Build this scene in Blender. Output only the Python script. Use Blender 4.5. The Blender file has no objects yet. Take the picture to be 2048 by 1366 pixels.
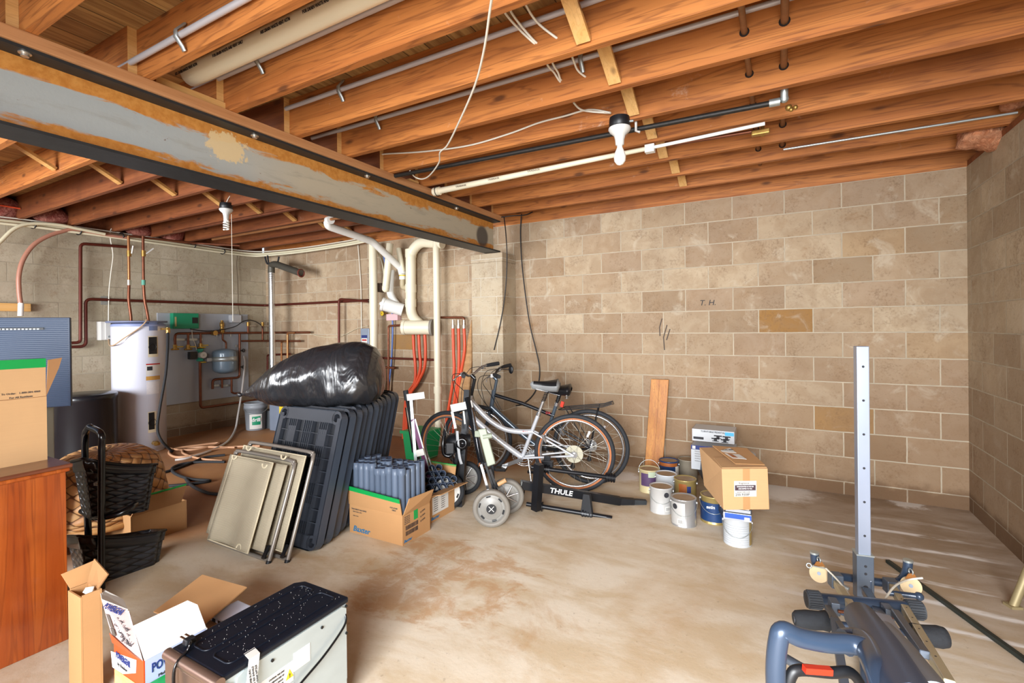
import bpy, bmesh, math, random
from math import sin, cos, pi, radians, sqrt, atan2
from mathutils import Vector, Matrix, Quaternion
random.seed(7)
R = random.random
def U(a, b): return a + (b - a) * random.random()

# ------------------------------------------------------------------ camera, daylight, exposure
FOC, YAW, CAMH, PIT, ROL, PCY = 966.72, .50488, 1.3971, .0031, .0115, 656.9
sc = bpy.context.scene
COL = sc.collection
cam_d = bpy.data.cameras.new('camera'); cam = bpy.data.objects.new('camera', cam_d); COL.objects.link(cam)
cam_d.sensor_width = 36.0; cam_d.sensor_fit = 'HORIZONTAL'
cam_d.lens = FOC / 2048 * 36; cam_d.shift_y = -(683 - PCY) / 2048
cam_d.clip_start = .02; cam_d.clip_end = 200
sc.camera = cam
def cam_axes():
    f = Vector((-sin(YAW), cos(YAW), 0)); r = Vector((cos(YAW), sin(YAW), 0)); d = Vector((0, 0, -1))
    d2 = d * cos(PIT) + f * 0 + f * (-sin(PIT)); f2 = f * cos(PIT) + d * sin(PIT)
    # image-plane roll
    r3 = r * cos(ROL) + d2 * sin(ROL); d3 = -r * sin(ROL) + d2 * cos(ROL)
    return r3, d3, f2
AR, AD, AF = cam_axes()
CP = Vector((0, 0, CAMH))
cam.matrix_world = Matrix(((AR.x, -AD.x, -AF.x, CP.x), (AR.y, -AD.y, -AF.y, CP.y), (AR.z, -AD.z, -AF.z, CP.z), (0, 0, 0, 1)))
def ray(u, v): return AR * ((u - 1024) / FOC) + AD * ((v - PCY) / FOC) + AF
def Zp(u, v, z=0.): d = ray(u, v); return CP + d * ((z - CAMH) / d.z)      # point of the view on a level plane
def Yp(u, v, y): d = ray(u, v); return CP + d * (y / d.y)                   # ... on a plane parallel to the back wall
def Xp(u, v, x): d = ray(u, v); return CP + d * (x / d.x)                   # ... on a plane parallel to the side walls
def Dp(u, v, dep): return CP + ray(u, v) * dep                               # ... at a given distance along the view

W = bpy.data.worlds.new('sky'); sc.world = W; W.use_nodes = True
wn = W.node_tree.nodes; wn['Background'].inputs[0].default_value = (.80, .88, 1.0, 1); wn['Background'].inputs[1].default_value = .75
def area(name, loc, target, sx, sy, power, col, spread=180):
    L = bpy.data.lights.new(name, 'AREA'); L.shape = 'RECTANGLE'; L.size = sx; L.size_y = sy; L.energy = power; L.color = col; L.spread = radians(spread)
    o = bpy.data.objects.new(name, L); COL.objects.link(o); o.location = loc
    o.rotation_euler = (Vector(target) - Vector(loc)).to_track_quat('-Z', 'Y').to_euler(); return o
# daylight from the open garage door behind the camera on the right
area('daylight_door_right', (.15, -2.0, 1.6), (-.7, 1.9, .0), 2.0, 1.6, 120, (.96, .98, 1), 105)
# low fill lamp added behind the camera to lift the joist undersides
area('ceiling_fill_light', (.3, -3.0, .05), (-.6, 1.6, 2.6), 3.2, 1.6, 80, (.96, .97, 1))
area('left_fill_light', (-4.6, -2.2, 1.4), (-5.2, 3.0, .4), 2.6, 1.5, 130, (.97, .98, 1), 110)  # unseen lamp put in to brighten the far left of the room
sc.view_settings.view_transform = 'Standard'; sc.view_settings.look = 'None'
sc.view_settings.gamma = 1; sc.view_settings.use_curve_mapping = False; sc.view_settings.exposure = 0.70

# ------------------------------------------------------------------ materials
MATS = {}
def nd(nt, t, **kw):
    n = nt.nodes.new(t)
    for k, v in kw.items(): setattr(n, k, v)
    return n
def base(name):
    m = bpy.data.materials.new(name); m.use_nodes = True; nt = m.node_tree; b = nt.nodes['Principled BSDF']; MATS[name] = m
    return m, nt, b
def C4(c): return (c[0], c[1], c[2], 1)
def S(h):   # sRGB hex to linear
    c = [int(h[i:i + 2], 16) / 255 for i in (0, 2, 4)]
    return tuple(x / 12.92 if x <= .04045 else ((x + .055) / 1.055) ** 2.4 for x in c)
def mat(name, col, rough=.5, metal=0., var=.12, scale=8., bump=0., coat=0., spec=.5, trans=0., alpha=1., stretch=None, emit=None):
    if name in MATS: return MATS[name]
    if isinstance(col, str): col = S(col)
    m, nt, b = base(name); L = nt.links
    b.inputs['Roughness'].default_value = rough; b.inputs['Metallic'].default_value = metal
    b.inputs['Specular IOR Level'].default_value = spec; b.inputs['Coat Weight'].default_value = coat
    b.inputs['Transmission Weight'].default_value = trans; b.inputs['Alpha'].default_value = alpha
    tc = nd(nt, 'ShaderNodeTexCoord'); n = nd(nt, 'ShaderNodeTexNoise'); n.inputs['Scale'].default_value = scale; n.inputs['Detail'].default_value = 5
    if stretch:
        mp = nd(nt, 'ShaderNodeMapping'); mp.inputs['Scale'].default_value = stretch; L.new(tc.outputs['Object'], mp.inputs[0]); L.new(mp.outputs[0], n.inputs['Vector'])
    else: L.new(tc.outputs['Object'], n.inputs['Vector'])
    mx = nd(nt, 'ShaderNodeMix', data_type='RGBA'); mx.inputs['A'].default_value = C4([x * (1 - var) for x in col]); mx.inputs['B'].default_value = C4([min(1, x * (1 + var)) for x in col])
    L.new(n.outputs['Fac'], mx.inputs['Factor']); L.new(mx.outputs['Result'], b.inputs['Base Color'])
    if bump:
        bp = nd(nt, 'ShaderNodeBump'); bp.inputs['Strength'].default_value = bump; bp.inputs['Distance'].default_value = .01
        L.new(n.outputs['Fac'], bp.inputs['Height']); L.new(bp.outputs[0], b.inputs['Normal'])
    if emit: b.inputs['Emission Color'].default_value = C4(emit); b.inputs['Emission Strength'].default_value = 1
    return m
def ramp(nt, stops, interp='LINEAR'):
    r = nd(nt, 'ShaderNodeValToRGB'); r.color_ramp.interpolation = interp; e = r.color_ramp.elements
    while len(e) < len(stops): e.new(.5)
    for i, (p, c) in enumerate(stops): e[i].position = p; e[i].color = C4(c if not isinstance(c, str) else S(c))
    return r
def noise(nt, vec, scale, detail=4, rough=.55, dist=0.):
    n = nd(nt, 'ShaderNodeTexNoise'); n.inputs['Scale'].default_value = scale; n.inputs['Detail'].default_value = detail
    n.inputs['Roughness'].default_value = rough; n.inputs['Distortion'].default_value = dist
    if vec is not None: nt.links.new(vec, n.inputs['Vector'])
    return n.outputs['Fac']
def mixc(nt, fac, a, b, mode='MIX'):
    m = nd(nt, 'ShaderNodeMix', data_type='RGBA', blend_type=mode); L = nt.links
    for s, x in (('Factor', fac), ('A', a), ('B', b)):
        if isinstance(x, (int, float)): m.inputs[s].default_value = x
        elif isinstance(x, (tuple, str)): m.inputs[s].default_value = C4(S(x) if isinstance(x, str) else x)
        else: L.new(x, m.inputs[s])
    return m.outputs['Result']
def mth(nt, op, a, b=0., c=None, clamp=False):
    m = nd(nt, 'ShaderNodeMath', operation=op); m.use_clamp = clamp
    for i, x in enumerate((a, b) if c is None else (a, b, c)):
        if isinstance(x, (int, float)): m.inputs[i].default_value = x
        else: nt.links.new(x, m.inputs[i])
    return m.outputs[0]
def sstep(nt, x, lo, hi):
    m = nd(nt, 'ShaderNodeMapRange', interpolation_type='SMOOTHSTEP'); nt.links.new(x, m.inputs[0]); m.inputs[1].default_value = lo; m.inputs[2].default_value = hi
    return m.outputs[0]
def bump(nt, b, h, s=.4, d=.01):
    bp = nd(nt, 'ShaderNodeBump'); bp.inputs['Strength'].default_value = s; bp.inputs['Distance'].default_value = d
    nt.links.new(h, bp.inputs['Height']); nt.links.new(bp.outputs[0], b.inputs['Normal'])
def geo(nt):
    g = nd(nt, 'ShaderNodeNewGeometry'); s = nd(nt, 'ShaderNodeSeparateXYZ'); nt.links.new(g.outputs['Position'], s.inputs[0]); return g.outputs['Position'], s.outputs
def comb(nt, x, y, z):
    c = nd(nt, 'ShaderNodeCombineXYZ')
    for i, q in enumerate((x, y, z)):
        if isinstance(q, (int, float)): c.inputs[i].default_value = q
        else: nt.links.new(q, c.inputs[i])
    return c.outputs[0]

def block_mat(name, axis, off, tones, mortar, warm):
    m, nt, b = base(name); L = nt.links; pos, xyz = geo(nt)
    h = mth(nt, 'ADD', xyz[0 if axis == 'x' else 1], off)
    z = mth(nt, 'ADD', xyz[2], .1016)
    wob = mth(nt, 'MULTIPLY', mth(nt, 'SUBTRACT', noise(nt, pos, 9, 3), .5), .006)
    v = comb(nt, mth(nt, 'ADD', h, wob), mth(nt, 'ADD', z, wob), 0)
    br = nd(nt, 'ShaderNodeTexBrick'); br.offset = .5; br.offset_frequency = 2
    L.new(v, br.inputs['Vector'])
    br.inputs['Color1'].default_value = (0, 0, 0, 1); br.inputs['Color2'].default_value = (1, 1, 1, 1); br.inputs['Mortar'].default_value = (.5, .5, .5, 1)
    for k, x in (('Scale', 1), ('Mortar Size', .0052), ('Mortar Smooth', .25), ('Bias', 0), ('Brick Width', .4064), ('Row Height', .2032)): br.inputs[k].default_value = x
    cr = ramp(nt, tones); L.new(br.outputs['Color'], cr.inputs[0])
    big = noise(nt, pos, 1.3, 4, .6); mid = noise(nt, pos, 7, 5, .65, .6); fine = noise(nt, pos, 60, 4, .7)
    c = mixc(nt, sstep(nt, mid, .35, .62), mixc(nt, .38, cr.outputs[0], warm), cr.outputs[0])
    c = mixc(nt, mth(nt, 'MULTIPLY', sstep(nt, noise(nt, pos, 4.5, 5, .6, 1.), .56, .72), .55), c, S('c9bda8'))
    c = mixc(nt, mth(nt, 'MULTIPLY', sstep(nt, noise(nt, pos, 3.2, 5, .7, .5), .60, .76), .5), c, S('8a6238'))
    c = mixc(nt, mth(nt, 'MULTIPLY', sstep(nt, mth(nt, 'ADD', mth(nt, 'MULTIPLY', fine, .6), mth(nt, 'MULTIPLY', noise(nt, pos, 5.5, 6, .75, .3), .6)), .60, .80), .5), c, S('6e543c'))
    c = mixc(nt, mth(nt, 'MULTIPLY', sstep(nt, big, .62, .38), .25), c, S('7d6a58'))
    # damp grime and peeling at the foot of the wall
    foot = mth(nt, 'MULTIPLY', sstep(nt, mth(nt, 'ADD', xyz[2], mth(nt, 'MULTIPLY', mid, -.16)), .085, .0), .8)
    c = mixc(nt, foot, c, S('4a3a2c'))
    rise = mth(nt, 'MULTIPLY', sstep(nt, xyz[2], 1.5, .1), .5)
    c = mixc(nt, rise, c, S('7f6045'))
    mo = mixc(nt, sstep(nt, mid, .3, .7), mortar, tuple(x * .78 for x in S(mortar)))
    c2 = mixc(nt, mth(nt, 'MULTIPLY', br.outputs['Fac'], mth(nt, 'SUBTRACT', 1., mth(nt, 'MULTIPLY', foot, .6))), c, mo)
    L.new(c2, b.inputs['Base Color']); b.inputs['Roughness'].default_value = .9; b.inputs['Specular IOR Level'].default_value = .2
    hgt = mth(nt, 'ADD', mth(nt, 'MULTIPLY', br.outputs['Fac'], -.6), mth(nt, 'ADD', mth(nt, 'MULTIPLY', fine, .3), mth(nt, 'MULTIPLY', mid, .5)))
    bump(nt, b, hgt, .55, .008); return m
block_mat('block_back', 'x', 2.392 + .2032, [(0, '978268'), (.3, 'a8927a'), (.6, 'b09b80'), (.90, 'bcaa90'), (.96, 'b09b80'), (.98, 'a8824e'), (1, '9a703a')], 'bfb29c', S('94785a'))
block_mat('block_left', 'y', -2.065, [(0, 'aca28c'), (.5, 'b6ad97'), (1, 'c0b7a3')], 'aea48f', S('a79b82'))
block_mat('block_right', 'y', 0, [(0, 'a8957c'), (.5, 'b8a68c'), (1, 'c4b49a')], 'b8ac96', S('a08a6c'))

def wood_mat(name, c1, c2, c3, grain=1., rough=.6, axis=0, ring=.35, knots=True, coat=0., scuff=.0):
    m, nt, b = base(name); L = nt.links; tc = nd(nt, 'ShaderNodeTexCoord'); oi = nd(nt, 'ShaderNodeObjectInfo')
    add = nd(nt, 'ShaderNodeVectorMath', operation='ADD'); L.new(tc.outputs['Object'], add.inputs[0])
    rv = comb(nt, mth(nt, 'MULTIPLY', oi.outputs['Random'], 37.), mth(nt, 'MULTIPLY', oi.outputs['Random'], 11.), mth(nt, 'MULTIPLY', oi.outputs['Random'], 23.)); L.new(rv, add.inputs[1])
    p = add.outputs[0]; sc_ = [14 * grain] * 3; sc_[axis] = .7 * grain
    mp = nd(nt, 'ShaderNodeMapping'); mp.inputs['Scale'].default_value = sc_; L.new(p, mp.inputs[0])
    n1 = noise(nt, mp.outputs[0], 1.0, 3, .5, .4)
    rings = mth(nt, 'FRACT', mth(nt, 'MULTIPLY', n1, 9.))
    rings = mth(nt, 'ABSOLUTE', mth(nt, 'SUBTRACT', rings, .5))
    n2 = noise(nt, mp.outputs[0], 5.0, 4, .6); n3 = noise(nt, p, 2.3, 3, .6)
    c = mixc(nt, sstep(nt, n1, .3, .7), c1, c2)
    c = mixc(nt, mth(nt, 'MULTIPLY', sstep(nt, rings, .30, .5), ring), c, c3)
    c = mixc(nt, mth(nt, 'MULTIPLY', sstep(nt, n2, .5, .75), .45), c, c3)
    c = mixc(nt, mth(nt, 'MULTIPLY', sstep(nt, n3, .5, .75), .35), c, c3)
    if knots:
        vo = nd(nt, 'ShaderNodeTexVoronoi'); vo.inputs['Scale'].default_value = 1
        s2 = [7.] * 3; s2[axis] = 2.6; mp2 = nd(nt, 'ShaderNodeMapping'); mp2.inputs['Scale'].default_value = s2; L.new(p, mp2.inputs[0]); L.new(mp2.outputs[0], vo.inputs['Vector'])
        k = mth(nt, 'MULTIPLY', sstep(nt, vo.outputs['Distance'], .16, .05), .75); c = mixc(nt, k, c, S('3f1e0e'))
    if scuff: c = mixc(nt, mth(nt, 'MULTIPLY', sstep(nt, noise(nt, p, 5, 6, .75, .3), .62, .78), scuff), c, S('d8c6b4'))
    L.new(c, b.inputs['Base Color']); b.inputs['Roughness'].default_value = rough; b.inputs['Coat Weight'].default_value = coat; b.inputs['Coat Roughness'].default_value = .12
    bump(nt, b, mth(nt, 'ADD', n1, n2), .12, .004); return m
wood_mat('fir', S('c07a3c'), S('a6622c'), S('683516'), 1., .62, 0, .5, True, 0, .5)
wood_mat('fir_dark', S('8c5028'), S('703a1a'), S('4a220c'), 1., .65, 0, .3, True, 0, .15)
wood_mat('pine', S('e2b678'), S('d8a763'), S('b98548'), 1.2, .6, 1, .3, True)
wood_mat('pine_x', S('c89a5c'), S('b98648'), S('94622c'), 1.2, .6, 0, .3, True)
wood_mat('plate_wood', S('bc8a5e'), S('ac784c'), S('8a5834'), 1.2, .6, 1, .25, False)
wood_mat('mahogany', S('b05c22'), S('8c3c12'), S('5e200a'), .8, .28, 2, .38, False, .5)
wood_mat('mahogany_top', S('7a4630'), S('6b3a26'), S('4a2418'), .8, .3, 1, .3, False, .4)
wood_mat('lath', S('c68636'), S('b4702a'), S('8a4c1c'), 2., .45, 2, .4, False, .1)
wood_mat('raw_wood', S('c49a6c'), S('ad8458'), S('8a6844'), 2., .6, 0, .2, False)

def board_mat():    # the plank subfloor seen from below
    m, nt, b = base('subfloor'); L = nt.links; pos, xyz = geo(nt)
    wob = mth(nt, 'MULTIPLY', noise(nt, pos, 3, 2), .01)
    ax = mth(nt, 'ADD', xyz[0], wob)
    f = mth(nt, 'FRACT', mth(nt, 'DIVIDE', ax, .14)); i = mth(nt, 'FLOOR', mth(nt, 'DIVIDE', ax, .14))
    wn_ = nd(nt, 'ShaderNodeTexWhiteNoise', noise_dimensions='1D'); L.new(i, wn_.inputs['W'])
    mp = nd(nt, 'ShaderNodeMapping'); mp.inputs['Scale'].default_value = (20, 1.2, 1); L.new(pos, mp.inputs[0])
    g = noise(nt, mp.outputs[0], 1.6, 5, .65, .6)
    c = mixc(nt, sstep(nt, g, .3, .7), S('8a6236'), S('c09a60')); c = mixc(nt, mth(nt, 'MULTIPLY', wn_.outputs['Value'], .5), c, S('6f4c2c'))
    gap = sstep(nt, mth(nt, 'ABSOLUTE', mth(nt, 'SUBTRACT', f, .5)), .47, .5); c = mixc(nt, gap, c, S('1c0f08'))
    L.new(c, b.inputs['Base Color']); b.inputs['Roughness'].default_value = .75; bump(nt, b, mth(nt, 'SUBTRACT', g, gap), .4); return m
board_mat()

def floor_mat():
    m, nt, b = base('concrete_floor'); L = nt.links; pos, xyz = geo(nt); X, Y = xyz[0], xyz[1]
    big = noise(nt, pos, .8, 5, .6, .8); mpf = nd(nt, 'ShaderNodeMapping'); mpf.inputs['Scale'].default_value = (.8, 1.7, 1); L.new(pos, mpf.inputs[0]); mid = noise(nt, mpf.outputs[0], 2.2, 7, .68, .35); fine = noise(nt, pos, 38, 4, .7)
    c = mixc(nt, sstep(nt, mid, .36, .62), S('c6b193'), S('d9ccb8'))
    c = mixc(nt, mth(nt, 'MULTIPLY', sstep(nt, big, .46, .68), .5), c, S('b99b76'))
    c = mixc(nt, mth(nt, 'MULTIPLY', sstep(nt, noise(nt, pos, 1.7, 7, .72, .5), .54, .70), .5), c, S('b58e62'))
    # damp brown half of the cellar, under and beyond the beam
    edge = mth(nt, 'ADD', mth(nt, 'ADD', mth(nt, 'MULTIPLY', X, -1.), mth(nt, 'MULTIPLY', mth(nt, 'SUBTRACT', Y, 1.8), .5)), mth(nt, 'MULTIPLY', mid, .6))
    c = mixc(nt, mth(nt, 'MULTIPLY', sstep(nt, edge, 3.42, 4.0), .9), c, mixc(nt, sstep(nt, big, .3, .7), S('7c4a26'), S('a06c3c')))
    # grey-brown zone along the right-hand walls
    rz = mth(nt, 'ADD', mth(nt, 'ADD', mth(nt, 'MULTIPLY', X, .8), mth(nt, 'MULTIPLY', Y, .55)), mth(nt, 'MULTIPLY', mid, .8))
    c = mixc(nt, mth(nt, 'MULTIPLY', sstep(nt, rz, 2.0, 3.3), .8), c, mixc(nt, sstep(nt, mid, .35, .65), S('826c58'), S('a39080')))
    # rust coloured ring stains in front of the folded chairs
    rs = nd(nt, 'ShaderNodeVectorMath', operation='DISTANCE'); L.new(pos, rs.inputs[0]); rs.inputs[1].default_value = (-1.65, 2.15, 0)
    d = mth(nt, 'ADD', rs.outputs['Value'], mth(nt, 'MULTIPLY', mth(nt, 'SUBTRACT', mid, .5), 1.2))
    c = mixc(nt, mth(nt, 'MULTIPLY', mth(nt, 'MULTIPLY', sstep(nt, d, .52, .40), sstep(nt, noise(nt, pos, 6, 6, .7, .4), .40, .58)), .6), c, S('b58658'))
    c = mixc(nt, mth(nt, 'MULTIPLY', sstep(nt, fine, .6, .72), .3), c, S('6a5038'))
    # sunlight streaks painted in white across the slab near the right corner
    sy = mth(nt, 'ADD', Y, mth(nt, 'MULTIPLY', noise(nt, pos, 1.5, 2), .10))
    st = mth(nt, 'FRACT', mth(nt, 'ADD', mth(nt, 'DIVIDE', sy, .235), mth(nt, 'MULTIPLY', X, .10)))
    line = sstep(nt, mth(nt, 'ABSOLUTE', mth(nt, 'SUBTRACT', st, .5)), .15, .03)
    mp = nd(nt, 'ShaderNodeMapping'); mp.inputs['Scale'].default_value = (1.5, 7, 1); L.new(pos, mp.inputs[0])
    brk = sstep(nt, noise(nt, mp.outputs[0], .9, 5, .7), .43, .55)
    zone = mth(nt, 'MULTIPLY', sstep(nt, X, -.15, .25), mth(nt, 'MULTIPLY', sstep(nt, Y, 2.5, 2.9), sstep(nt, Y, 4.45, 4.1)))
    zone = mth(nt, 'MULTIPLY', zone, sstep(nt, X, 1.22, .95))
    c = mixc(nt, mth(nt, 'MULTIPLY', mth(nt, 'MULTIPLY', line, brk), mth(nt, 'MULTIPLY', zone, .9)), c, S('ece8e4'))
    # white lime powder spilled at the foot of the back wall
    for px, py, r in ((-.02, 4.60, .34), (-1.28, 4.40, .20), (.85, 4.72, .14)):
        q = nd(nt, 'ShaderNodeVectorMath', operation='DISTANCE'); L.new(pos, q.inputs[0]); q.inputs[1].default_value = (px, py, 0)
        dd = mth(nt, 'ADD', q.outputs['Value'], mth(nt, 'MULTIPLY', mth(nt, 'SUBTRACT', noise(nt, pos, 9, 6, .75), .5), .35))
        c = mixc(nt, mth(nt, 'MULTIPLY', sstep(nt, dd, r, r * .45), .85), c, S('e6e2dc'))
    L.new(c, b.inputs['Base Color']); b.inputs['Roughness'].default_value = .55; L.new(mth(nt, 'ADD', .42, mth(nt, 'MULTIPLY', mid, .35)), b.inputs['Roughness'])
    b.inputs['Specular IOR Level'].default_value = .35; bump(nt, b, mth(nt, 'ADD', fine, mid), .12, .006); return m
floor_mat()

def steel_mat():
    m, nt, b = base('beam_steel'); L = nt.links; pos, xyz = geo(nt); Y, Z = xyz[1], xyz[2]
    mp = nd(nt, 'ShaderNodeMapping'); mp.inputs['Scale'].default_value = (1, 1, 5); L.new(pos, mp.inputs[0])
    n = noise(nt, mp.outputs[0], 3, 6, .7, .5); n2 = noise(nt, pos, 26, 4, .7); n3 = noise(nt, pos, 1.3, 3)
    g = mixc(nt, sstep(nt, mth(nt, 'ADD', Y, mth(nt, 'MULTIPLY', n3, .8)), 1.7, 2.6), S('a6aeae'), S('b9b09a')); g = mixc(nt, mth(nt, 'MULTIPLY', sstep(nt, n, .5, .7), .4), g, S('8f8c82'))
    dz = mth(nt, 'ABSOLUTE', mth(nt, 'SUBTRACT', Z, 2.357))
    rust = sstep(nt, mth(nt, 'ADD', dz, mth(nt, 'MULTIPLY', mth(nt, 'SUBTRACT', n, .5), .20)), .075, .10)
    rc = mixc(nt, sstep(nt, n2, .3, .7), S('b9772f'), S('cf9146'))
    c = mixc(nt, rust, g, rc)
    tan = nd(nt, 'ShaderNodeVectorMath', operation='DISTANCE'); L.new(comb(nt, 0, mth(nt, 'MULTIPLY', Y, .7), Z), tan.inputs[0]); tan.inputs[1].default_value = (0, 1.12, 2.415)
    c = mixc(nt, mth(nt, 'MULTIPLY', sstep(nt, mth(nt, 'ADD', tan.outputs['Value'], mth(nt, 'MULTIPLY', mth(nt, 'SUBTRACT', n2, .5), .15)), .085, .07), .9), c, S('dcc494'))
    dk = nd(nt, 'ShaderNodeVectorMath', operation='DISTANCE'); L.new(pos, dk.inputs[0]); dk.inputs[1].default_value = (-2.7, 4.25, 2.34)
    c = mixc(nt, mth(nt, 'MULTIPLY', sstep(nt, dk.outputs['Value'], .13, .09), .85), c, S('3f3a3a'))
    c = mixc(nt, mth(nt, 'MULTIPLY', sstep(nt, n2, .68, .74), .6), c, S('6e4a2a'))
    L.new(c, b.inputs['Base Color']); b.inputs['Roughness'].default_value = .65; b.inputs['Metallic'].default_value = .15; bump(nt, b, n2, .2, .004); return m
steel_mat()
mat('flange_steel', '34383b', .5, .5, .3, 14, .1)

def cardboard(name, col):
    m, nt, b = base(name); L = nt.links; tc = nd(nt, 'ShaderNodeTexCoord'); p = tc.outputs['Object']
    mp = nd(nt, 'ShaderNodeMapping'); mp.inputs['Scale'].default_value = (1, 1, 90); L.new(p, mp.inputs[0])
    n = noise(nt, p, 5, 4); st = noise(nt, mp.outputs[0], 2, 2)
    c = mixc(nt, n, tuple(x * .9 for x in S(col)), tuple(min(1, x * 1.08) for x in S(col))); c = mixc(nt, mth(nt, 'MULTIPLY', st, .12), c, (.3, .18, .09))
    L.new(c, b.inputs['Base Color']); b.inputs['Roughness'].default_value = .85; bump(nt, b, mth(nt, 'ADD', n, mth(nt, 'MULTIPLY', st, .5)), .15, .003)
cardboard('cardboard', 'ba8c5c'); cardboard('cardboard_tan', 'cca274'); cardboard('cardboard_in', 'a0744a'); cardboard('cardboard_pale', 'c8a072')

def M(n): return MATS[n] if isinstance(n, str) else n

# ------------------------------------------------------------------ mesh building
class MB:
    def __init__(s): s.v = []; s.f = []; s.m = []; s.s = []; s.mi = 0; s.sm = False
    def add(s, vs, fs, smooth=False):
        o = len(s.v); s.v += [Vector(v) for v in vs]
        for f in fs: s.f.append([i + o for i in f]); s.m.append(s.mi); s.s.append(smooth)
        return s
    def mat(s, i): s.mi = i; return s
    def box(s, c, d, rot=None, ax=None):
        x, y, z = d[0] / 2, d[1] / 2, d[2] / 2
        vs = [Vector((a, b_, e)) for e in (-z, z) for (a, b_) in ((-x, -y), (x, -y), (x, y), (-x, y))]
        if rot is not None:
            if not isinstance(rot, (Matrix, Quaternion)): rot = Matrix.Rotation(rot, 3, ax or 'Z')
            vs = [rot @ v for v in vs]
        c = Vector(c); return s.add([v + c for v in vs], [(0, 3, 2, 1), (4, 5, 6, 7), (0, 1, 5, 4), (1, 2, 6, 5), (2, 3, 7, 6), (3, 0, 4, 7)])
    def bb(s, a, b): a = Vector(a); b = Vector(b); return s.box((a + b) / 2, [abs(b[i] - a[i]) for i in range(3)])
    def hexa(s, q0, q1):   # two quads
        return s.add(list(q0) + list(q1), [(0, 3, 2, 1), (4, 5, 6, 7), (0, 1, 5, 4), (1, 2, 6, 5), (2, 3, 7, 6), (3, 0, 4, 7)])
    def slab(s, pts, th):   # planar polygon thickened along its normal
        pts = [Vector(p) for p in pts]; n = Vector((0, 0, 0)); k = len(pts)
        for i in range(k): n += pts[i].cross(pts[(i + 1) % k])
        n.normalize(); q = [p + n * th for p in pts]
        return s.add(pts + q, [tuple(range(k))[::-1], tuple(range(k, 2 * k))] + [(i, (i + 1) % k, (i + 1) % k + k, i + k) for i in range(k)])
    def frames(s, pts, closed=False):
        pts = [Vector(p) for p in pts]; n = len(pts); T = []
        for i in range(n):
            a = pts[i - 1] if (i > 0 or closed) else pts[0]; b = pts[(i + 1) % n] if (i < n - 1 or closed) else pts[-1]
            t = b - a; T.append(t.normalized() if t.length > 1e-9 else Vector((0, 0, 1)))
        u = Vector((0, 0, 1)) if abs(T[0].z) < .9 else Vector((1, 0, 0)); u = (u - T[0] * u.dot(T[0])).normalized(); F = []
        for i in range(n):
            if i: q = T[i - 1].rotation_difference(T[i]); u = q @ u; u = (u - T[i] * u.dot(T[i])).normalized()
            F.append((u.copy(), T[i].cross(u)))
        return pts, T, F
    def tube(s, pts, r, seg=10, closed=False, cap=True, flat=None, rs=None):
        pts, T, F = s.frames(pts, closed); n = len(pts); vs = []
        for i in range(n):
            rr = rs[i] if rs else r; u, w = F[i]
            for k in range(seg):
                a = 2 * pi * k / seg; vs.append(pts[i] + u * (cos(a) * rr) + w * (sin(a) * rr * (flat or 1)))
        fs = []
        for i in range(n if closed else n - 1):
            j = (i + 1) % n
            for k in range(seg): fs.append((i * seg + k, i * seg + (k + 1) % seg, j * seg + (k + 1) % seg, j * seg + k))
        s.add(vs, fs, True)
        if cap and not closed: s.add([vs[k] for k in range(seg)], [tuple(range(seg))[::-1]]); s.add([vs[(n - 1) * seg + k] for k in range(seg)], [tuple(range(seg))])
        return s
    def bar(s, a, b, w, h=None, up=(0, 0, 1)):   # rectangular bar from a to b
        a = Vector(a); b = Vector(b); t = (b - a).normalized(); up = Vector(up)
        if abs(t.dot(up)) > .99: up = Vector((1, 0, 0))
        x = t.cross(up).normalized(); y = x.cross(t); h = h or w
        q = [x * (i * w / 2) + y * (j * h / 2) for i, j in ((-1, -1), (1, -1), (1, 1), (-1, 1))]
        return s.hexa([a + k for k in q], [b + k for k in q])
    def cyl(s, a, b, r, r2=None, seg=20, cap=True): return s.tube([a, b], r, seg, cap=cap, rs=[r, r if r2 is None else r2])
    def lathe(s, prof, o=(0, 0, 0), seg=28, ax=None, smooth=True):   # prof (r,z)
        o = Vector(o); vs = []; q = Vector((0, 0, 1)).rotation_difference(Vector(ax).normalized()) if ax else Quaternion()
        for r, z in prof:
            for k in range(seg): a = 2 * pi * k / seg; vs.append(o + q @ Vector((r * cos(a), r * sin(a), z)))
        fs = [(i * seg + k, i * seg + (k + 1) % seg, (i + 1) * seg + (k + 1) % seg, (i + 1) * seg + k) for i in range(len(prof) - 1) for k in range(seg)]
        s.add(vs, fs, smooth)
        if prof[0][0] > 1e-5: s.add([vs[k] for k in range(seg)], [tuple(range(seg))[::-1]])
        if prof[-1][0] > 1e-5: n = len(prof) - 1; s.add([vs[n * seg + k] for k in range(seg)], [tuple(range(seg))])
        return s
    def torus(s, c, ax, R_, r, seg=48, sg=10, flat=None):
        q = Vector((0, 0, 1)).rotation_difference(Vector(ax).normalized()); c = Vector(c)
        return s.tube([c + q @ Vector((R_ * cos(2 * pi * i / seg), R_ * sin(2 * pi * i / seg), 0)) for i in range(seg)], r, sg, closed=True, flat=flat)
    def ball(s, c, r, seg=16, sq=(1, 1, 1)):
        c = Vector(c); n = seg // 2; vs = [c + Vector((0, 0, -r * sq[2]))]
        for i in range(1, n):
            t = pi * i / n
            for k in range(seg): a = 2 * pi * k / seg; vs.append(c + Vector((sin(t) * cos(a) * r * sq[0], sin(t) * sin(a) * r * sq[1], -cos(t) * r * sq[2])))
        vs.append(c + Vector((0, 0, r * sq[2]))); fs = [(0, 1 + (k + 1) % seg, 1 + k) for k in range(seg)]
        for i in range(n - 2):
            for k in range(seg): a = 1 + i * seg; fs.append((a + k, a + (k + 1) % seg, a + seg + (k + 1) % seg, a + seg + k))
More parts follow.
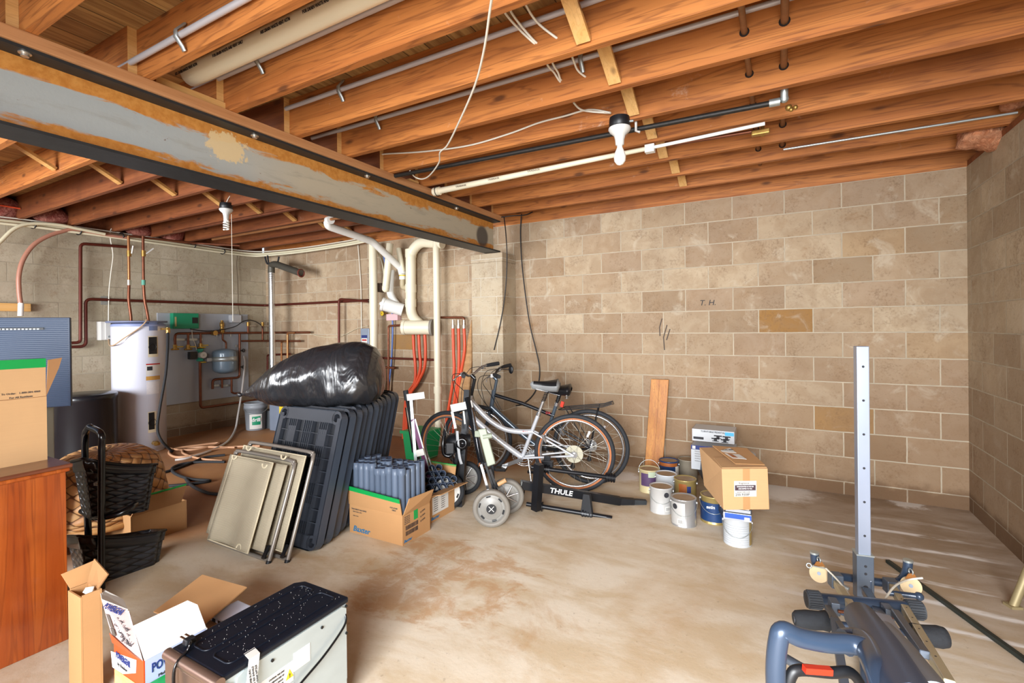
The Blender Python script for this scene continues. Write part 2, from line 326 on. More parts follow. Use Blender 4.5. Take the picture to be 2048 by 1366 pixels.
        e = len(vs) - 1; a = 1 + (n - 2) * seg; fs += [(a + k, a + (k + 1) % seg, e) for k in range(seg)]
        return s.add(vs, fs, True)
    def xf(s, mtx, start=0):
        for i in range(start, len(s.v)): s.v[i] = mtx @ s.v[i]
        return s
    def build(s, name, mats, parent=None, bevel=0., local=False, seg=2, label=None, org=None):
        me = bpy.data.meshes.new(name); o = bpy.data.objects.new(name, me); COL.objects.link(o)
        off = Vector((0, 0, 0))
        if parent is not None:
            o.parent = parent
            if not local: off = tw(parent)
        elif org is not None: off = Vector(org); o.location = off
        elif s.v:
            lo = [min(v[i] for v in s.v) for i in range(3)]; hi = [max(v[i] for v in s.v) for i in range(3)]
            off = Vector(((lo[0] + hi[0]) / 2, (lo[1] + hi[1]) / 2, lo[2])); o.location = off
        me.from_pydata([v - off for v in s.v], [], s.f); me.update()
        if not isinstance(mats, (list, tuple)): mats = [mats]
        for x in mats: me.materials.append(M(x) if isinstance(x, str) else x)
        for i, p in enumerate(me.polygons): p.material_index = min(s.m[i], len(mats) - 1); p.use_smooth = s.s[i]
        if bevel:
            bm = o.modifiers.new('soft_edges', 'BEVEL'); bm.width = bevel; bm.segments = seg; bm.limit_method = 'ANGLE'; bm.angle_limit = radians(40)
        if label: o['label'] = label
        return o
def tw(o):
    v = Vector(o.location)
    while o.parent is not None: o = o.parent; v += Vector(o.location)
    return v
def thing(name, label, cat, loc=(0, 0, 0), group=None, rotz=0.):
    o = bpy.data.objects.new(name, None); COL.objects.link(o); o.location = loc; o.rotation_euler = (0, 0, rotz); o.empty_display_size = .05
    return tag(o, label, cat, group)
def tag(o, label, cat, group=None, kind=None):
    o['label'] = label; o['category'] = cat
    if group: o['group'] = group
    if kind: o['kind'] = kind
    return o
def struct(o): o['kind'] = 'structure'; return o
def copy_tree(o, parent=None):
    c = o.copy(); COL.objects.link(c); c.parent = parent
    for ch in list(o.children): copy_tree(ch, c)
    return c
def smooth_path(pts, n=8, closed=False):   # Catmull-Rom
    p = [Vector(q) for q in pts]; out = []; N = len(p)
    for i in range(N if closed else N - 1):
        a, b, c, d = (p[(i - 1) % N], p[i], p[(i + 1) % N], p[(i + 2) % N]) if closed else (p[max(i - 1, 0)], p[i], p[i + 1], p[min(i + 2, N - 1)])
        for k in range(n):
            t = k / n; out.append(.5 * ((2 * b) + (c - a) * t + (2 * a - 5 * b + 4 * c - d) * t * t + (3 * b - a - 3 * c + d) * t ** 3))
    if not closed: out.append(p[-1])
    return out
def bend_path(pts, r=.03, n=5):   # polyline with rounded corners (pipes)
    p = [Vector(q) for q in pts]; out = [p[0]]
    for i in range(1, len(p) - 1):
        a, b, c = p[i - 1], p[i], p[i + 1]; d1 = (a - b); d2 = (c - b); k = min(r, d1.length * .45, d2.length * .45)
        s0 = b + d1.normalized() * k; s1 = b + d2.normalized() * k
        for j in range(n + 1): t = j / n; out.append(s0.lerp(b, t).lerp(b.lerp(s1, t), t))
    out.append(p[-1]); return out
def text(s, size, o, xdir, ydir, name, mt, parent=None, bold=False, squeeze=1., align='CENTER', ext=.0006, shear=0., label=None):
    cu = bpy.data.curves.new(name, 'FONT'); cu.body = s; cu.size = size; cu.align_x = align; cu.align_y = 'CENTER'; cu.extrude = ext; cu.resolution_u = 2; cu.shear = shear
    if bold: cu.offset = size * .02
    t = bpy.data.objects.new(name, cu); COL.objects.link(t); dg = bpy.context.evaluated_depsgraph_get()
    me = bpy.data.meshes.new_from_object(t.evaluated_get(dg)); bpy.data.objects.remove(t); bpy.data.curves.remove(cu)
    X = Vector(xdir).normalized(); Y = Vector(ydir); Y = (Y - X * Y.dot(X)).normalized(); Z = X.cross(Y); o = Vector(o)
    me.transform(Matrix(((X.x * squeeze, Y.x, Z.x, o.x), (X.y * squeeze, Y.y, Z.y, o.y), (X.z * squeeze, Y.z, Z.z, o.z), (0, 0, 0, 1))))
    ob = bpy.data.objects.new(name, me); COL.objects.link(ob); me.materials.clear(); me.materials.append(M(mt))
    if parent: ob.parent = parent; me.transform(Matrix.Translation(-tw(parent)))
    if label: ob['label'] = label
    return ob
mat('ink_black', (.02, .02, .025), .7, 0, 0); mat('ink_blue', S('1f6f9e'), .6, 0, 0); mat('ink_navy', S('20306e'), .6, 0, 0); mat('ink_grey', S('5a5048'), .8, 0, 0)
mat('ink_white', (.85, .85, .85), .6, 0, 0); mat('ink_red', S('b02020'), .6, 0, 0)
mat('pvc', 'e8e0c6', .35, 0, .05, 3); mat('pvc_white', 'e9e9e4', .35, 0, .04, 3); mat('conduit', 'b9b7bb', .4, .2, .06, 5)
mat('copper', '7c4a34', .4, .6, .35, 18); mat('copper_bright', 'b07a50', .35, .7, .2, 14); mat('copper_dark', '5c2418', .5, .35, .25, 10); mat('brass', 'b08c4c', .4, .8, .3, 40); mat('solder', 'cfc8bc', .35, .8, .2, 40)
mat('black_plastic', '14161a', .42, 0, .2, 20); mat('black_gloss', '0c0d10', .2, 0, .2, 10); mat('rubber', '1d1f23', .75, 0, .2, 40, .15); mat('galv', 'b4bcbc', .38, .7, .15, 25); mat('chrome', 'd8d8da', .18, 1., .05, 10)
mat('cable_white', 'e4e0d2', .5, 0, .05, 5); mat('cable_cream', 'd9d2b4', .5, 0, .06, 5); mat('cable_black', '17181a', .5, 0, .1, 5); mat('white_paint', 'd0d0cc', .45, 0, .05, 6)
mat('yellow', 'd9b928', .5, 0, .05, 6); mat('green_tape', '149a4a', .4, 0, .08, 6); mat('green_box', '0f8a62', .45, 0, .06, 6); mat('red_plastic', 'c03018', .4, 0, .1, 6); mat('paper', 'd2d0ca', .7, 0, .04, 8)
# ================================================================== the setting
XR, XL, YB, ZW, ZJ, ZS = 1.2208, -7.011, 4.7544, 2.54, 2.585, 2.822
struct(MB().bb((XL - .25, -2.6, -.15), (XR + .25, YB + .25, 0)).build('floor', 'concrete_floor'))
WB = struct(MB().bb((XL - .2, YB, 0), (XR + .2, YB + .2, ZW)).build('wall_back', 'block_back'))
for s_, u_, v_, z_ in (('T. H.', 1415, 606, .07),): q_ = Yp(u_, v_, YB - .002); text(s_, z_, q_, (1, 0, 0), (.1, 0, 1), 'handwriting', 'ink_black', WB, shear=.2)
for pts_ in ([(1324, 637), (1319, 655), (1320, 672)], [(1334, 650), (1327, 675), (1329, 700)], [(1340, 658), (1333, 680)]): MB().tube([Yp(u_, v_, YB - .0015) for u_, v_ in pts_], .005, 6).build('scuff_mark', 'ink_grey', WB)
struct(MB().bb((XL - .2, -2.4, 0), (XL, YB, ZW)).build('wall_left', 'block_left'))
struct(MB().bb((XR, -1.3, 0), (XR + .2, YB, ZW)).build('wall_right', 'block_right'))
struct(MB().bb((XL - .25, -2.6, ZS), (XR + .25, YB + .25, ZS + .02)).build('ceiling', 'subfloor'))
# sill plates and rim joists on the walls
struct(MB().bb((XL - .15, YB + .004, ZW), (XR + .15, YB + .15, ZJ)).bb((XL - .1, YB + .045, ZJ), (XR + .1, YB + .083, ZS)).build('trim_1', 'fir'))
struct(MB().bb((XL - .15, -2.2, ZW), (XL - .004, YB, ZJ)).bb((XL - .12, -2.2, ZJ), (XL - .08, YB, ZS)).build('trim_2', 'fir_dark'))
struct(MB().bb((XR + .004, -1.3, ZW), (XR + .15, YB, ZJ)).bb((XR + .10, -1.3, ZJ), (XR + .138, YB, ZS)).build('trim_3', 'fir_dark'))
# block pier that carries the end of the beam
PX0, PX1, PY = -2.965, -2.572, 4.452
block_mat('block_pier', 'x', .0, [(0, 'b5a78f'), (.5, 'c2b59e'), (1, 'a8977c')], 'c9bfac', S('b09a7c'))
struct(MB().bb((PX0, PY, 0), (PX1, YB, 2.10)).bb((PX0 - .004, PY - .004, 2.10), (PX1 + .004, YB, 2.193)).build('wall_pier', 'block_pier', bevel=.006))

# steel I-beam on the pier
BX0, BX1, BZ0, BZ1 = -2.79, -2.60, 2.198, 2.530
bt = thing('steel_beam', 'long rust-edged grey steel I-beam crossing the room below the joists', 'beam', (-2.695, 1.3, BZ0))
w = MB().bb((-2.70, -2.2, BZ0 + .012), (-2.688, 4.47, BZ1 - .012)); w.build('web', 'beam_steel', bt)
w = MB().bb((BX0, -2.2, BZ0), (BX1, 4.47, BZ0 + .013)); w.build('flange', 'flange_steel', bt)
w = MB().bb((BX0, -2.2, BZ1 - .013), (BX1, 4.47, BZ1)); w.build('flange', 'flange_steel', bt)
for y in (.76, 1.73, 2.6, 3.72):
    MB().cyl((-2.635, y, BZ1 - .028), (-2.635, y, BZ1 - .012), .014, seg=6).cyl((-2.635, y, BZ1 - .0165), (-2.635, y, BZ1 - .0125), .021, seg=14).build('bolt', 'solder', bt)
tag(MB().bb((-2.80, -2.2, BZ1), (-2.585, 4.52, ZJ - .001)).build('wood_plate', 'plate_wood', bevel=.003), 'long flat timber plate lying on top of the steel beam', 'timber')

# joists: nine right-hand ones, nine left-hand ones lapped beside them over the beam
yk = [.785 + .4064 * k for k in range(10)]
def joist(x0, x1, y1, m, label, group):
    x0 += U(-.01, .01)
    jb = MB().bb((x0, y1 - .038, ZJ), (x1, y1, ZS - .001)); jb.m[3] = 1
    o = jb.build('ceiling_joist', [m, 'pine'], org=((x0 + x1) / 2, y1 - .019, ZJ)); tag(o, label, 'joist', group); return o
ords = ['nearest', 'second nearest', 'third nearest', 'fourth nearest', 'fifth nearest', 'sixth nearest', 'seventh nearest', 'eighth nearest', 'ninth nearest', 'farthest']
for k, y in enumerate(yk):
    joist(-2.90, XR + .095, y, 'fir', 'fir ceiling joist right of the steel beam, %s of the row' % ords[k], 'joists right of the steel beam')
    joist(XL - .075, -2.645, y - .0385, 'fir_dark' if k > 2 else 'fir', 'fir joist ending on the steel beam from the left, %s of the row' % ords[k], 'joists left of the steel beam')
for y in (.38, -.03, -.43, -.84, -1.25, -1.65): struct(MB().bb((XL - .07, y - .038, ZJ), (XR + .095, y, ZS - .001)).build('trim_4', 'fir'))

# diagonal cross bridging between the joists
names_b = ['first', 'second', 'third', 'fourth', 'fifth', 'sixth', 'seventh', 'eighth', 'ninth']
for k in range(len(yk) - 1):
    a, b = yk[k] + .001, yk[k + 1] - .039
    x = -.715 + (k % 2) * .012
    for j, (z0, z1, dx) in enumerate(((ZS - .03, ZJ + .02, 0.), (ZJ + .02, ZS - .03, .068))):
        for side, xx, offy in (('right', x, 0.), ('left', -4.69, -.0385)):
            if side == 'left' and j == 1: continue
            if side == 'right' and j == 1: continue
            o = MB().bar((xx + dx, a + offy + .012, z0), (xx + dx, b + offy - .012, z1), .062, .02).build('bridging_strut', 'pine' if side == 'right' else 'pine_x')
            tag(o, 'pale pine bridging strut, the %s from the front, slanting between joists %s of the beam' % (names_b[k], 'right' if side == 'right' else 'left'), 'strut', 'bridging struts %s of the beam' % side)
tag(MB().bb((-2.655, 1.225, ZJ), (-2.63, 1.60, ZJ + .05)).build('timber_cleat', 'pine'), 'short pale pine cleat lying on the beam plate under the big white pipe', 'timber')
tag(MB().bb((-2.66, 3.03, ZJ), (-2.60, 3.14, ZJ + .022)).build('timber_cleat', 'pine'), 'small wood offcut on the beam plate near the dangling wire', 'timber')
# ================================================================== plumbing and heating on the left-hand walls
def XPs(x, *uv): return [Xp(a, b, x) for a, b in uv]
def YPs(y, *uv): return [Yp(a, b, y) for a, b in uv]
def pipe(name, label, cat, pts, r, m, rb=.05, group=None, seg=12, cap=True):
    return tag(MB().tube(bend_path(pts, rb), r, seg, cap=cap).build(name, m), label, cat, group)
def wire(name, label, cat, pts, r, m, group=None, n=8):
    name = {'black_cord': 'hanging_cable', 'pull_cord': 'lamp_pull_string'}.get(name, name)
    return wire_(name, label, cat, pts, r, m, group, n)
def wire_(name, label, cat, pts, r, m, group=None, n=8): return tag(MB().tube(smooth_path(pts, n), r, 6).build(name, m), label, cat, group)
XA = XL + .07
# backboard
p0, p1 = Xp(313, 627, XL), Xp(494, 629, XL); zt = p1.z; zb = Xp(330, 811, XL).z
bd = tag(MB().bb((XL + .002, p0.y, zb), (XL + .02, p1.y, zt)).build('backboard', mat('grey_board', 'a3a9b2', .5, 0, .05, 4), bevel=.002), 'large grey painted backboard on the left wall behind the boiler piping', 'board')
# control box
a, b = Xp(346, 626, XL + .1), Xp(398, 657, XL + .1)
t = thing('control_box', 'flat green heating control box screwed to the grey backboard', 'control box', (XL + .02, a.y, b.z))
MB().bb((XL + .021, a.y, b.z), (XL + .1, b.y, a.z)).build('housing', 'green_box', t, bevel=.006)
MB().bb((XL + .1, b.y - .085, b.z + .07), (XL + .103, b.y - .012, a.z - .055)).build('display_panel', 'black_plastic', t)
MB().bb((XL + .1, a.y + .02, b.z + .03), (XL + .103, a.y + .04, a.z - .05)).build('label_strip', mat('label_tan', 'b5a878', .6), t)
a, b = Xp(464, 630, XL + .11), Xp(483, 645, XL + .11)
tag(MB().bb((XL + .022, a.y, b.z), (XL + .11, b.y, a.z)).build('junction_box', mat('grey_enamel', 'b9bcc0', .4, .1), bevel=.004), 'small grey junction box at the top right of the backboard', 'junction box')
a, b = Xp(202, 643, XL + .12), Xp(224, 680, XL + .12)
t = thing('disconnect_box', 'white electrical disconnect box on the wall left of the water heater', 'electrical box', (XL + .06, a.y, b.z))
MB().bb((XL + .002, a.y, b.z), (XL + .11, b.y, a.z)).build('housing', 'white_paint', t, bevel=.004)
MB().bb((XL + .11, a.y + .04, b.z + .01), (XL + .125, b.y - .01, a.z - .01)).build('door', 'white_paint', t, bevel=.003)
MB().cyl((XL + .125, b.y - .03, b.z + .04), (XL + .13, b.y - .03, b.z + .04), .012).build('latch', 'galv', t)
# manifold
t = thing('boiler_manifold', 'copper boiler manifold with brass valves mounted on the grey backboard', 'pipework', tuple(Xp(349, 700, XA)))
yc = YB - .09; corner = Xp(533, 665, XA); corner.y = yc; corner.z = Xp(520, 665.5, XA).z
e = Yp(619, 665, yc); MB().tube(bend_path([Xp(350, 692, XA), Xp(350, 667, XA), Xp(440, 666, XA), corner, Vector((e.x, yc, corner.z))], .05), .016, 12).build('header_pipe', 'copper', t)
for u, v0, v1 in ((376, 667, 692), (401, 667, 695)): MB().tube(XPs(XA, (u, v0), (u, v1)), .014, 10).build('branch_pipe', 'copper', t)
for u, v in ((350, 694), (376, 694), (401, 691)):
    c = Xp(u, v, XA); MB().cyl(c + Vector((0, 0, -.03)), c + Vector((0, 0, .03)), .024, seg=12).cyl(c + Vector((0, -.045, -.03)), c + Vector((0, .045, -.03)), .012).build('flange_valve', 'brass', t)
    MB().bb(c + Vector((.02, .005, -.004)), c + Vector((.035, .085, .008))).build('valve_handle', 'yellow', t)
c = Xp(428, 666, XA + .02); MB().cyl(c - Vector((.04, 0, 0)), c + Vector((.04, 0, 0)), .034, seg=18).build('air_scoop', 'brass', t)
c = Xp(444, 655, XA); MB().lathe([(.014, -.09), (.03, -.07), (.03, -.02), (.022, 0), (.03, .02), (.03, .07), (.012, .08), (.02, .085), (.02, .1)], c, 14).build('relief_valve', 'brass', t)
MB().tube(bend_path(XPs(XA, (445, 668), (445, 680), (452, 684), (452, 697)), .03), .012, 10).build('tank_pipe', 'copper', t)
MB().tube(bend_path(XPs(XA, (479, 668), (479, 755), (425, 759), (425, 778)), .05), .016, 12).build('return_header', 'copper', t)
for u in (444, 463): MB().tube(XPs(XA, (u, 758), (u, 776 if u < 450 else 784)), .014, 10).build('branch_pipe', 'copper', t)
c2 = Xp(533, 682, XA); c2.y = yc; c2.z = Xp(520, 682, XA).z; e = Yp(600, 681, yc)
MB().tube(bend_path([Xp(483, 682, XA), c2, Vector((e.x, yc, c2.z))], .03), .014, 10).build('return_pipe', 'copper', t)
MB().tube(bend_path([Xp(463, 784, XA), Xp(468, 787, XA), Xp(520, 783, XA)], .03), .014, 10).build('feed_pipe', 'copper', t)
for u, v0, v1 in ((496, 648, 665), (525, 648, 680)):
    MB().tube(XPs(XA + .02, (u, v0), (u, v1)), .014, 10).build('riser', 'copper', t); c = Xp(u, 647, XA + .02)
    MB().cyl(c - Vector((0, 0, .04)), c + Vector((0, 0, .02)), .022, seg=10).build('valve_body', 'brass', t); MB().tube([c - Vector((0, 0, .035)), c + Vector((0, .12, -.04))], .012, 8).build('stub', 'solder', t)
for y, (u, v) in enumerate(((487, 701), (487, 734))):
    c = Xp(u, v, XA + .03); MB().cyl(Xp(479, v, XA), c, .011).torus(c, (1, .3, 0), .022, .006, 16, 6).build('drain_valve', 'black_plastic', t)
for (u0, u1, v) in ((345, 405, 679), (428, 462, 771), (470, 482, 692)): MB().bar(Xp(u0, v, XL + .04), Xp(u1, v, XL + .04), .012, .03).build('support_strut', 'galv', t)
for u in (461, 433): MB().bar(Xp(u, 662, XL + .035), Xp(u, 673, XL + .035), .02, .012).build('pipe_clamp', 'galv', t)
# circulator pump
c = Xp(400, 710, XA + .02)
t = thing('circulator_pump', 'green circulator pump with white dial below the copper manifold', 'pump', tuple(c))
MB().lathe([(.03, -.085), (.045, -.08), (.045, -.06), (.025, -.05), (.03, -.02), (.03, .02), (.025, .05), (.045, .06), (.045, .08), (.03, .085)], c, 16).build('body', mat('pump_teal', '3aa68c', .45), t)
MB().cyl(c, c + Vector((.09, 0, 0)), .042, seg=20).build('motor', 'white_paint', t); MB().cyl(c + Vector((.09, 0, 0)), c + Vector((.094, 0, 0)), .012).build('dial', 'galv', t)
MB().bb(c + Vector((-.02, -.15, -.05)), c + Vector((.05, -.06, .05))).build('terminal_box', 'black_plastic', t, bevel=.005)
for dz in (.1, -.105): MB().bb(c + Vector((.02, -.005, dz)), c + Vector((.04, .06, dz + .012))).build('valve_handle', 'yellow', t)
pb = Xp(533, 800, XA); pb.y = yc
pipe('copper_pipe', 'copper return pipe dropping from the green pump and running low to the corner', 'pipe', [Xp(400, 724, XA + .02), Xp(401, 816, XA + .02), Vector((XA + .02, yc - .02, Xp(401, 816, XA + .02).z)), ], .017, 'copper', .05)
# expansion tank
c = Xp(449, 722, XL + .2); rt = .15
t = thing('expansion_tank', 'round blue-grey steel expansion tank strapped to the backboard', 'tank', tuple(c - Vector((0, 0, .15))))
MB().lathe([(0, -.178), (.06, -.172), (.12, -.15), (.145, -.125), (.15, -.1), (.15, .11), (.145, .135), (.12, .155), (.05, .172), (0, .175)], c, 28).build('shell', mat('tank_blue', '6c8091', .3, .1, .06, 3, coat=.3), t)
MB().lathe([(.152, -.02), (.156, -.02), (.156, .045), (.152, .045)], c + Vector((0, 0, .02)), 28).build('strap', 'galv', t)
MB().bb(c + Vector((-.05, -.21, .005)), c + Vector((-.045, -.13, .05))).build('strap_end', 'white_paint', t)
# dark copper supply pipes
z6 = Xp(200, 599, XL + .05).z
k2 = Vector((XL + .05, YB - .05, z6)); eR = Yp(737, 602, YB - .05)
pipe('copper_pipe', 'long dark copper pipe running along both walls above the backboard', 'pipe', [Xp(140, 694, XL + .05), Xp(172, 693, XL + .05), Vector((XL + .05, Xp(172, 650, XL + .05).y, z6)), k2, Vector((eR.x, YB - .05, z6))], .017, 'copper_dark', .06)
pipe('copper_pipe', 'dark copper pipe rising beside the water heater and crossing to its risers', 'pipe', XPs(XL + .07, (140, 686), (161, 685), (161, 487), (255, 494)), .017, 'copper_dark', .05)
pipe('copper_pipe', 'dark purple-brown copper pipe dropping behind the black trash bag', 'pipe', YPs(YB - .12, (737, 603), (678, 598), (678, 790)), .016, 'copper_dark', .05)
ex = Yp(560, 640, YB - .12)
for u, v0, v1, lab in ((575, 666, 760, 'right-hand'), (563, 683, 760, 'left-hand')): pipe('copper_pipe', 'bright copper riser behind the trash bag, %s of two' % lab, 'pipe', YPs(YB - .13, (u + (14 if u > 570 else 10), v0), (u, v0), (u, v1)), .014, 'copper_bright', .03, 'bright copper risers')
pipe('copper_pipe', 'short dark copper pipe bending behind the flue', 'pipe', YPs(YB - .1, (535, 790), (535, 710), (580, 708)), .014, 'copper_dark', .03)
# water heater
hc = Dp(278, 700, 5.66); hx, hy = hc.x, hc.y; rh = .256; hz = 1.475
t = thing('water_heater', 'tall white cylindrical water heater by the left wall', 'water heater', (hx, hy, 0))
MB().lathe([(rh - .02, .0), (rh - .02, .03), (rh, .035), (rh, hz - .03), (rh - .003, hz - .02)], (hx, hy, 0), 48).build('jacket', mat('heater_white', 'cfd3e2', .28, 0, .03, 2, coat=.3), t)
MB().lathe([(rh - .004, hz - .025), (rh + .002, hz - .02), (rh + .002, hz), (rh - .02, hz + .012), (0, hz + .018)], (hx, hy, 0), 48).build('top_cap', mat('cap_blue', '8b98c0', .4), t)
def on_cyl(cx, cy, r, u, v):   # point of the view on a vertical cylinder
    d = ray(u, v); A = d.x ** 2 + d.y ** 2; B = -2 * (d.x * cx + d.y * cy); Cc = cx * cx + cy * cy - r * r; q = B * B - 4 * A * Cc; s = (-B - sqrt(max(q, 0))) / (2 * A); return CP + d * s
def cyl_patch(cx, cy, r, u0, v0, u1, v1, n=6):
    pts = []; m = MB(); a = on_cyl(cx, cy, r, u0, (v0 + v1) / 2); b_ = on_cyl(cx, cy, r, u1, (v0 + v1) / 2); um = (u0 + u1) / 2
    a0 = atan2(a.y - cy, a.x - cx); a1 = atan2(b_.y - cy, b_.x - cx); z1 = on_cyl(cx, cy, r, um, v0).z; z0 = on_cyl(cx, cy, r, um, v1).z
    if a1 - a0 > pi: a1 -= 2 * pi
    if a0 - a1 > pi: a0 -= 2 * pi
    vs = []; 
    for i in range(n + 1):
        g = a0 + (a1 - a0) * i / n; vs += [(cx + r * cos(g), cy + r * sin(g), z0), (cx + r * cos(g), cy + r * sin(g), z1)]
    m.add(vs, [(2 * i, 2 * i + 2, 2 * i + 3, 2 * i + 1) for i in range(n)], True); return m
mat('label_blue', '6d7ea6', .5); mat('label_white', 'd8d6da', .6, 0, .1, 60)
cyl_patch(hx, hy, rh + .001, 298, 642, 315, 661).build('rating_plate', 'label_blue', t)
cyl_patch(hx, hy, rh + .001, 292, 727, 320, 750).build('warning_label', 'paper', t); cyl_patch(hx, hy, rh + .0015, 292, 727, 320, 729.5).build('warning_stripe', 'ink_red', t); cyl_patch(hx, hy, rh + .0015, 294, 733, 305, 741).build('warning_picture', 'ink_black', t)
cyl_patch(hx, hy, rh + .001, 292, 752, 320, 760).build('energy_strip', mat('label_gold', 'c0924a', .5), t); cyl_patch(hx, hy, rh + .001, 293, 763, 318, 788).build('instruction_label', 'label_white', t)
for v0, v1 in ((672, 714), (823, 865)):
    cyl_patch(hx, hy, rh + .002, 296, v0, 316 if v0 < 700 else 313, v1).build('access_opening', mat('cream_edge', 'd8ccb0', .6), t)
    cyl_patch(hx, hy, rh + .004, 297.5, v0 + 2, 314 if v0 < 700 else 309, v1 - 6).build('thermostat', 'black_plastic', t)
    q = on_cyl(hx, hy, rh + .01, 305, v0 + 22); MB().torus(q, (q.x - hx, q.y - hy, 0), .04, .003, 20, 5).build('thermostat_wire', 'cable_black', t)
q = on_cyl(hx, hy, rh, 307, 886); n = Vector((q.x - hx, q.y - hy, 0)).normalized(); MB().cyl(q, q + n * .05, .022).cyl(q + n * .05, q + n * .1, .03, .018, seg=10).build('drain_cock', 'brass', t)
MB().lathe([(.25, 0), (.29, .002), (.29, .02), (.28, .02), (.25, .008)], (hx - .03, hy, hz + .02), 30).build('drip_tray', mat('tray_grey', '6f7896', .5), t)
for (u, lab) in ((258, 'left'), (287, 'right')):
    xx = hx - (.02 if u < 270 else -.02); q = Xp(u, 560, xx); top = Xp(u - 1, 472, xx); fl = Xp(262 if u < 270 else 297, 632, xx); fl.z = hz + .01
    g = thing('riser_pipe', 'copper riser with white lever valve entering the water heater top, the %s one' % lab, 'pipe', tuple(fl), 'water heater risers')
    MB().tube([top, q], .014, 12).build('copper_tube', 'copper_bright' if u < 270 else 'copper', g)
    MB().cyl(q, q + Vector((0, 0, -.06)), .02, seg=12).build('union', 'solder' if u < 270 else mat('patina', '5aa08c', .6), g)
    MB().tube(smooth_path([q + Vector((0, 0, -.06)), q.lerp(fl, .45) + Vector((0, -.012, 0)), q.lerp(fl, .8), fl], 6), .015, 10).build('flexible_connector', 'copper', g)
    hv = Xp(u, 507, xx); MB().cyl(hv + Vector((0, 0, -.035)), hv + Vector((0, 0, .035)), .022, seg=10).build('valve_body', 'brass', g)
    MB().bar(hv + Vector((.02, .02, 0)), hv + Vector((.03, .03, .09)) if u < 270 else hv + Vector((.03, .09, .07)), .018, .012).build('valve_handle', 'white_paint', g)
wire('heater_cable', 'tan cable looping from the disconnect box across the front of the water heater', 'cable', [Xp(217, 678, XL + .1), Xp(219, 690, XL + .25), on_cyl(hx, hy, rh + .05, 228, 690), on_cyl(hx, hy, rh + .03, 250, 675), on_cyl(hx, hy, rh + .02, 280, 655), on_cyl(hx, hy, rh + .01, 294, 640), Vector((hx + .1, hy, hz + .03))], .007, mat('tan_cable', 'b89a78', .5))
wire('white_cable', 'white cable dropping from the joists to the disconnect box', 'cable', XPs(XL + .06, (236, 449), (222, 459), (221, 478), (226, 510), (222, 545), (218, 585), (217, 643)), .006, 'cable_white')
# rubber hose clipped beside the heater
h0 = Dp(336, 663, 5.62)
t = thing('washer_hose', 'black rubber hose hanging in a curve from a tap beside the water heater', 'hose', tuple(Xp(338, 880, XL + .35)))
MB().tube(smooth_path([h0, Dp(335, 700, 5.52), Dp(331, 750, 5.42), Dp(319, 820, 5.36), Dp(315, 860, 5.36), Dp(325, 884, 5.38), Zp(345, 903, .015)], 8), .014, 10).build('hose', 'rubber', t)
MB().cyl(h0 + Vector((0, 0, -.02)), h0 + Vector((0, 0, .045)), .022, seg=12).bb(h0 + Vector((-.33, -.02, .02)), h0 + Vector((.02, .0, .04))).build('tap', 'brass', t)
# black barrel
bc = Dp(170, 830, 5.08); rb_ = .268
t = thing('barrel', 'big black plastic barrel standing against the water heater', 'barrel', (bc.x, bc.y, 0))
MB().lathe([(rb_ - .03, 0), (rb_ - .005, .02), (rb_, .08), (rb_, .68), (rb_ + .004, .685), (rb_ + .004, .74), (rb_ - .004, .745)], (bc.x, bc.y, 0), 48).build('drum', mat('barrel_black', '16181d', .25, 0, .3, 12), t)
MB().lathe([(rb_ - .01, .742), (rb_ - .03, .752), (.1, .765), (0, .768)], (bc.x, bc.y, 0), 48).build('lid', 'barrel_black', t)
# flue in the corner
fc = Dp(544, 640, 6.95)
t = thing('flue_pipe', 'shiny metal flue pipe standing in the far corner', 'pipe', (fc.x, fc.y, 0))
zt = Dp(544, 546, 6.95).z; MB().cyl((fc.x, fc.y, .25), (fc.x, fc.y, zt), .042, seg=20).build('liner_tube', mat('bright_flue', 'd6d8da', .18, .9, .05, 5, stretch=(1, 1, .2)), t)
for z in (zt, zt - .03, zt - .06, 1.78, .9): MB().lathe([(.0425, z - .008), (.045, z), (.0425, z + .008)], (fc.x, fc.y, 0), 20).build('seam_ring', 'bright_flue', t)
MB().cyl((fc.x, fc.y, 0), (fc.x, fc.y, .25), .13, .12).build('base_box', 'flange_steel', t)
mat('flue_grey', '57544c', .5, .4, .2, 10)
zE = Dp(544, 534, 6.95).z; eE = Yp(602, 547, fc.y - .02)
MB().tube(bend_path([(fc.x, fc.y, zt), (fc.x, fc.y, zE + .03), (fc.x + .13, fc.y - .02, zE + .03), (eE.x, fc.y - .02, eE.z + .005)], .09), .047, 16).build('elbow', 'flue_grey', t)
MB().torus((eE.x, fc.y - .02, eE.z + .005), (1, 0, 0), .05, .01, 20, 6).build('collar', mat('rusty_red', '6e2e20', .7), t)
for i, (du, dv) in enumerate(((-14, 516), (-9, 514), (14, 516))):
    wire('vent_tube', 'dark flexible tube rising from the flue elbow to the joists, number %s from the left' % ['one', 'two', 'three'][i], 'tube', [(fc.x, fc.y, zE + .06), Dp(544 + du * .7, 527, 6.9), Dp(544 + du, dv - 3, 6.9)], .012, 'rubber', 'dark tubes over the flue')
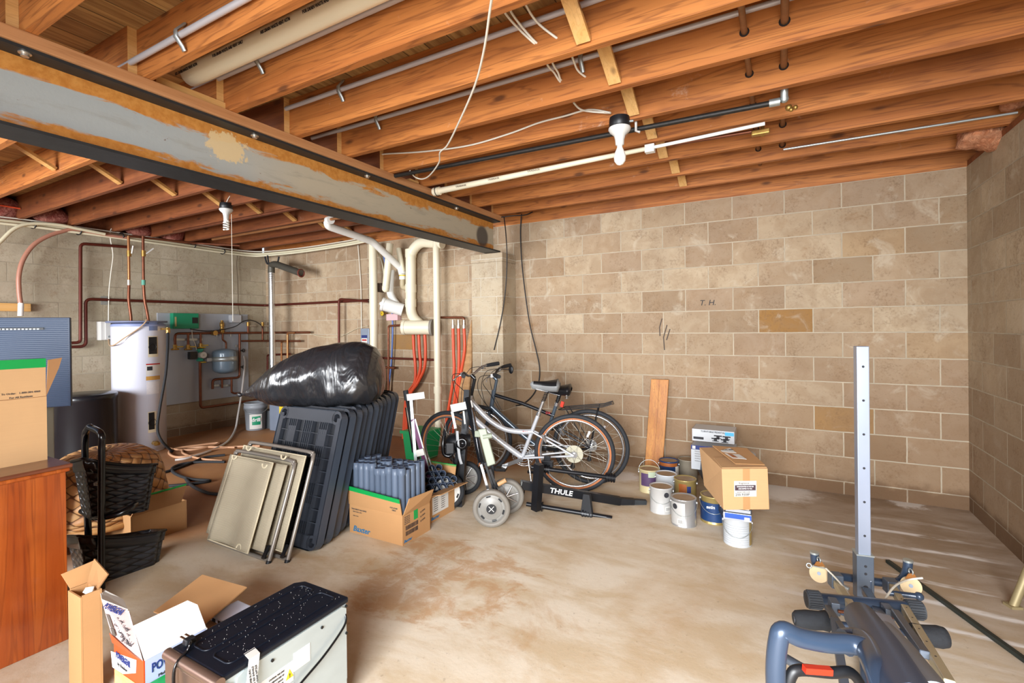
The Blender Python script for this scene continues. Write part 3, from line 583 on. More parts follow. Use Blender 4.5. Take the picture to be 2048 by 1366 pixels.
# bucket and low electrical box in the corner
q = Zp(512, 858); t = thing('pail', 'grey plastic pail with green and white label against the far wall', 'bucket', (q.x, q.y, 0))
MB().lathe([(.12, 0), (.125, .01), (.14, .3), (.15, .3), (.15, .33), (.145, .36), (.15, .365), (.15, .38), (.142, .38), (.125, .02), (0, .018)], (q.x, q.y, 0), 32).build('body', mat('pail_grey', '8f959c', .4, 0, .1, 8), t)
cyl_patch(q.x, q.y, .142, 499, 829, 524, 858).build('label', 'paper', t); cyl_patch(q.x, q.y, .1435, 504, 833, 521, 850).build('label_panel', 'green_box', t)
n = ray(512, 845); n.z = 0; n.normalize(); xr = Vector((-n.y, n.x, 0)) * -1; c = on_cyl(q.x, q.y, .146, 512, 840); text('drill', .07, c, xr, (0, 0, 1), 'lettering', 'ink_white', t, True)
MB().tube([Vector((q.x, q.y, .31)) - n * .0 + xr * (.15 * cos(a)) - n * (.155 * sin(a) * .9) - Vector((0, 0, .08 * sin(a))) for a in [pi * i / 12 for i in range(13)]], .003, 6).build('bail', 'galv', t)
q = Zp(548, 838); q.y = YB - .42; q.x = Yp(548, 838, q.y - .1).x; tag(MB().bb((q.x - .1, q.y - .1, 0), (q.x + .17, q.y + .1, .5)).build('equipment_case', mat('case_grey', '6e7787', .5), bevel=.01), 'blue-grey case partly hidden behind the trash bag and black panels', 'case')
q2 = Zp(562, 838); tag(MB().bb((q.x + .171, q.y - .14, .26), (q.x + .32, q.y - .13, .47)).bb((q.x + .171, q.y - .13, 0), (q.x + .32, q.y + .09, .5)).build('yellow_package', 'yellow'), 'yellow package peeking out behind the trash bag', 'package')

# drain pipes on the back wall
YD = YB - .13
def pvc(name, label, pts, r, m='pvc', rb=.08, cat='pipe'): return pipe(name, label, cat, pts, r, m, rb, seg=18)
yv = YB - .18; top = Yp(745, 445, yv); 
t = thing('drain_pipe', 'tall cream plastic drain pipe standing from floor to beam left of the pipe cluster', 'pipe', (top.x, yv, 0))
MB().cyl((top.x, yv, 0), (top.x, yv, 2.5), .052, seg=24).build('pipe', 'pvc', t); text('FOR DRAIN WASTE AND VENT ONLY', .028, (top.x - .035, yv - .046, 1.95), (0, 0, 1), (-1, -.6, 0), 'printed_marking', 'ink_grey', t)
x2 = Yp(873.5, 600, YB - .16).x; t = thing('drain_pipe', 'slim cream plastic pipe from floor to beam right of the big drain bend', 'pipe', (x2, YB - .16, 0))
MB().cyl((x2, YB - .16, 0), (x2, YB - .16, 2.45), .04, seg=20).build('pipe', 'pvc', t); MB().cyl((x2, YB - .16, .62), (x2, YB - .16, .7), .048, seg=20).build('coupling', 'pvc', t)
t = thing('drain_stack', 'thick cream plastic drain bending down to a capped cleanout on the back wall', 'pipe', tuple(Yp(840, 655, YD)))
MB().tube(bend_path(YPs(YD, (885, 487), (840, 484), (821.5, 505), (821.5, 632), (848, 655)), .14, 8), .062, 20).build('pipe', 'pvc', t)
for v in (507, 577, 606): c = Yp(821.5, v, YD); MB().cyl(c - Vector((0, 0, .05)), c + Vector((0, 0, .05)), .068, seg=20).build('coupling', 'pvc', t)
c0 = Yp(812, 655, YD - .1); c1 = Yp(862, 655, YD + .0); MB().cyl(c0, c1, .086, seg=24).build('cleanout', 'pvc', t); MB().cyl(c0 + (c0 - c1).normalized() * .035, c0, .092, seg=24).build('cleanout_cap', 'pvc', t); MB().cyl(c1, c1 + (c1 - c0).normalized() * .03, .1, seg=20).build('wall_sleeve', mat('grey_sleeve', '8c857c', .7), t)
t = thing('drain_stack', 'white plastic drain with a tilted capped cleanout beside the tall pipe', 'pipe', tuple(Yp(780, 610, YD)))
MB().tube(bend_path(YPs(YD, (782, 540), (780, 585), (785, 598), (796, 612)), .05), .046, 16).build('pipe', 'pvc_white', t)
c0 = Yp(768, 609, YD - .12); c1 = Yp(806, 620, YD + .02); MB().cyl(c0, c1, .078, seg=24).build('cleanout', 'pvc_white', t); MB().cyl(c0 + (c0 - c1).normalized() * .03, c0, .084, seg=24).ball(c0 + (c0 - c1).normalized() * .035, .025, 10).build('cleanout_cap', 'pvc_white', t)
pvc('vent_pipe', 'cream plastic pipe leaning down from the joists to a rounded end', YPs(YD - .1, (780, 487), (771, 577)), .042)
tag(MB().ball(Yp(771, 578, YD - .1), .043, 14).ball(Yp(771.5, 574, YD - .1), .046, 14, (1, 1, .7)).build('pipe_end_cap', 'pvc'), 'rounded cream end cap on the leaning vent pipe', 'cap')
t = thing('wye_fitting', 'white plastic wye joining the slanting drain above a trap', 'pipe fitting', tuple(Yp(804, 540, YD)))
MB().tube(YPs(YD, (797, 497), (805, 540), (805, 548)), .034, 14).build('pipe', 'pvc', t); MB().cyl(*YPs(YD, (800, 528), (805, 549)), .045, seg=16).build('wye_body', 'pvc_white', t); MB().cyl(*YPs(YD, (805, 549), (805, 559)), .04, seg=16).build('collar', 'pvc_white', t); MB().cyl(*YPs(YD, (805, 550), (805, 552.5)), .042, seg=16).build('band', 'yellow', t)
MB().tube(bend_path(YPs(YD, (805, 558), (805, 575), (816, 576)), .07), .033, 14).build('trap', mat('old_pvc', 'b5a786', .5), t)
g = thing('drain_pipe', 'white drain pipe slanting below the joists from an elbow to the wye', 'pipe', tuple(Xp(655, 445, -5.2)))
e0 = Vector((-4.35, 3.45, 2.44)); P = lambda u, v, y: Yp(u, v, y)
MB().tube(bend_path([P(662, 440, 3.55), P(655, 441, 3.58), P(656, 452, 3.6), P(745, 483, 4.2), P(800, 535, YD)], .05), .042, 16).build('pipe', 'pvc_white', g)
# copper and pex
pipe('copper_pipe', 'copper pipe beside the blue tubing right of the tall drain pipe', 'pipe', YPs(YB - .06, (808, 650), (777, 652), (777, 787)), .014, 'copper', .03)
pipe('copper_pipe', 'dark copper pipe crossing low behind the trash bag toward the slim drain', 'pipe', YPs(YB - .05, (740, 715), (876, 720)), .014, 'copper_dark', .02)
pipe('copper_pipe', 'short copper stub pipe to the right of the trash bag', 'pipe', YPs(YB - .06, (760, 734), (790, 736)), .016, 'copper', .02)
pipe('copper_manifold', 'small copper manifold feeding three orange tubes near the pier', 'pipe', YPs(YB - .06, (876, 635), (928, 635), (929, 655)), .014, 'copper', .03)
pt = mat('pex_orange', 'd8502c', .4, 0, .06, 8)
for i, u in enumerate((827, 838, 850)):
    wire('orange_tube', 'orange heating tube under the big cleanout, %s of three' % ['left', 'middle', 'right'][i], 'tube', YPs(YB - .07, (u - .5, 667), (u + 1, 700), (u + (4, 3, -1)[i], 735), (u + (2, -6, -14)[i], 765), (812 + i * 3, 800), (806 + i * 3, 900)), .02, pt, 'orange tubes under the cleanout')
    c = Yp(u, 667, YB - .07); tag(MB().cyl(c, c + Vector((0, 0, .05)), .016).build('tube_fitting', 'galv'), 'crimp fitting above the orange tube, %s of three' % ['left', 'middle', 'right'][i], 'fitting', 'tube fittings')
for i, u in enumerate((906, 917, 928)):
    wire('orange_tube', 'orange heating tube by the block pier, %s of three' % ['left', 'middle', 'right'][i], 'tube', YPs(YB - .07, (u, 655), (u + 1, 700), (u + (2, 0, -6)[i], 745), (u + (-6, -8, -14)[i], 800), (u + (-18, -20, -22)[i], 870)), .019, pt, 'orange tubes by the pier')
    c = Yp(u, 655, YB - .07); tag(MB().cyl(c, c + Vector((0, 0, .09)), .013).cyl(c - Vector((0, 0, .01)), c + Vector((0, 0, .03)), .02).build('tube_fitting', 'solder'), 'solder fitting above the orange tube by the pier, %s of three' % ['left', 'middle', 'right'][i], 'fitting', 'tube fittings')
wire('blue_tube', 'thin blue tube hanging down the back wall beside the copper pipe', 'tube', YPs(YB - .05, (766, 505), (776, 560), (785, 640), (783, 720), (777, 780), (772, 830)), .011, mat('pex_blue', '5876b8', .4))
wire('cream_tube', 'cream tube curving down behind the leaning vent pipe', 'tube', YPs(YB - .05, (750, 495), (762, 520), (768, 550), (766, 575)), .01, 'cable_cream')
t = thing('vent_damper', 'round brown vent stub in the back wall beside the tall drain', 'vent', tuple(Yp(757, 575, YB - .08))); c = Yp(757, 575, YB - .1)
MB().cyl(c, c + Vector((0, .1, 0)), .06).build('stub', mat('brown_vent', '4a382c', .6), t)
t = thing('gas_valve', 'yellow-handled valve above the copper pipe on the back wall', 'valve', tuple(Yp(764, 627, YB - .1))); c = Yp(764, 627, YB - .1)
MB().torus(c, (0, 1, 0), .022, .008, 18, 6).box(c, (.04, .008, .008)).box(c, (.008, .008, .04)).build('handle', 'yellow', t); MB().cyl(c, c + Vector((0, .09, 0)), .009).build('stem', 'brass', t)
c = Yp(783, 633, YB - .05); tag(MB().bb(c + Vector((-.07, -.02, -.05)), c + Vector((.12, .04, .03))).build('foam_package', mat('foam_pink', 'd8b0b4', .8)), 'pink foam block wedged under the white cleanout', 'foam')
a, b = Yp(721, 657, YB - .09), Yp(738, 690, YB - .09)
t = thing('thermostat_box', 'slim grey electrical box with blue and red label beside the tall drain', 'electrical box', (a.x, YB - .05, b.z))
MB().bb((a.x, YB - .09, b.z), (b.x, YB - .002, a.z)).build('housing', mat('box_grey', '8d98a8', .4, .2), t, bevel=.004)
MB().bb((a.x + .02, YB - .092, b.z + .03), (b.x - .03, YB - .089, b.z + .13)).build('label', 'paper', t); MB().bb((a.x + .02, YB - .094, b.z + .09), (b.x - .03, YB - .091, b.z + .13)).build('label_band', 'ink_navy', t); MB().bb((a.x + .03, YB - .094, b.z + .055), (b.x - .04, YB - .091, b.z + .075)).build('label_stripe', 'ink_red', t)
wire('white_cable', 'white cable running down the back wall into the slim grey box', 'cable', YPs(YB - .02, (716, 490), (719, 530), (722, 580), (723, 657)), .006, 'cable_white')
wire('thin_wire', 'thin tan wire drooping across the back wall to the grey box', 'wire', YPs(YB - .02, (620, 668), (650, 674), (680, 673), (712, 658), (736, 652)), .003, 'cable_cream')
wire('sensor_cable', 'dark sensor cable looping down from the joists to the junction box', 'cable', XPs(XL + .03, (475, 508), (473, 530), (475, 560), (476, 590), (476, 610), (480, 632)), .006, mat('dark_tan', '6b5c48', .6))
wire('control_cable', 'black control cable draped from the junction box along the manifold', 'cable', XPs(XL + .12, (380, 658), (410, 662), (440, 660), (470, 653), (488, 642), (505, 641), (522, 650), (526, 660)), .006, 'cable_black')
wire('heating_wire', 'white wire hanging from the green control box to the pump', 'cable', XPs(XL + .1, (384, 658), (385, 675), (391, 690), (393, 700)), .004, 'cable_white')
# cables and cream tubing bundled along the top of the walls
def topline(off, dz, label, m, r, grp='tubing along the wall tops', s=0):
    pts = [Xp(-40, 436, XL + off), Xp(60, 447, XL + off), Xp(150, 459, XL + off), Xp(250, 473, XL + off), Xp(350, 487, XL + off), Xp(440, 500, XL + off)]
    pts = [p + Vector((0, 0, dz)) for p in pts]; z = pts[-1].z
    pts += [Vector((XL + off + .02, YB - .35, z)), Vector((XL + off + .25, YB - off - .1, z)), Vector((XL + 1.0, YB - off, z + .01)), Vector((XL + 1.8, YB - off, z + .02)), Vector((-4.7, YB - off - .03, z + .03))]
    wire('ceiling_tube', label, 'tube', pts, r, m, grp)
topline(.10, 0, 'cream heating tube along the tops of both left walls, the thickest', 'cable_cream', .018)
topline(.14, -.03, 'cream heating tube sagging just below the thickest one', mat('cable_ivory', 'e2dcc0', .45), .014)
topline(.07, .035, 'white cable running above the cream heating tubes', 'cable_white', .008)
wire('ceiling_tube', 'cream tube curving from the left edge up into the bundle', 'tube', XPs(XL + .17, (-20, 500), (0, 484), (25, 460), (50, 449), (80, 447), (120, 450), (155, 457), (210, 468)), .018, 'cable_cream')
t = thing('supply_hose', 'pinkish brown hose arching up the left wall to the ceiling bundle', 'hose', tuple(Xp(40, 630, XL + .1)))
MB().tube(smooth_path(XPs(XL + .14, (41, 606), (38, 580), (38, 550), (46, 520), (65, 492), (90, 475), (120, 464), (152, 459), (200, 468), (255, 476)), 8), .021, 12).build('hose', mat('hose_brown', 'b07c68', .4), t)
MB().cyl(*XPs(XL + .14, (41, 632), (42, 606)), .024, seg=12).build('sleeve', 'pvc_white', t)
a, b = Xp(-40, 605, XL + .03), Xp(61, 623, XL + .03)
tag(MB().bb((XL + .002, a.y, b.z), (XL + .04, b.y, a.z)).build('mounting_board', 'pine'), 'pine board fixed to the left wall behind the monitor', 'board')
for u, v in ((66, 450), (157, 463), (242, 472), (386, 491), (445, 503)):
    c = Xp(u, v, XL + .12); tag(MB().tube([c + Vector((0, .035 * cos(a) * .3, .035 * sin(a))) + Vector((.045 * cos(a), 0, 0)) for a in [pi * i / 6 for i in range(13)]], .007, 6).build('cable_strap', 'black_plastic'), 'black strap holding the cream tubes to the left wall top', 'strap', 'cable straps')
c = Xp(209, 601, XL + .02); tag(MB().bb(c + Vector((-.018, -.03, -.05)), c + Vector((.0, .03, .05))).build('pipe_bracket', 'galv'), 'small metal bracket clamping the dark pipe left of the heater', 'bracket')
# copper runs under the left joists
for (pts, lab, m) in (([Vector((-6.2, 3.05, ZJ - .03)), Vector((-3.1, 3.05, ZJ - .03))], 'near', 'copper'), ([Vector((-6.3, 3.55, ZJ - .03)), Vector((-3.0, 3.55, ZJ - .03))], 'far', 'copper_bright')):
    pipe('copper_pipe', 'copper pipe strapped under the left joists, the %s one of two' % lab, 'pipe', pts, .015, m, .03, 'copper pipes under the left joists')
pipe('copper_pipe', 'copper pipe along the top of the left wall joining the heater risers', 'pipe', [Vector((hx - .02, Xp(257, 472, hx - .02).y, Xp(257, 472, hx - .02).z)), Vector((hx - .02, 3.5, ZJ - .06)), Vector((-6.3, 3.9, ZJ - .06))], .014, 'copper', .03)
# hoses on the floor
def floor_pts(*uv, z=.012): return [Zp(u, v, z) for u, v in uv]
t = thing('garden_hose', 'tan garden hose coiled on the floor in front of the water heater', 'hose', tuple(Zp(380, 900)))
MB().tube(smooth_path([on_cyl(hx, hy, rh + .11, 310, 886)] + floor_pts((330, 892), (345, 898), (380, 900), (420, 893), (437, 886), (400, 890), (352, 897), (338, 905), (352, 914), (385, 911), (440, 897), (480, 893), (520, 892)), 8), .013, 8).build('hose', mat('hose_tan', 'b98d6c', .5), t)
MB().cyl(on_cyl(hx, hy, rh + .05, 307, 886), on_cyl(hx, hy, rh + .13, 312, 887), .02, seg=10).build('coupling', 'brass', t)
wire('garden_hose', 'tan hose looping wide across the floor behind the folded chairs', 'hose', floor_pts((445, 922), (405, 918), (380, 912), (365, 905), (372, 897), (410, 894), (470, 895)), .012, 'hose_tan')
pv = Xp(487, 712, XL + .17)
wire('white_hose', 'white drain hose hanging from the manifold and trailing on the floor', 'hose', [pv, Xp(489, 730, XL + .2), Xp(484, 780, XL + .3), Xp(476, 830, XL + .4), Xp(470, 860, XL + .5)] + floor_pts((455, 883), (425, 900), (380, 915), (350, 920)), .013, mat('hose_white', 'c8c4c0', .4))
wire('black_hose', 'black hose winding over the damp floor toward the baskets', 'hose', floor_pts((260, 965), (300, 952), (345, 940), (385, 925), (410, 915), (450, 910)), .014, 'rubber')
wire('black_hose', 'black hose looping back behind the folded chairs', 'hose', floor_pts((290, 973), (350, 971), (420, 962), (380, 958), (350, 947), (345, 936), (365, 928), (400, 924), (450, 924)), .014, 'rubber')
wire('black_hose', 'short black hose bending toward the chair stack', 'hose', floor_pts((372, 958), (385, 972), (410, 984), (430, 988), (470, 990)), .014, 'rubber')

# hanging lamps
def lamp_base(t, c, r=.06):
    MB().lathe([(r * .95, .02), (r, 0), (r, -.03), (r * .9, -.035)], c, 24).build('ceiling_box', 'black_plastic', t)
    MB().lathe([(r * 1.05, -.035), (r * 1.08, -.042), (r * .95, -.055), (.03, -.075), (.024, -.1), (.022, -.125), (.015, -.128)], c, 24).build('lampholder', 'white_paint', t)
c = Dp(452, 411, 4.6); lz = ZJ - .02
t = thing('spiral_lamp', 'white spiral bulb in a porcelain holder under the left joists', 'lamp', tuple(c)); lamp_base(t, c, .055)
MB().tube([c + Vector((.022 * cos(a), .022 * sin(a), -.15 - .0035 * a)) for a in [i * .4 for i in range(58)]], .007, 8).build('spiral_tube', mat('bulb_white', 'f0efe8', .25), t); MB().cyl(c + Vector((0, 0, -.128)), c + Vector((0, 0, -.16)), .022).build('bulb_base', 'bulb_white', t)
wire('pull_cord', 'thin white pull cord hanging straight from the spiral lamp', 'cord', [c + Vector((.035, .03, -.08)), c + Vector((.036, .03, -.5)), c + Vector((.036, .03, -1.1))], .0022, 'cable_white', n=2)
wire('lamp_wire', 'short wire rising from the spiral lamp to the beam', 'wire', [c + Vector((.0, 0, .02)), c + Vector((.03, .03, .1)), c + Vector((.05, .1, .13))], .004, 'cable_white')
# ================================================================== runs and cables between the right-hand joists
def xrun(name, label, y, z, x0, x1, r, m, cat='pipe', group=None, clips=()):
    t = thing(name, label, cat, (x0, y, z), group); MB().cyl((x0, y, z), (x1, y, z), r, seg=14).build('tube', m, t)
    for x in clips: MB().tube([(x, y + .02, z + .06), (x, y - r - .004, z + r), (x, y - r - .004, z - r), (x, y + .01, z - r - .03), (x, y + .018, z - .06)], .006, 6, flat=2.2).build('pipe_strap', 'galv', t)
    return t
def xr_line(u, v, y): p = Yp(u, v, y); return p.z
# grey conduits fastened to the joist faces
y = yk[1] - .065; xrun('conduit', 'grey conduit strapped along the second joist at the upper left', y, Yp(420, 37, y).z, -3.2, 1.2, .013, 'conduit', 'conduit', None, (Yp(359, 30, y).x,))
y = yk[2] - .065; xrun('conduit', 'grey conduit just below the big cream drain pipe', y, Yp(600, 85, y).z, -2.9, 1.2, .013, 'conduit', 'conduit', None, (Yp(519, 120, y).x,))
y = yk[3] - .062; xrun('conduit', 'grey conduit between the third and fourth joists, left of the dangling wires', y, Yp(850, 120, y).z, -2.9, 1.2, .013, 'conduit', 'conduit', None, (Yp(681, 172, y).x,))
y = yk[4] - .075; xrun('conduit', 'grey conduit hugging the fifth joist above the bulb', y, Yp(940, 184, y).z, -2.9, 1.2, .013, 'conduit', 'conduit', None, (Yp(755, 238, y).x, Yp(1163, 118, y).x))
y = 1.42; z0 = 2.737
t = xrun('drain_pipe', 'big cream plastic drain pipe between the upper left joists', y, z0 + .0, -2.70, 1.2, .052, 'pvc')
for i, (u, v) in enumerate(((377, 140), (460, 100), (555, 55), (650, 10))):
    q = Yp(u, v, y - .04); text('FOR DRAIN WASTE AND VENT ONLY' if i % 2 else 'ABS DRAIN WASTE VENT ASTM', .018, (q.x, y - .0535, z0 - .004), (1, 0, 0), (0, -.35, 1), 'printed_marking', 'ink_black', t, True, .8)
# cream pipe under the joists running right from the beam plate
y = yk[7] - .15; z1 = ZJ - .03
g = thing('drain_pipe', 'long cream plastic pipe hung under the joists from the beam to beyond the bulb', 'pipe', (-2.3, 3.2, 2.55))
pa, pb_ = Zp(868, 384, 2.548), Zp(1300, 296, 2.553)
MB().cyl(pa, pb_, .026, .014, seg=18).build('pipe', 'pvc', g); MB().cyl(pa, pa.lerp(pb_, .035), .034, seg=18).build('coupling', 'pvc', g)
pb2 = Zp(1530, 247, 2.556); MB().cyl(pb_, pb2, .011, seg=10).build('thin_extension', 'pvc_white', g); q = pb_; MB().bb(q + Vector((-.03, -.02, -.03)), q + Vector((.03, .02, .02))).build('hanger', 'pvc_white', g)
MB().tube([pa.lerp(pb_, .02) + Vector((0, .04 * cos(a), .04 * sin(a))) for a in [2 * pi * i / 16 for i in range(17)]], .003, 5).build('band', 'cable_black', g)
for k, (u, v) in enumerate(((925, 371), (990, 357), (1070, 340))): q = Zp(u, v, 2.548); text('DRAINAGE', .02, q + Vector((0, -.024, -.009)), (1, 0, 0), (0, -.6, .8), 'printed_marking', 'ink_grey', g)
# black iron gas pipe and rusty pipe
pk, pe = Zp(790, 352, 2.56), Zp(1560, 203, 2.56)
t = thing('iron_pipe', 'black iron pipe crossing under the joists behind the bulb', 'pipe', tuple(pk))
MB().cyl(pk, pe, .0145, seg=14).build('pipe', mat('black_iron', '2a2826', .5, .4, .3, 30, .2), t)
MB().cyl(pe + (pk - pe).normalized() * .05, pe, .02).ball(pe + Vector((.02, 0, .01)), .022, 10).cyl(pe + Vector((.02, 0, 0)), pe + Vector((.02, -.02, .06)), .018).build('elbow', 'galv', t)
MB().ball(pe + Vector((.04, .03, -.03)), .018, 8).ball(pe + Vector((.05, .01, -.05)), .012, 8).ball(pe + Vector((.07, .03, -.035)), .013, 8).build('valve', 'brass', t)
MB().tube([Zp(1272, 262, 2.54) + Vector((0, 0, .1)), Zp(1272, 262, 2.54), Zp(1280, 264, 2.53)], .008, 6).build('hook', 'white_paint', t)
pk, pe = Zp(1345, 289, 2.57), Zp(1510, 262, 2.57)
pipe('copper_pipe', 'dull copper pipe under the joists running toward the valve fitting', 'pipe', [pk, pe], .011, 'copper')
c = pe; tag(MB().bb(c + Vector((-.02, -.02, -.03)), c + Vector((.08, .02, .0))).cyl(c + Vector((.04, .01, -.03)), c + Vector((.04, .05, .05)), .012).build('valve_fitting', 'brass', bevel=.006), 'brass valve fitting at the end of the dull copper pipe', 'fitting')
pk, pe = Zp(1567, 299, 2.575), Zp(2035, 225, 2.575)
pipe('conduit', 'thin shiny conduit running under the far joists to the right wall', 'conduit', [pk, pe], .007, 'galv'); 
# copper pipes threaded through the joists, front to back
for u, v0, v1, r, lab in ((1567, 0, 315, .0155, 'right'), (1490, 30, 330, .0135, 'left')):
    z = ZJ + .10; a = Zp(u - 2 if lab == 'right' else 1483, 55, z)
    t = thing('joist_pipe', 'copper pipe threaded front to back through holes in the joists, the %s of two' % lab, 'pipe', (a.x, 2.0, z), 'copper pipes through the joists')
    ye = yk[9] - .05 if lab == 'right' else yk[9] - .05; x_ = Zp(1567, 160, z - .0).x if lab == 'right' else Zp(1490, 75, z).x
    MB().cyl((x_, .9, z), (x_, ye - .36 * (lab == 'right'), z), r, seg=12).build('tube', mat('old_copper', '8a6a4c', .45, .6, .3, 30), t)
    for yy in yk[2:9]: MB().lathe([(r + .001, 0), (r + .007, 0), (r + .007, .001)], (x_, yy - .0395, z), 16, (0, 1, 0)).build('hole_rim', mat('hole_dark', '1a0d06', .9), t)
    if lab == 'right': MB().cyl((x_, 1.62, z), (x_, 1.68, z), r + .004).build('coupling', 'solder', t)
# cables drooping through the joist above the dangling wires
def Y2(u, v, y): return Yp(u, v, y)
for i, pts in enumerate((((1008, 22, 3), (1035, 55, 3), (1068, 86, 3)), ((1020, 20, 3), (1045, 55, 3), (1072, 85, 3)), ((1052, 10, 3), (1075, 45, 3), (1112, 75, 3)),
                         ((1095, 130, 4), (1108, 145, 4), (1120, 163, 4)), ((1106, 128, 4), (1116, 145, 4), (1122, 160, 4)), ((1146, 118, 4), (1155, 140, 4), (1170, 153, 4)))):
    q = [Y2(u, v, yk[k] - .04 - .10 * (1 - j / 2)) for j, (u, v, k) in enumerate(pts)]; q = [q[0] + Vector((-.02, -.05, .08))] + q + [q[-1] + Vector((.01, .05, .01))]
    wire('romex_cable', 'white electrical cable passing down through the %s joist, %s strand' % (('fourth', 'fifth')[i // 3], ('left', 'middle', 'right')[i % 3]), 'cable', q, .0055, 'cable_white', 'white cables through the joists')
q = [Zp(987, -25, 2.5), Zp(980, 20, 2.5), Zp(968, 100, 2.49), Zp(950, 170, 2.49), Zp(920, 240, 2.5), Zp(895, 290, 2.52), Zp(880, 305, 2.53), Zp(878, 325, 2.53), Zp(860, 350, 2.53), Zp(845, 358, 2.54), Zp(830, 354, 2.56), Zp(820, 342, 2.575)]
for p in q: p.z = min(p.z, ZJ - .01)
wire('loose_wire', 'long white wire dangling loosely below the joists toward the beam', 'wire', q, .005, 'cable_white')
q = [Yp(u_, v_, 2.785) for u_, v_ in ((712, 326), (735, 317), (770, 310), (850, 305), (940, 293), (1020, 270), (1080, 248), (1130, 235), (1180, 222))] + [Yp(1222, 228, 2.74)]
wire('lamp_cable', 'white cable stapled along the joist face to the ceiling bulb', 'cable', [p + Vector((0, -.02, 0)) for p in q], .006, 'cable_white')
wire('lamp_cable', 'short white cable joining the bulb from behind the fifth joist', 'cable', [Yp(1147, 205, 2.62), Yp(1160, 218, 2.68), Yp(1180, 223, 2.73), Yp(1222, 226, 2.74)], .006, 'cable_white')
c = Dp(1239, 243, 2.58); c.z = min(c.z, ZJ - .03)
t = thing('ceiling_bulb', 'white round bulb in a black box and porcelain holder under the right joists', 'lamp', tuple(c)); lamp_base(t, c, .055)
MB().lathe([(.013, -.125), (.015, -.14), (.026, -.165), (.032, -.19), (.029, -.212), (.016, -.229), (0, -.234)], c, 24).build('bulb', 'bulb_white', t); MB().cyl(c + Vector((.055, 0, -.01)), c + Vector((.075, 0, -.012)), .006).build('screw', 'galv', t)
# insulation tufts at the rim
def tuft(c, sx, sy, sz, label, m, seed):
    random.seed(seed); mb = MB(); mb.ball((0, 0, 0), 1, 20, (sx, sy, sz))
    for v in mb.v:
        n = 1 + .22 * sin(v.x * 31 + seed) * cos(v.z * 27 + seed * 2) + U(-.07, .07); v *= n
    mb.v = [v + Vector(c) for v in mb.v]; tag(mb.build('insulation_batt', m), label, 'insulation', 'pink insulation at the rim joists')
def ins(name, col1, col2):
    m, nt, b = base(name); tc = nd(nt, 'ShaderNodeTexCoord'); n = noise(nt, tc.outputs['Object'], 18, 6, .7, 1.5)
    nt.links.new(mixc(nt, sstep(nt, n, .35, .65), col1, col2), b.inputs['Base Color']); b.inputs['Roughness'].default_value = 1; bump(nt, b, n, 1., .03)
ins('insul', S('c07850'), S('e0a078')); ins('insul_red', S('8c4238'), S('c08070'))
tuft((XR - .06, yk[8] + .18, ZJ + .02), .15, .12, .10, 'ragged tan insulation bulging over the right wall', 'insul', 3)
tuft((XR - .02, yk[7] + .2, ZJ + .08), .07, .1, .06, 'small insulation tuft at the right edge nearer the camera', 'insul', 4)
for k, n_ in ((0, 'nearest'), (1, 'second'), (2, 'third'), (3, 'fourth'), (5, 'fifth'), (6, 'farthest')):
    ya = yk[k] + .2
    tuft((XL + .02, ya + .0, ZJ + .10), .1, .16, .12, 'dark pink insulation stuffed between joists over the left wall, %s pocket' % n_, 'insul_red', 10 + k)
for k, dx in ((0, .35), (1, .2), (2, .12)):
    z = ZJ + .1; tag(MB().tube([(XL + .15 + dx * 0, yk[k] + .02, z), (XL + .18, yk[k] + .32, z - .01)], .008, 8).build('orange_tube', pt), 'orange tube end crossing a joist pocket over the left wall, %s' % ('nearest', 'middle', 'farthest')[k], 'tube', 'orange tubes over the left wall')
wire('black_cord', 'black cord dropping from the joists past the beam end to the bicycles', 'cord', [Yp(1008, 435, 4.50)] + YPs(4.44, (1012, 470), (1014, 520), (1011, 580), (1002, 640), (988, 700)), .006, 'cable_black')
wire('black_cord', 'black cord hanging down the back wall behind the bicycle seats', 'cord', YPs(YB - .03, (1043, 428), (1041, 470), (1045, 540), (1058, 640), (1072, 700), (1079, 735), (1077, 765), (1066, 790), (1045, 808), (1020, 811), (1000, 800)), .007, 'cable_black')
wire('black_cord', 'short black cord tacked along the last joist near the pier', 'cord', [Yp(985, 437, 4.45), Yp(1020, 432, 4.5), Yp(1050, 430, 4.6), Yp(1065, 424, 4.68)], .006, 'cable_black')
tag(MB().slab([Yp(922, 744, 4.70), Yp(943, 640, 4.72), Yp(943, 720, 4.70), Yp(932, 850, 4.62), Yp(912, 850, 4.62)], .02).build('leaning_board', 'raw_wood'), 'pale board leaning in the corner behind the orange tubes', 'board')
# ================================================================== left foreground: cabinet, boxes, baskets, appliance
CT = .80; c0 = Zp(147, 926, CT); cx, cy = c0.x, c0.y
t = thing('wooden_cabinet', 'red-brown varnished wooden cabinet at the left edge of the room', 'cabinet', (cx - .3, cy - .6, 0))
MB().bb((cx - .75, cy - 1.5, 0), (cx - .02, cy - .02, CT - .035)).build('side_panel', 'mahogany', t, bevel=.003)
MB().bb((cx - .79, cy - 1.55, CT - .018), (cx, cy, CT)).build('top_board', 'mahogany_top', t, bevel=.006)
MB().bb((cx - .78, cy - 1.53, CT - .036), (cx - .008, cy - .008, CT - .018)).build('top_moulding', 'mahogany', t, bevel=.006)
b0 = Zp(95, 919, CT); bx, by = b0.x, b0.y; zc = Xp(93, 792, bx).z; zt = Xp(93, 718, bx).z
t = thing('cardboard_box', 'pale open cardboard box with bright green taped rim on the wooden cabinet', 'box', (bx - .2, by - .3, CT))
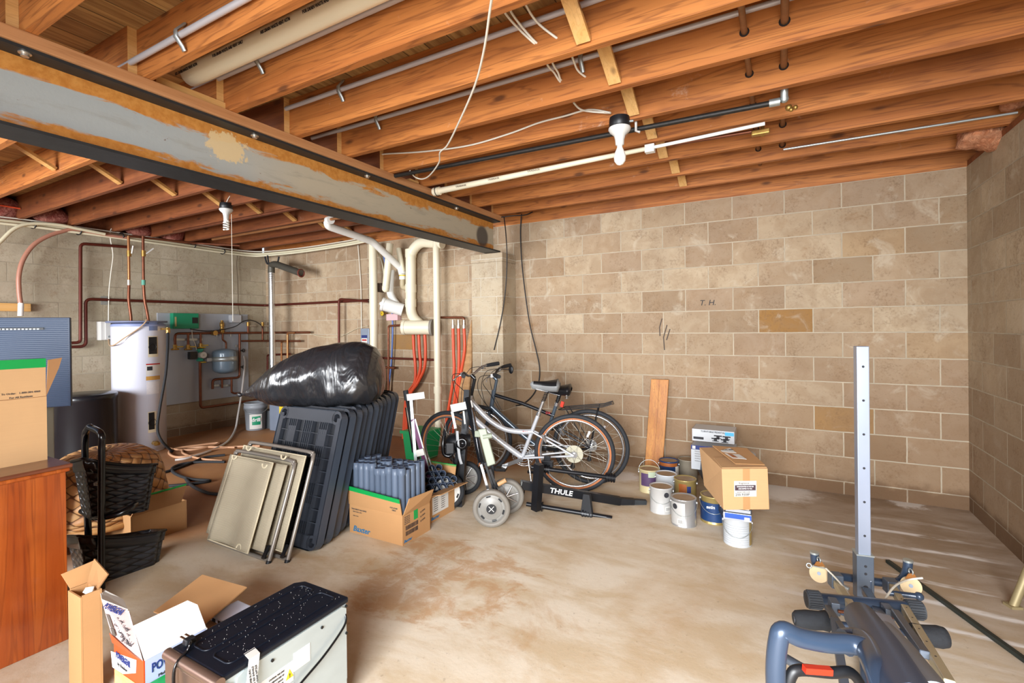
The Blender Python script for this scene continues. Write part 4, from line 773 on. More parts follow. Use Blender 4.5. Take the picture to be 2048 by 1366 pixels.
for a, b_ in (((bx - .006, by - .62, CT), (bx, by, zc)), ((bx - .42, by - .006, CT), (bx - .007, by, zc)), ((bx - .42, by - .62, CT), (bx - .007, by - .614, zc)), ((bx - .42, by - .614, CT), (bx - .414, by - .007, zc)), ((bx - .414, by - .613, CT), (bx - .007, by - .007, CT + .006))):
    MB().bb(a, b_).build('side_wall', 'cardboard_pale', t)
MB().bb((bx - .006, by - .62, zc + .001), (bx, by - .002, zt)).build('flap', 'cardboard_pale', t)
f1 = Xp(127, 722, bx); f1 = Yp(127, 722, by + .13)
MB().slab([Vector((bx - .002, by, zc)), Vector((bx - .002, by + .008, zt - .005)), Vector((bx + .0, by + .058, zt + .003)), Vector((bx + .0, by + .046, zt - .045))], .006).build('flap', 'cardboard_in', t)
MB().bb((bx, by - .62, zt - .038), (bx + .002, by - .001, zt + .001)).bb((bx - .04, by - .62, zt + .001), (bx + .002, by - .001, zt + .003)).build('green_tape', 'green_tape', t)
MB().bb((bx - .0005, by - .62, zc - .002), (bx + .0012, by, zc)).build('crease', 'cardboard_in', t)
q = Xp(42, 786, bx); text('To Order:   1-800-284-4060', .0112, (bx + .001, q.y, q.z), (0, 1, 0), (0, 0, 1), 'printing', 'ink_grey', t, True); q = Xp(42, 792.5, bx); text('For All Residents', .0112, (bx + .001, q.y, q.z - .004), (0, 1, 0), (0, 0, 1), 'printing', 'ink_grey', t, True)
# monitor seen from behind and the cabinet it stands on
m0, m1 = Dp(140, 635, 2.95), Dp(144, 812, 2.95); dirx = Vector((-.9, -.44, 0)); dirx = (Vector(Dp(0, 632, 2.80)) - m0); dirx.z = 0; dirx.normalize(); nrm = Vector((-dirx.y, dirx.x, 0)); nrm = nrm if nrm.dot(Vector((0, -1, 0)) + Vector((.4, 0, 0))) > 0 else -nrm
t = thing('monitor', 'dark blue-grey flat monitor seen from its ribbed back behind the box', 'monitor', (m1.x, m1.y, m1.z))
zb, zt2 = m1.z, m0.z; wd = .98
def mq(a, z, n): return Vector((m0.x, m0.y, 0)) + dirx * a + nrm * n + Vector((0, 0, z))
MB().hexa([mq(0, zb, 0), mq(wd, zb, 0), mq(wd, zb, -.03), mq(0, zb, -.03)], [mq(0, zt2, 0), mq(wd, zt2, 0), mq(wd, zt2, -.03), mq(0, zt2, -.03)]).build('back_cover', mat('monitor_blue', '2c3c54', .42, 0, .08, 4), t, bevel=.004)
m = MB(); n_ = 46
for i in range(n_):
    z = zb + .01 + (zt2 - zb - .02) * i / (n_ - 1); m.hexa([mq(.01, z - .0018, 0), mq(wd - .01, z - .0018, 0), mq(wd - .01, z - .0018, .0022), mq(.01, z - .0018, .0022)], [mq(.01, z + .0018, 0), mq(wd - .01, z + .0018, 0), mq(wd - .01, z + .0018, .001), mq(.01, z + .0018, .001)])
m.build('ribbing', 'monitor_blue', t)
zv = Dp(70, 658, 2.95).z; m = MB(); m.hexa([mq(.12, zv - .006, .001), mq(.7, zv - .006, .001), mq(.7, zv - .006, .004), mq(.12, zv - .006, .004)], [mq(.12, zv + .008, .001), mq(.7, zv + .008, .001), mq(.7, zv + .008, .004), mq(.12, zv + .008, .004)]); m.build('vent_slot', 'black_plastic', t)
m = MB()
for i in range(34): a = .14 + i * .0165; m.hexa([mq(a, zv - .004, .004), mq(a + .009, zv - .004, .004), mq(a + .009, zv - .004, .005), mq(a, zv - .004, .005)], [mq(a, zv + .002, .004), mq(a + .009, zv + .002, .004), mq(a + .009, zv + .002, .005), mq(a, zv + .002, .005)])
m.build('vent_grille', 'galv', t)
s1 = Dp(108, 818, 2.97); s0 = Dp(88, 818, 2.97)
t = thing('metal_cabinet', 'pale grey-green metal cabinet under the monitor', 'cabinet', (s1.x - .2, s1.y, 0))
MB().bb((s1.x - .42, s1.y - .45, 0), (s1.x, s1.y, zb - .001)).build('body', mat('grey_green', 'aab0a4', .45, .1, .05, 5), t, bevel=.004)
MB().tube([Vector((s1.x + .004, s1.y - .1, .55)), Vector((s1.x + .03, s1.y - .05, .53)), Vector((s1.x + .004, s1.y - .02, .52))], .008, 8).build('handle', 'black_plastic', t)

# ---------------------------------------------------------------- woven baskets
def weave_mat(name, c1, c2, c3, sx, rough, horiz=False, coat=0.):
    m, nt, b = base(name); L = nt.links; uv = nd(nt, 'ShaderNodeUVMap'); mp = nd(nt, 'ShaderNodeMapping'); mp.inputs['Scale'].default_value = (sx[0], sx[1], 1); L.new(uv.outputs[0], mp.inputs[0])
    s = nd(nt, 'ShaderNodeSeparateXYZ'); L.new(mp.outputs[0], s.inputs[0])
    u = mth(nt, 'ADD', s.outputs[0], s.outputs[1]) if not horiz else s.outputs[0]; v = mth(nt, 'SUBTRACT', s.outputs[0], s.outputs[1]) if not horiz else s.outputs[1]
    fu, fv = mth(nt, 'FLOOR', u), mth(nt, 'FLOOR', v); par = mth(nt, 'FRACT', mth(nt, 'MULTIPLY', mth(nt, 'ADD', fu, fv), .5)); chk = mth(nt, 'GREATER_THAN', par, .25)
    cu, cv = mth(nt, 'SUBTRACT', mth(nt, 'FRACT', u), .5), mth(nt, 'SUBTRACT', mth(nt, 'FRACT', v), .5)
    ha = mth(nt, 'SUBTRACT', 1., mth(nt, 'MULTIPLY', mth(nt, 'MULTIPLY', cu, cu), 3.6)); hb = mth(nt, 'SUBTRACT', 1., mth(nt, 'MULTIPLY', mth(nt, 'MULTIPLY', cv, cv), 3.6))
    ea = mth(nt, 'SUBTRACT', 1., mth(nt, 'MULTIPLY', mth(nt, 'MULTIPLY', cv, cv), 1.8)); eb = mth(nt, 'SUBTRACT', 1., mth(nt, 'MULTIPLY', mth(nt, 'MULTIPLY', cu, cu), 1.8))
    A = mth(nt, 'MULTIPLY', ha, ea); B = mth(nt, 'MULTIPLY', hb, eb); h = mth(nt, 'ADD', mth(nt, 'MULTIPLY', chk, A), mth(nt, 'MULTIPLY', mth(nt, 'SUBTRACT', 1., chk), B))
    wn_ = nd(nt, 'ShaderNodeTexWhiteNoise', noise_dimensions='2D'); L.new(comb(nt, fu, fv, 0), wn_.inputs['Vector'])
    c = mixc(nt, wn_.outputs['Value'], c1, c2); c = mixc(nt, mth(nt, 'MULTIPLY', chk, .45), c, c2); c = mixc(nt, sstep(nt, h, .55, .2), c, c3)
    L.new(c, b.inputs['Base Color']); b.inputs['Roughness'].default_value = rough; b.inputs['Coat Weight'].default_value = coat; bump(nt, b, h, 1., .012); return m
weave_mat('weave_black', S('12141a'), S('262b33'), S('020203'), (13, 7.5), .28, False, .3)
weave_mat('weave_tan', S('e2b47a'), S('c89058'), S('6a4020'), (18, 9), .5, False)
def uv_grid(o, nu, nv, fn):   # surface of nu x nv quads with uv
    me = o.data
def grid_obj(name, fn, nu, nv, m, parent, thick=.006, closed_u=True):
    vs = []; fs = []; uvs = []
    for j in range(nv + 1):
        for i in range(nu + 1): vs.append(Vector(fn(i / nu, j / nv)) - tw(parent))
    for j in range(nv):
        for i in range(nu): a = j * (nu + 1) + i; fs.append((a, a + 1, a + nu + 2, a + nu + 1)); uvs += [(i / nu, j / nv), ((i + 1) / nu, j / nv), ((i + 1) / nu, (j + 1) / nv), (i / nu, (j + 1) / nv)]
    me = bpy.data.meshes.new(name); me.from_pydata(vs, [], fs); me.update(); ul = me.uv_layers.new(name='UVMap')
    for k, q in enumerate(uvs): ul.data[k].uv = q
    for p in me.polygons: p.use_smooth = True
    o = bpy.data.objects.new(name, me); COL.objects.link(o); me.materials.append(M(m)); o.parent = parent
    if thick: sm = o.modifiers.new('thickness', 'SOLIDIFY'); sm.thickness = thick
    return o
def superell(a, r=.32):   # rounded unit square sampled evenly
    k = (a / (2 * pi)) % 1 * 4; i = int(k); f = k - i; c, s = [(1, 0), (0, 1), (-1, 0), (0, -1)][i % 4]; t_ = -1 + 2 * f; e = max(0, abs(t_) - (1 - r)) / r; d = 1 - r * (1 - sqrt(max(0, 1 - e * e))) * .6
    x, y = (d, t_ * (1 - .12 * e)) ; return (x * c - y * s, x * s + y * c)
def black_basket(c, zb_, zt_, wx, wy, rz, tilt, lab):
    t = thing('woven_basket', lab, 'basket', (c.x, c.y, zb_)); Rz = Matrix.Rotation(rz, 3, 'Z')
    def fn(u, v, k0=.80, k1=1.0):
        x, y = superell(u * 2 * pi); k = k0 + (k1 - k0) * v; x *= wx / 2 * k; y *= wy / 2 * k
        zz = zb_ + (zt_ - zb_) * v - .22 * y * v + tilt * x / wx * 2 * (.3 + .7 * v) + (.018 * (x / wx * 2) ** 2) * v
        q = Rz @ Vector((x, y, 0)); return (c.x + q.x, c.y + q.y, zz)
    grid_obj('basket_body', fn, 64, 12, 'weave_black', t)
    grid_obj('basket_floor', lambda u, v: fn(u, 0.0, .8 * v + .001) if True else 0, 32, 2, 'weave_black', t)
    def band(u, v): a = fn(u, .80 + .22 * v, .80, 1.01 + .02); return a
    rim = grid_obj('rim_band', lambda u, v: fn(u, .82 + .20 * v, .82, 1.035), 64, 2, mat('rim_black', '15181d', .25, 0, .2, 12, coat=.3), t, .01)
    MB().tube([fn(i / 48, 1.02, .82, 1.04) for i in range(48)], .007, 8, closed=True).build('rim_binding', 'black_gloss', t); return t
rk0, rk1 = Zp(162, 1152), Zp(203, 1178)      # feet of the rack on the left side
t = thing('basket_rack', 'black rattan rack with looped handle carrying two woven baskets', 'rack', tuple((rk0 + rk1) / 2))
xr0 = rk1.x + .01; pa, pb_ = Vector((rk0.x + .03, rk0.y + .03, 0)), Vector((rk1.x, rk1.y, 0))
top0, top1 = Dp(170, 900, 2.80), Dp(203, 885, 2.66)
ztop = Dp(188, 858, 2.72).z; mid = (pa + pb_) / 2
loop = [pa, pa.lerp(Vector((top0.x, top0.y, top0.z)), .5), Vector((top0.x, top0.y, ztop - .1)), Vector((top0.x, top0.y, ztop - .03)).lerp(Vector((mid.x, mid.y, ztop)), .45) + Vector((0, 0, .015)), Vector(((top0.x + top1.x) / 2, (top0.y + top1.y) / 2, ztop)), Vector((top1.x, top1.y, ztop - .02)), Vector((top1.x, top1.y, ztop - .12)), pb_.lerp(Vector((top1.x, top1.y, top1.z)), .5), pb_]
MB().tube(smooth_path(loop, 8), .017, 12).build('looped_frame', 'black_gloss', t)
def shelf_loop(uv, deps, nm):
    pts = [Dp(u, v, d) for (u, v), d in zip(uv, deps)]; MB().tube(smooth_path(pts, 6), .0155, 10).build(nm, 'black_gloss', t); return pts
shelf_loop(((163, 1022), (185, 1033), (205, 1035), (240, 1027), (262, 1015), (271, 1008)), (2.80, 2.72, 2.66, 2.68, 2.72, 2.78), 'shelf_rail')
shelf_loop(((170, 1160), (190, 1190), (215, 1190), (245, 1184), (268, 1172), (282, 1160)), (2.80, 2.72, 2.66, 2.66, 2.70, 2.76), 'shelf_rail')
for v in (968, 1121): q = Dp(197, v, 2.655); MB().torus(q, (0, 0, 1), .0175, .004, 16, 6).torus(q + Vector((0, 0, .008)), (0, 0, 1), .0175, .004, 16, 6).build('wire_binding', 'galv', t)
q = Dp(232, 975, 2.84); black_basket(q, Dp(228, 1030, 2.8).z, Dp(228, 938, 2.8).z, .34, .24, 1.50, -.055, 'black woven basket on the upper shelf of the rack')
q = Dp(236, 1118, 2.84); black_basket(q, Dp(232, 1178, 2.8).z, Dp(232, 1080, 2.8).z, .40, .28, 1.50, -.055, 'larger black woven basket on the lower shelf of the rack')
# large tan basket on a carton
wb = Dp(210, 980, 3.40)
t = thing('wicker_basket', 'big tan wicker basket lying upside down behind the black rack', 'basket', (wb.x, wb.y, .3))
ax_ = Vector((.0, 0, 1))
def wick(u, v):
    a = u * 2 * pi; prof = [(.02, .30), (.12, .295), (.22, .27), (.28, .22), (.305, .14), (.315, .05), (.33, -.03), (.335, -.06), (.31, -.09)]
    k = v * (len(prof) - 1); i = min(int(k), len(prof) - 2); f = k - i; r = prof[i][0] * (1 - f) + prof[i + 1][0] * f; z = prof[i][1] * (1 - f) + prof[i + 1][1] * f
    r *= 1.08; return (wb.x + r * cos(a) * 1.05, wb.y + r * sin(a), Dp(205, 985, 3.45).z + z + .04 * cos(a - 2.5) * (r / .3))
grid_obj('basket_body', wick, 56, 24, 'weave_tan', t, .008)
zr = Dp(205, 985, 3.45).z - .085
MB().tube([Vector((wb.x + .362 * cos(a) * 1.05, wb.y + .362 * sin(a), zr + .045 * cos(a - 2.5))) for a in [2 * pi * i / 40 for i in range(40)]], .02, 8, closed=True).build('rim', mat('rim_tan', 'c89458', .5, 0, .3, 30), t)
q = Zp(200, 1110); rr = Zp(262, 1095)
t = thing('cardboard_box', 'cardboard box with a green-taped flap under the tan wicker basket', 'box', (q.x, q.y, 0)); zt3 = Yp(262, 1040, rr.y).z
for a, b_ in (((rr.x - .4, rr.y, 0), (rr.x, rr.y + .006, .20)), ((rr.x - .006, rr.y + .007, 0), (rr.x, rr.y + .33, .20)), ((rr.x - .4, rr.y + .331, 0), (rr.x, rr.y + .337, .20)), ((rr.x - .4, rr.y + .007, 0), (rr.x - .394, rr.y + .33, .20)), ((rr.x - .393, rr.y + .007, 0), (rr.x - .007, rr.y + .33, .006))): MB().bb(a, b_).build('side_wall', 'cardboard', t)
MB().slab([(rr.x, rr.y, .20), (rr.x, rr.y + .3, .20), (rr.x + .09, rr.y + .29, .33), (rr.x + .09, rr.y + .02, .33)], .006).build('flap', 'cardboard_in', t)
MB().slab([(rr.x + .083, rr.y + .02, .324), (rr.x + .083, rr.y + .29, .324), (rr.x + .094, rr.y + .29, .343), (rr.x + .094, rr.y + .02, .343)], .003).build('green_tape', 'green_tape', t)

# ---------------------------------------------------------------- open boxes in front
nz = .40; a0, a1, a2 = Zp(165, 1192, nz), Zp(200, 1180, nz), Zp(150, 1185, nz)
t = thing('cardboard_box', 'tall narrow cardboard box standing open against the wooden cabinet', 'box', (a0.x, a0.y, 0))
x0_, x1_, y0_ = a0.x - .015, a0.x + .0, a0.y
fx_ = a0.x; fy_ = a0.y; fy2 = Xp(200, 1180, fx_).y; L_ = fy2 - fy_; wdp = .11
for a, b_ in (((fx_ - .006, fy_, 0), (fx_, fy2, nz)), ((fx_ - wdp, fy_ - .006, 0), (fx_, fy_ - .0005, nz - .005)), ((fx_ - wdp, fy2 + .0005, 0), (fx_, fy2 + .006, nz)), ((fx_ - wdp, fy_, 0), (fx_ - wdp + .006, fy2, nz)), ((fx_ - wdp + .007, fy_ + .001, 0), (fx_ - .007, fy2 - .001, nz - .05))): MB().bb(a, b_).build('side_wall', 'cardboard', t)
MB().slab([(fx_ - wdp, fy_, nz), (fx_ - wdp, fy2, nz), (fx_ - wdp - .02, fy2 + .03, nz + .07), (fx_ - wdp - .02, fy_ - .02, nz + .06)], .005).build('flap', 'cardboard', t)
MB().slab([(fx_ - wdp + .01, fy2, nz), (fx_ - .01, fy2 + .002, nz), (fx_ - .0, fy2 + .03, nz + .045), (fx_ - wdp + .02, fy2 + .02, nz + .09)], .005).build('flap', 'cardboard_in', t)
MB().slab([(fx_ - .05, fy_ + .02, nz - .01), (fx_ - .01, fy_ + .03, nz - .02), (fx_ - .02, fy2 - .01, nz + .01), (fx_ - .06, fy2 - .02, nz)], .004).build('plastic_lining', 'paper', t)
# printed utility-heater box
bz = .30; P0, P1, P2 = Zp(213, 1292, bz), Zp(287, 1323, bz), Zp(395, 1265, bz); px, py = P1.x, P1.y; pw = P1.x - P0.x; pd = .20
mat('print_pink', 'c9b2ae', .5, 0, .04, 4); mat('print_blue', 'a8aed0', .5, 0, .04, 4); mat('print_orange', 'c0481c', .5, 0, .05, 4)
t = thing('printed_box', 'open white and orange printed heater box beside the black appliance', 'box', (px - pw / 2, py + pd / 2, 0))
for a, b_, m_ in (((px - pw, py, 0), (px, py + .004, bz), 'print_orange'), ((px - .004, py + .0045, 0), (px, py + pd, bz), 'print_blue'), ((px - pw, py + pd + .0005, 0), (px, py + pd + .0045, bz), 'paper'), ((px - pw, py + .0045, 0), (px - pw + .004, py + pd, bz), 'paper'), ((px - pw + .005, py + .005, 0), (px - .005, py + pd - .001, .004), 'cardboard_in')): MB().bb(a, b_).build('side_wall', m_, t)
dnm = Vector((0, -1, 0)); yf = py - .0008
def pf(u, v, y=None): return Yp(u, v, yf if y is None else y)
MB().slab([pf(222, 1302), pf(225, 1334), pf(246, 1348), pf(272, 1346), pf(273, 1320)], .0006).build('name_panel', 'paper', t)
MB().bb((px - pw + .005, yf - .0004, 0), (px, yf, pf(250, 1349).z - .005)).build('wood_picture', 'pine', t)
q = pf(247, 1319); xd = (pf(268, 1330) - pf(214, 1306)); text('POWERGEAR', .03, q + Vector((0, -.002, 0)), (1, 0, -.05), (0, 0, 1), 'lettering', 'ink_navy', t, True, .56); q = pf(246, 1334); text('by Outdoor', .014, q + Vector((0, -.002, 0)), (1, 0, -.05), (0, 0, 1), 'lettering', 'ink_black', t)
# front flap standing up, leaning back
F = [pf(214, 1292), Vector((px - .004, py, bz)), Dp(258, 1222, 1.78), Dp(203, 1200, 1.82)]
F[0] = Vector((px - pw, py, bz)); fl = MB().slab([F[1], F[0], F[3], F[2]], .003).build('flap', 'print_pink', t, label='pink printed front flap standing up')
ex = (F[1] - F[0]).normalized(); ey = ((F[3] - F[0]) - ex * ex.dot(F[3] - F[0])).normalized(); nf = ex.cross(ey)
if nf.dot(CP - F[0]) < 0: nf = -nf
W_, H_ = (F[1] - F[0]).length, (F[3] - F[0]).length
def bl(a, b_): return F[0].lerp(F[1], a).lerp(F[3].lerp(F[2], a), b_) + nf * .005
def ft(s, size, a, b_, m_='ink_black', sq=.85, bold=False): text(s, size, bl(a, b_), bl(a + .1, b_) - bl(a, b_), bl(a, b_ + .1) - bl(a, b_), 'lettering', m_, t, bold, sq)
ft('POWERGEAR', .026, .45, .90, 'ink_navy', .62, True); ft('Electric', .018, .56, .66); ft('Utility Heater', .018, .6, .55); ft('Calefactor', .018, .62, .42); ft('Eléctrico', .018, .62, .33); ft('de Utilidad', .018, .64, .24)
tr = [bl(0, 0), bl(1, 0)] + [bl(a, .20 * (1 - a) ** 1.5 + .02) for a in (1, .75, .5, .25, 0)]; MB().slab(tr[:1] + tr[1:], .0004).build('orange_sweep', 'print_orange', t)
m = MB()
for i in range(7): m.tube([bl(.18 + .06 * k, .24 + .022 * i) for k in (-1, 1)], .002, 5)
m.hexa([bl(a, b_) for a, b_ in ((.12, .4), (.24, .4), (.22, .7), (.1, .7))], [bl(a, b_) + nf * .001 for a, b_ in ((.12, .4), (.24, .4), (.22, .7), (.1, .7))]); m.build('heater_picture', 'ink_grey', t)
MB().slab([F[3], F[2] - ex * .01, Dp(246, 1200, 1.86), Dp(238, 1196, 1.87), Dp(206, 1180, 1.90), Dp(200, 1184, 1.89)], .003).build('tuck_flap', 'paper', t)
wv = Yp(266, 1252, py + .003) - Vector((px, py + .003, bz)); wy_ = Vector((0, .025, 0)); MB().slab([Vector((px, py + .003, bz)), Vector((px, py + pd, bz)), Vector((px, py + pd, bz)) + wv * .75, Vector((px, py + pd, bz)) + wv - wy_, Vector((px, py + .003, bz)) + wv], .003).build('flap', 'paper', t, label='plain white inner flap folded out')
q = Vector((px + .002, py + .10, bz - .038)); text('POWERGEAR', .042, q, (0, 1, 0), (0, 0, 1), 'lettering', 'ink_navy', t, True, .62); text('Multi Purpose Utility', .014, q - Vector((0, 0, .035)), (0, 1, 0), (0, 0, 1), 'lettering', 'ink_black', t)
# low green-taped carton in front of it, under the frame edge
g1 = Zp(300, 1353, .2); t = thing('cardboard_box', 'tan carton with green-taped lower rim tucked between heater box and appliance', 'box', (px + .08, py + .1, 0))
MB().bb((px + .004, py - .03, 0), (px + .14, py + pd + .05, .215)).build('carton', 'cardboard', t, bevel=.002); MB().bb((px + .003, py - .032, .205), (px + .141, py + pd + .051, .219)).build('green_tape', 'green_tape', t)
# big loose flap of brown cardboard
pts = [None, Dp(405, 1151, 2.25), Dp(494, 1176, 2.12), Dp(400, 1258, 1.90)]; pts[0] = pts[3] + pts[1] - pts[2]
t = thing('cardboard_sheet', 'wide brown cardboard flap spread open over the floor behind the appliance', 'cardboard', tuple(Zp(380, 1240)))
f1_, f2_ = pts[1].lerp(pts[0], .14), pts[2].lerp(pts[3], .14); MB().slab([pts[0], pts[3], f2_, f1_], .005).build('sheet', 'cardboard', t); MB().slab([f1_, f2_, pts[2], pts[1]], .005).build('folded_edge', 'cardboard', t)
t = thing('carton', 'open carton with black and white packing beneath the brown flap', 'box', tuple(Zp(330, 1300))); q0, q1 = Dp(262, 1262, 1.95), Dp(395, 1262, 1.88)
q0.z = q1.z = 0; MB().bb((q0.x, q0.y, 0), (q1.x - .02, q0.y + .22, .2)).build('tray', 'cardboard_in', t, bevel=.003)
q = Dp(318, 1236, 2.1); MB().bb(q + Vector((-.02, 0, -.25)), q + Vector((.03, .08, .0))).build('timber_offcut', 'raw_wood', t); q = Dp(290, 1258, 2.02); MB().ball(q + Vector((0, 0, -.03)), .07, 14, (1.2, .8, .5)).build('black_lid', 'black_gloss', t); MB().slab([Dp(324, 1238, 2.05), Dp(330, 1214, 2.08), Dp(331, 1232, 2.05)], .002).build('paper_corner', 'paper', t)
q = Dp(468, 1222, 2.02)
t = thing('plastic_crate', 'white plastic part showing between the brown flap and the appliance', 'crate', (q.x, q.y, 0)); MB().bb((q.x - .07, q.y - .06, 0), (q.x + .05, q.y + .06, q.z)).build('body', mat('lilac_white', 'c4c8da', .4), t, bevel=.006); MB().bb((q.x - .05, q.y - .062, q.z - .06), (q.x - .03, q.y - .06, q.z - .01)).bb((q.x - .01, q.y - .062, q.z - .06), (q.x + .01, q.y - .06, q.z - .01)).build('slots', 'black_plastic', t)

# ---------------------------------------------------------------- black and galvanised appliance
ah = .40; A, B, D, Cc = Zp(600, 1158, ah), Zp(697, 1192, ah), Zp(336, 1300, ah), Zp(443, 1364, ah)
ax0, ax1, ay0, ay1 = A.x, B.x, (D.y + Cc.y) / 2, (A.y + B.y) / 2
t = thing('appliance', 'black and galvanised countertop appliance with cord and warning labels in the foreground', 'appliance', ((ax0 + ax1) / 2, (ay0 + ay1) / 2, 0))
mat('galv_sheet', 'b9c4c6', .42, .45, .12, 6, stretch=(1, 1, 3)); mat('steel_brown', '8a7468', .3, .8, .2, 4); mat('oven_black', '0b111c', .4, 0, .25, 60, spec=.35)
MB().bb((ax0 + .006, ay0 + .012, .0), (ax1 - .004, ay1 - .006, ah - .02)).build('back_panel', 'galv_sheet', t, bevel=.002)
MB().slab([(ax0, ay0 + .012, ah - .022), (ax1 + .003, ay0 + .012, ah - .022), (ax1 + .003, ay1, ah - .022), (ax0 + .03, ay1, ah - .022), (ax0, ay1 - .03, ah - .022)], .022).build('top_cover', 'oven_black', t, bevel=.006)
def rrect(x0, y0, x1, y1, r, z, n=6):
    p = []
    for cx_, cy_, a in ((x1 - r, y1 - r, 0), (x0 + r, y1 - r, 90), (x0 + r, y0 + r, 180), (x1 - r, y0 + r, 270)):
        for i in range(n + 1): g = radians(a + 90 * i / n); p.append(Vector((cx_ + r * cos(g), cy_ + r * sin(g), z)))
    return p
for x_0, x_1 in ((.045, .12), (.15, .24)): MB().tube(rrect(ax0 + x_0, ay0 + .05, ax0 + x_1, ay1 - .03, .02, ah + .0005), .003, 6, closed=True).build('pressed_ridge', 'oven_black', t)
MB().tube([(ax0 - .006, ay0 + .004, ah - .016), (ax1 + .006, ay0 + .004, ah - .016)], .017, 14).build('front_trim', 'steel_brown', t)
MB().bb((ax0 - .004, ay0 - .006, .01), (ax1 + .004, ay0 + .011, ah - .03)).build('front_door', 'steel_brown', t, bevel=.003)
for i in range(5): MB().bb((ax1 - .09 + i * .008, ay0 - .008, ah - .12), (ax1 - .086 + i * .008, ay0 - .005, ah - .06)).build('vent_slot', 'black_plastic', t)
xs = ax1 - .0035
MB().slab([(xs, ay0 + .06, ah - .035), (xs, ay0 + .045, ah - .10), (xs, ay0 + .05, ah - .3), (xs, ay1 - .01, ah - .3), (xs, ay1 - .01, ah - .04), (xs, ay1 - .03, ah - .025), (xs, ay0 + .08, ah - .025)], .004).build('side_cover', 'galv_sheet', t)
for y, z in ((ay1 - .12, ah - .05), (ay1 - .31, ah - .05), (ay1 - .012, ah - .13), (ay0 + .035, ah - .04), (ay1 - .012, ah - .03)): MB().cyl((xs + .003, y, z), (xs + .008, y, z), .005, seg=8).build('screw', 'black_gloss', t)
def lab(y0, y1, z0, z1, m_, d=.0055, nm='warning_label'): return MB().bb((xs + .003, y0, z0), (xs + d, y1, z1)).build(nm, m_, t)
yL = ay1 - .36; lab(yL, yL + .125, ah - .16, ah - .095, 'paper'); lab(yL + .0, yL + .125, ah - .29, ah - .17, 'paper'); lab(yL + .127, yL + .19, ah - .135, ah - .075, 'paper')
for y in (yL + .018, yL + .11): MB().slab([(xs + .0056, y - .014, ah - .145), (xs + .0056, y + .014, ah - .145), (xs + .0056, y, ah - .115)], .0006).build('warning_triangle', 'yellow', t); text('!', .018, (xs + .0066, y, ah - .136), (0, 1, 0), (0, 0, 1), 'lettering', 'ink_black', t, True)
for i, s in enumerate(('CAUTION: THIS UNIT', 'TO REDUCE RISK OF', 'ELECTRIC SHOCK', 'DO NOT REMOVE')): text(s, .008, (xs + .006, yL + .064, ah - .108 - i * .012), (0, 1, 0), (0, 0, 1), 'lettering', 'ink_black', t, False, .7)
for i in range(8): text('WARNING: RISK OF FIRE OR SHOCK', .0075, (xs + .006, yL + .062, ah - .18 - i * .013), (0, 1, 0), (0, 0, 1), 'lettering', 'ink_grey', t, False, .7)
m = MB(); m.slab([(xs - .03, ay0 + .10, ah + .002), (xs - .03, ay0 + .135, ah + .002), (xs + .012, ay0 + .125, ah + .004), (xs + .012, ay0 + .09, ah + .004)], .001); m.slab([(xs + .012, ay0 + .09, ah + .004), (xs + .012, ay0 + .125, ah + .004), (xs + .03, ay0 + .10, ah - .09), (xs + .03, ay0 + .065, ah - .09)], .001); m.slab([(xs + .03, ay0 + .065, ah - .09), (xs + .03, ay0 + .10, ah - .09), (xs + .02, ay0 + .10, ah - .2), (xs + .02, ay0 + .065, ah - .2)], .001)
m.build('cord_tag', 'paper', t)
for i, s in enumerate(('UNPLUG BEFORE', 'CLEANING. RISK OF', 'ELECTRIC SHOCK')): text(s, .0075, (xs + .0225, ay0 + .087 + i * .010, ah - .045), (.19, 0, -1), (0, -1, 0), 'lettering', 'ink_black', t, False, .8)
cord = [(ax1 - .003, ay1 - .012, ah - .06), (ax1 + .012, ay1 - .03, ah - .09), (ax1 + .016, ay1 - .12, ah - .14), (ax1 + .014, ay1 - .22, ah - .18), (ax1 + .012, ay1 - .34, ah - .23), (ax1 + .012, ay0 + .02, ah - .3)]
MB().tube(smooth_path(cord, 8), .004, 8).build('power_cord', 'black_gloss', t)
pl = Vector((ax0 + .035, ay0 + .05, ah + .012))
MB().hexa([pl + Vector(v) for v in ((-.015, -.02, -.008), (.012, -.02, -.008), (.012, .015, -.008), (-.015, .015, -.008))], [pl + Vector(v) for v in ((-.012, -.016, .01), (.008, -.016, .01), (.008, .012, .01), (-.012, .012, .01))]).build('plug', 'black_plastic', t, bevel=.004)
for dy in (-.006, .008): MB().bb(pl + Vector((-.045, dy - .003, .0)), pl + Vector((-.014, dy + .003, .0025))).build('prong', 'chrome', t)
MB().tube(smooth_path([pl + Vector((.012, -.005, 0)), pl + Vector((.04, -.02, .012)), (ax0 + .075, ay0 + .02, ah + .008), (ax0 + .08, ay0 - .018, ah - .02), (ax0 + .085, ay0 - .022, ah - .12), (ax0 + .1, ay0 - .02, ah - .3)], 6), .007, 8, flat=.6).build('power_cord', 'black_gloss', t)
m = MB(); random.seed(5)
for i in range(150): x, y = U(ax0 + .02, ax1 - .02), U(ay0 + .06, ay1 - .02); r_ = U(.0002, .0006); m.box((x, y, ah + .0008), (r_ * 2, r_ * 2, .0008), U(0, 3))
o = m.build('dust_specks', 'paper', t); o['kind'] = 'stuff'
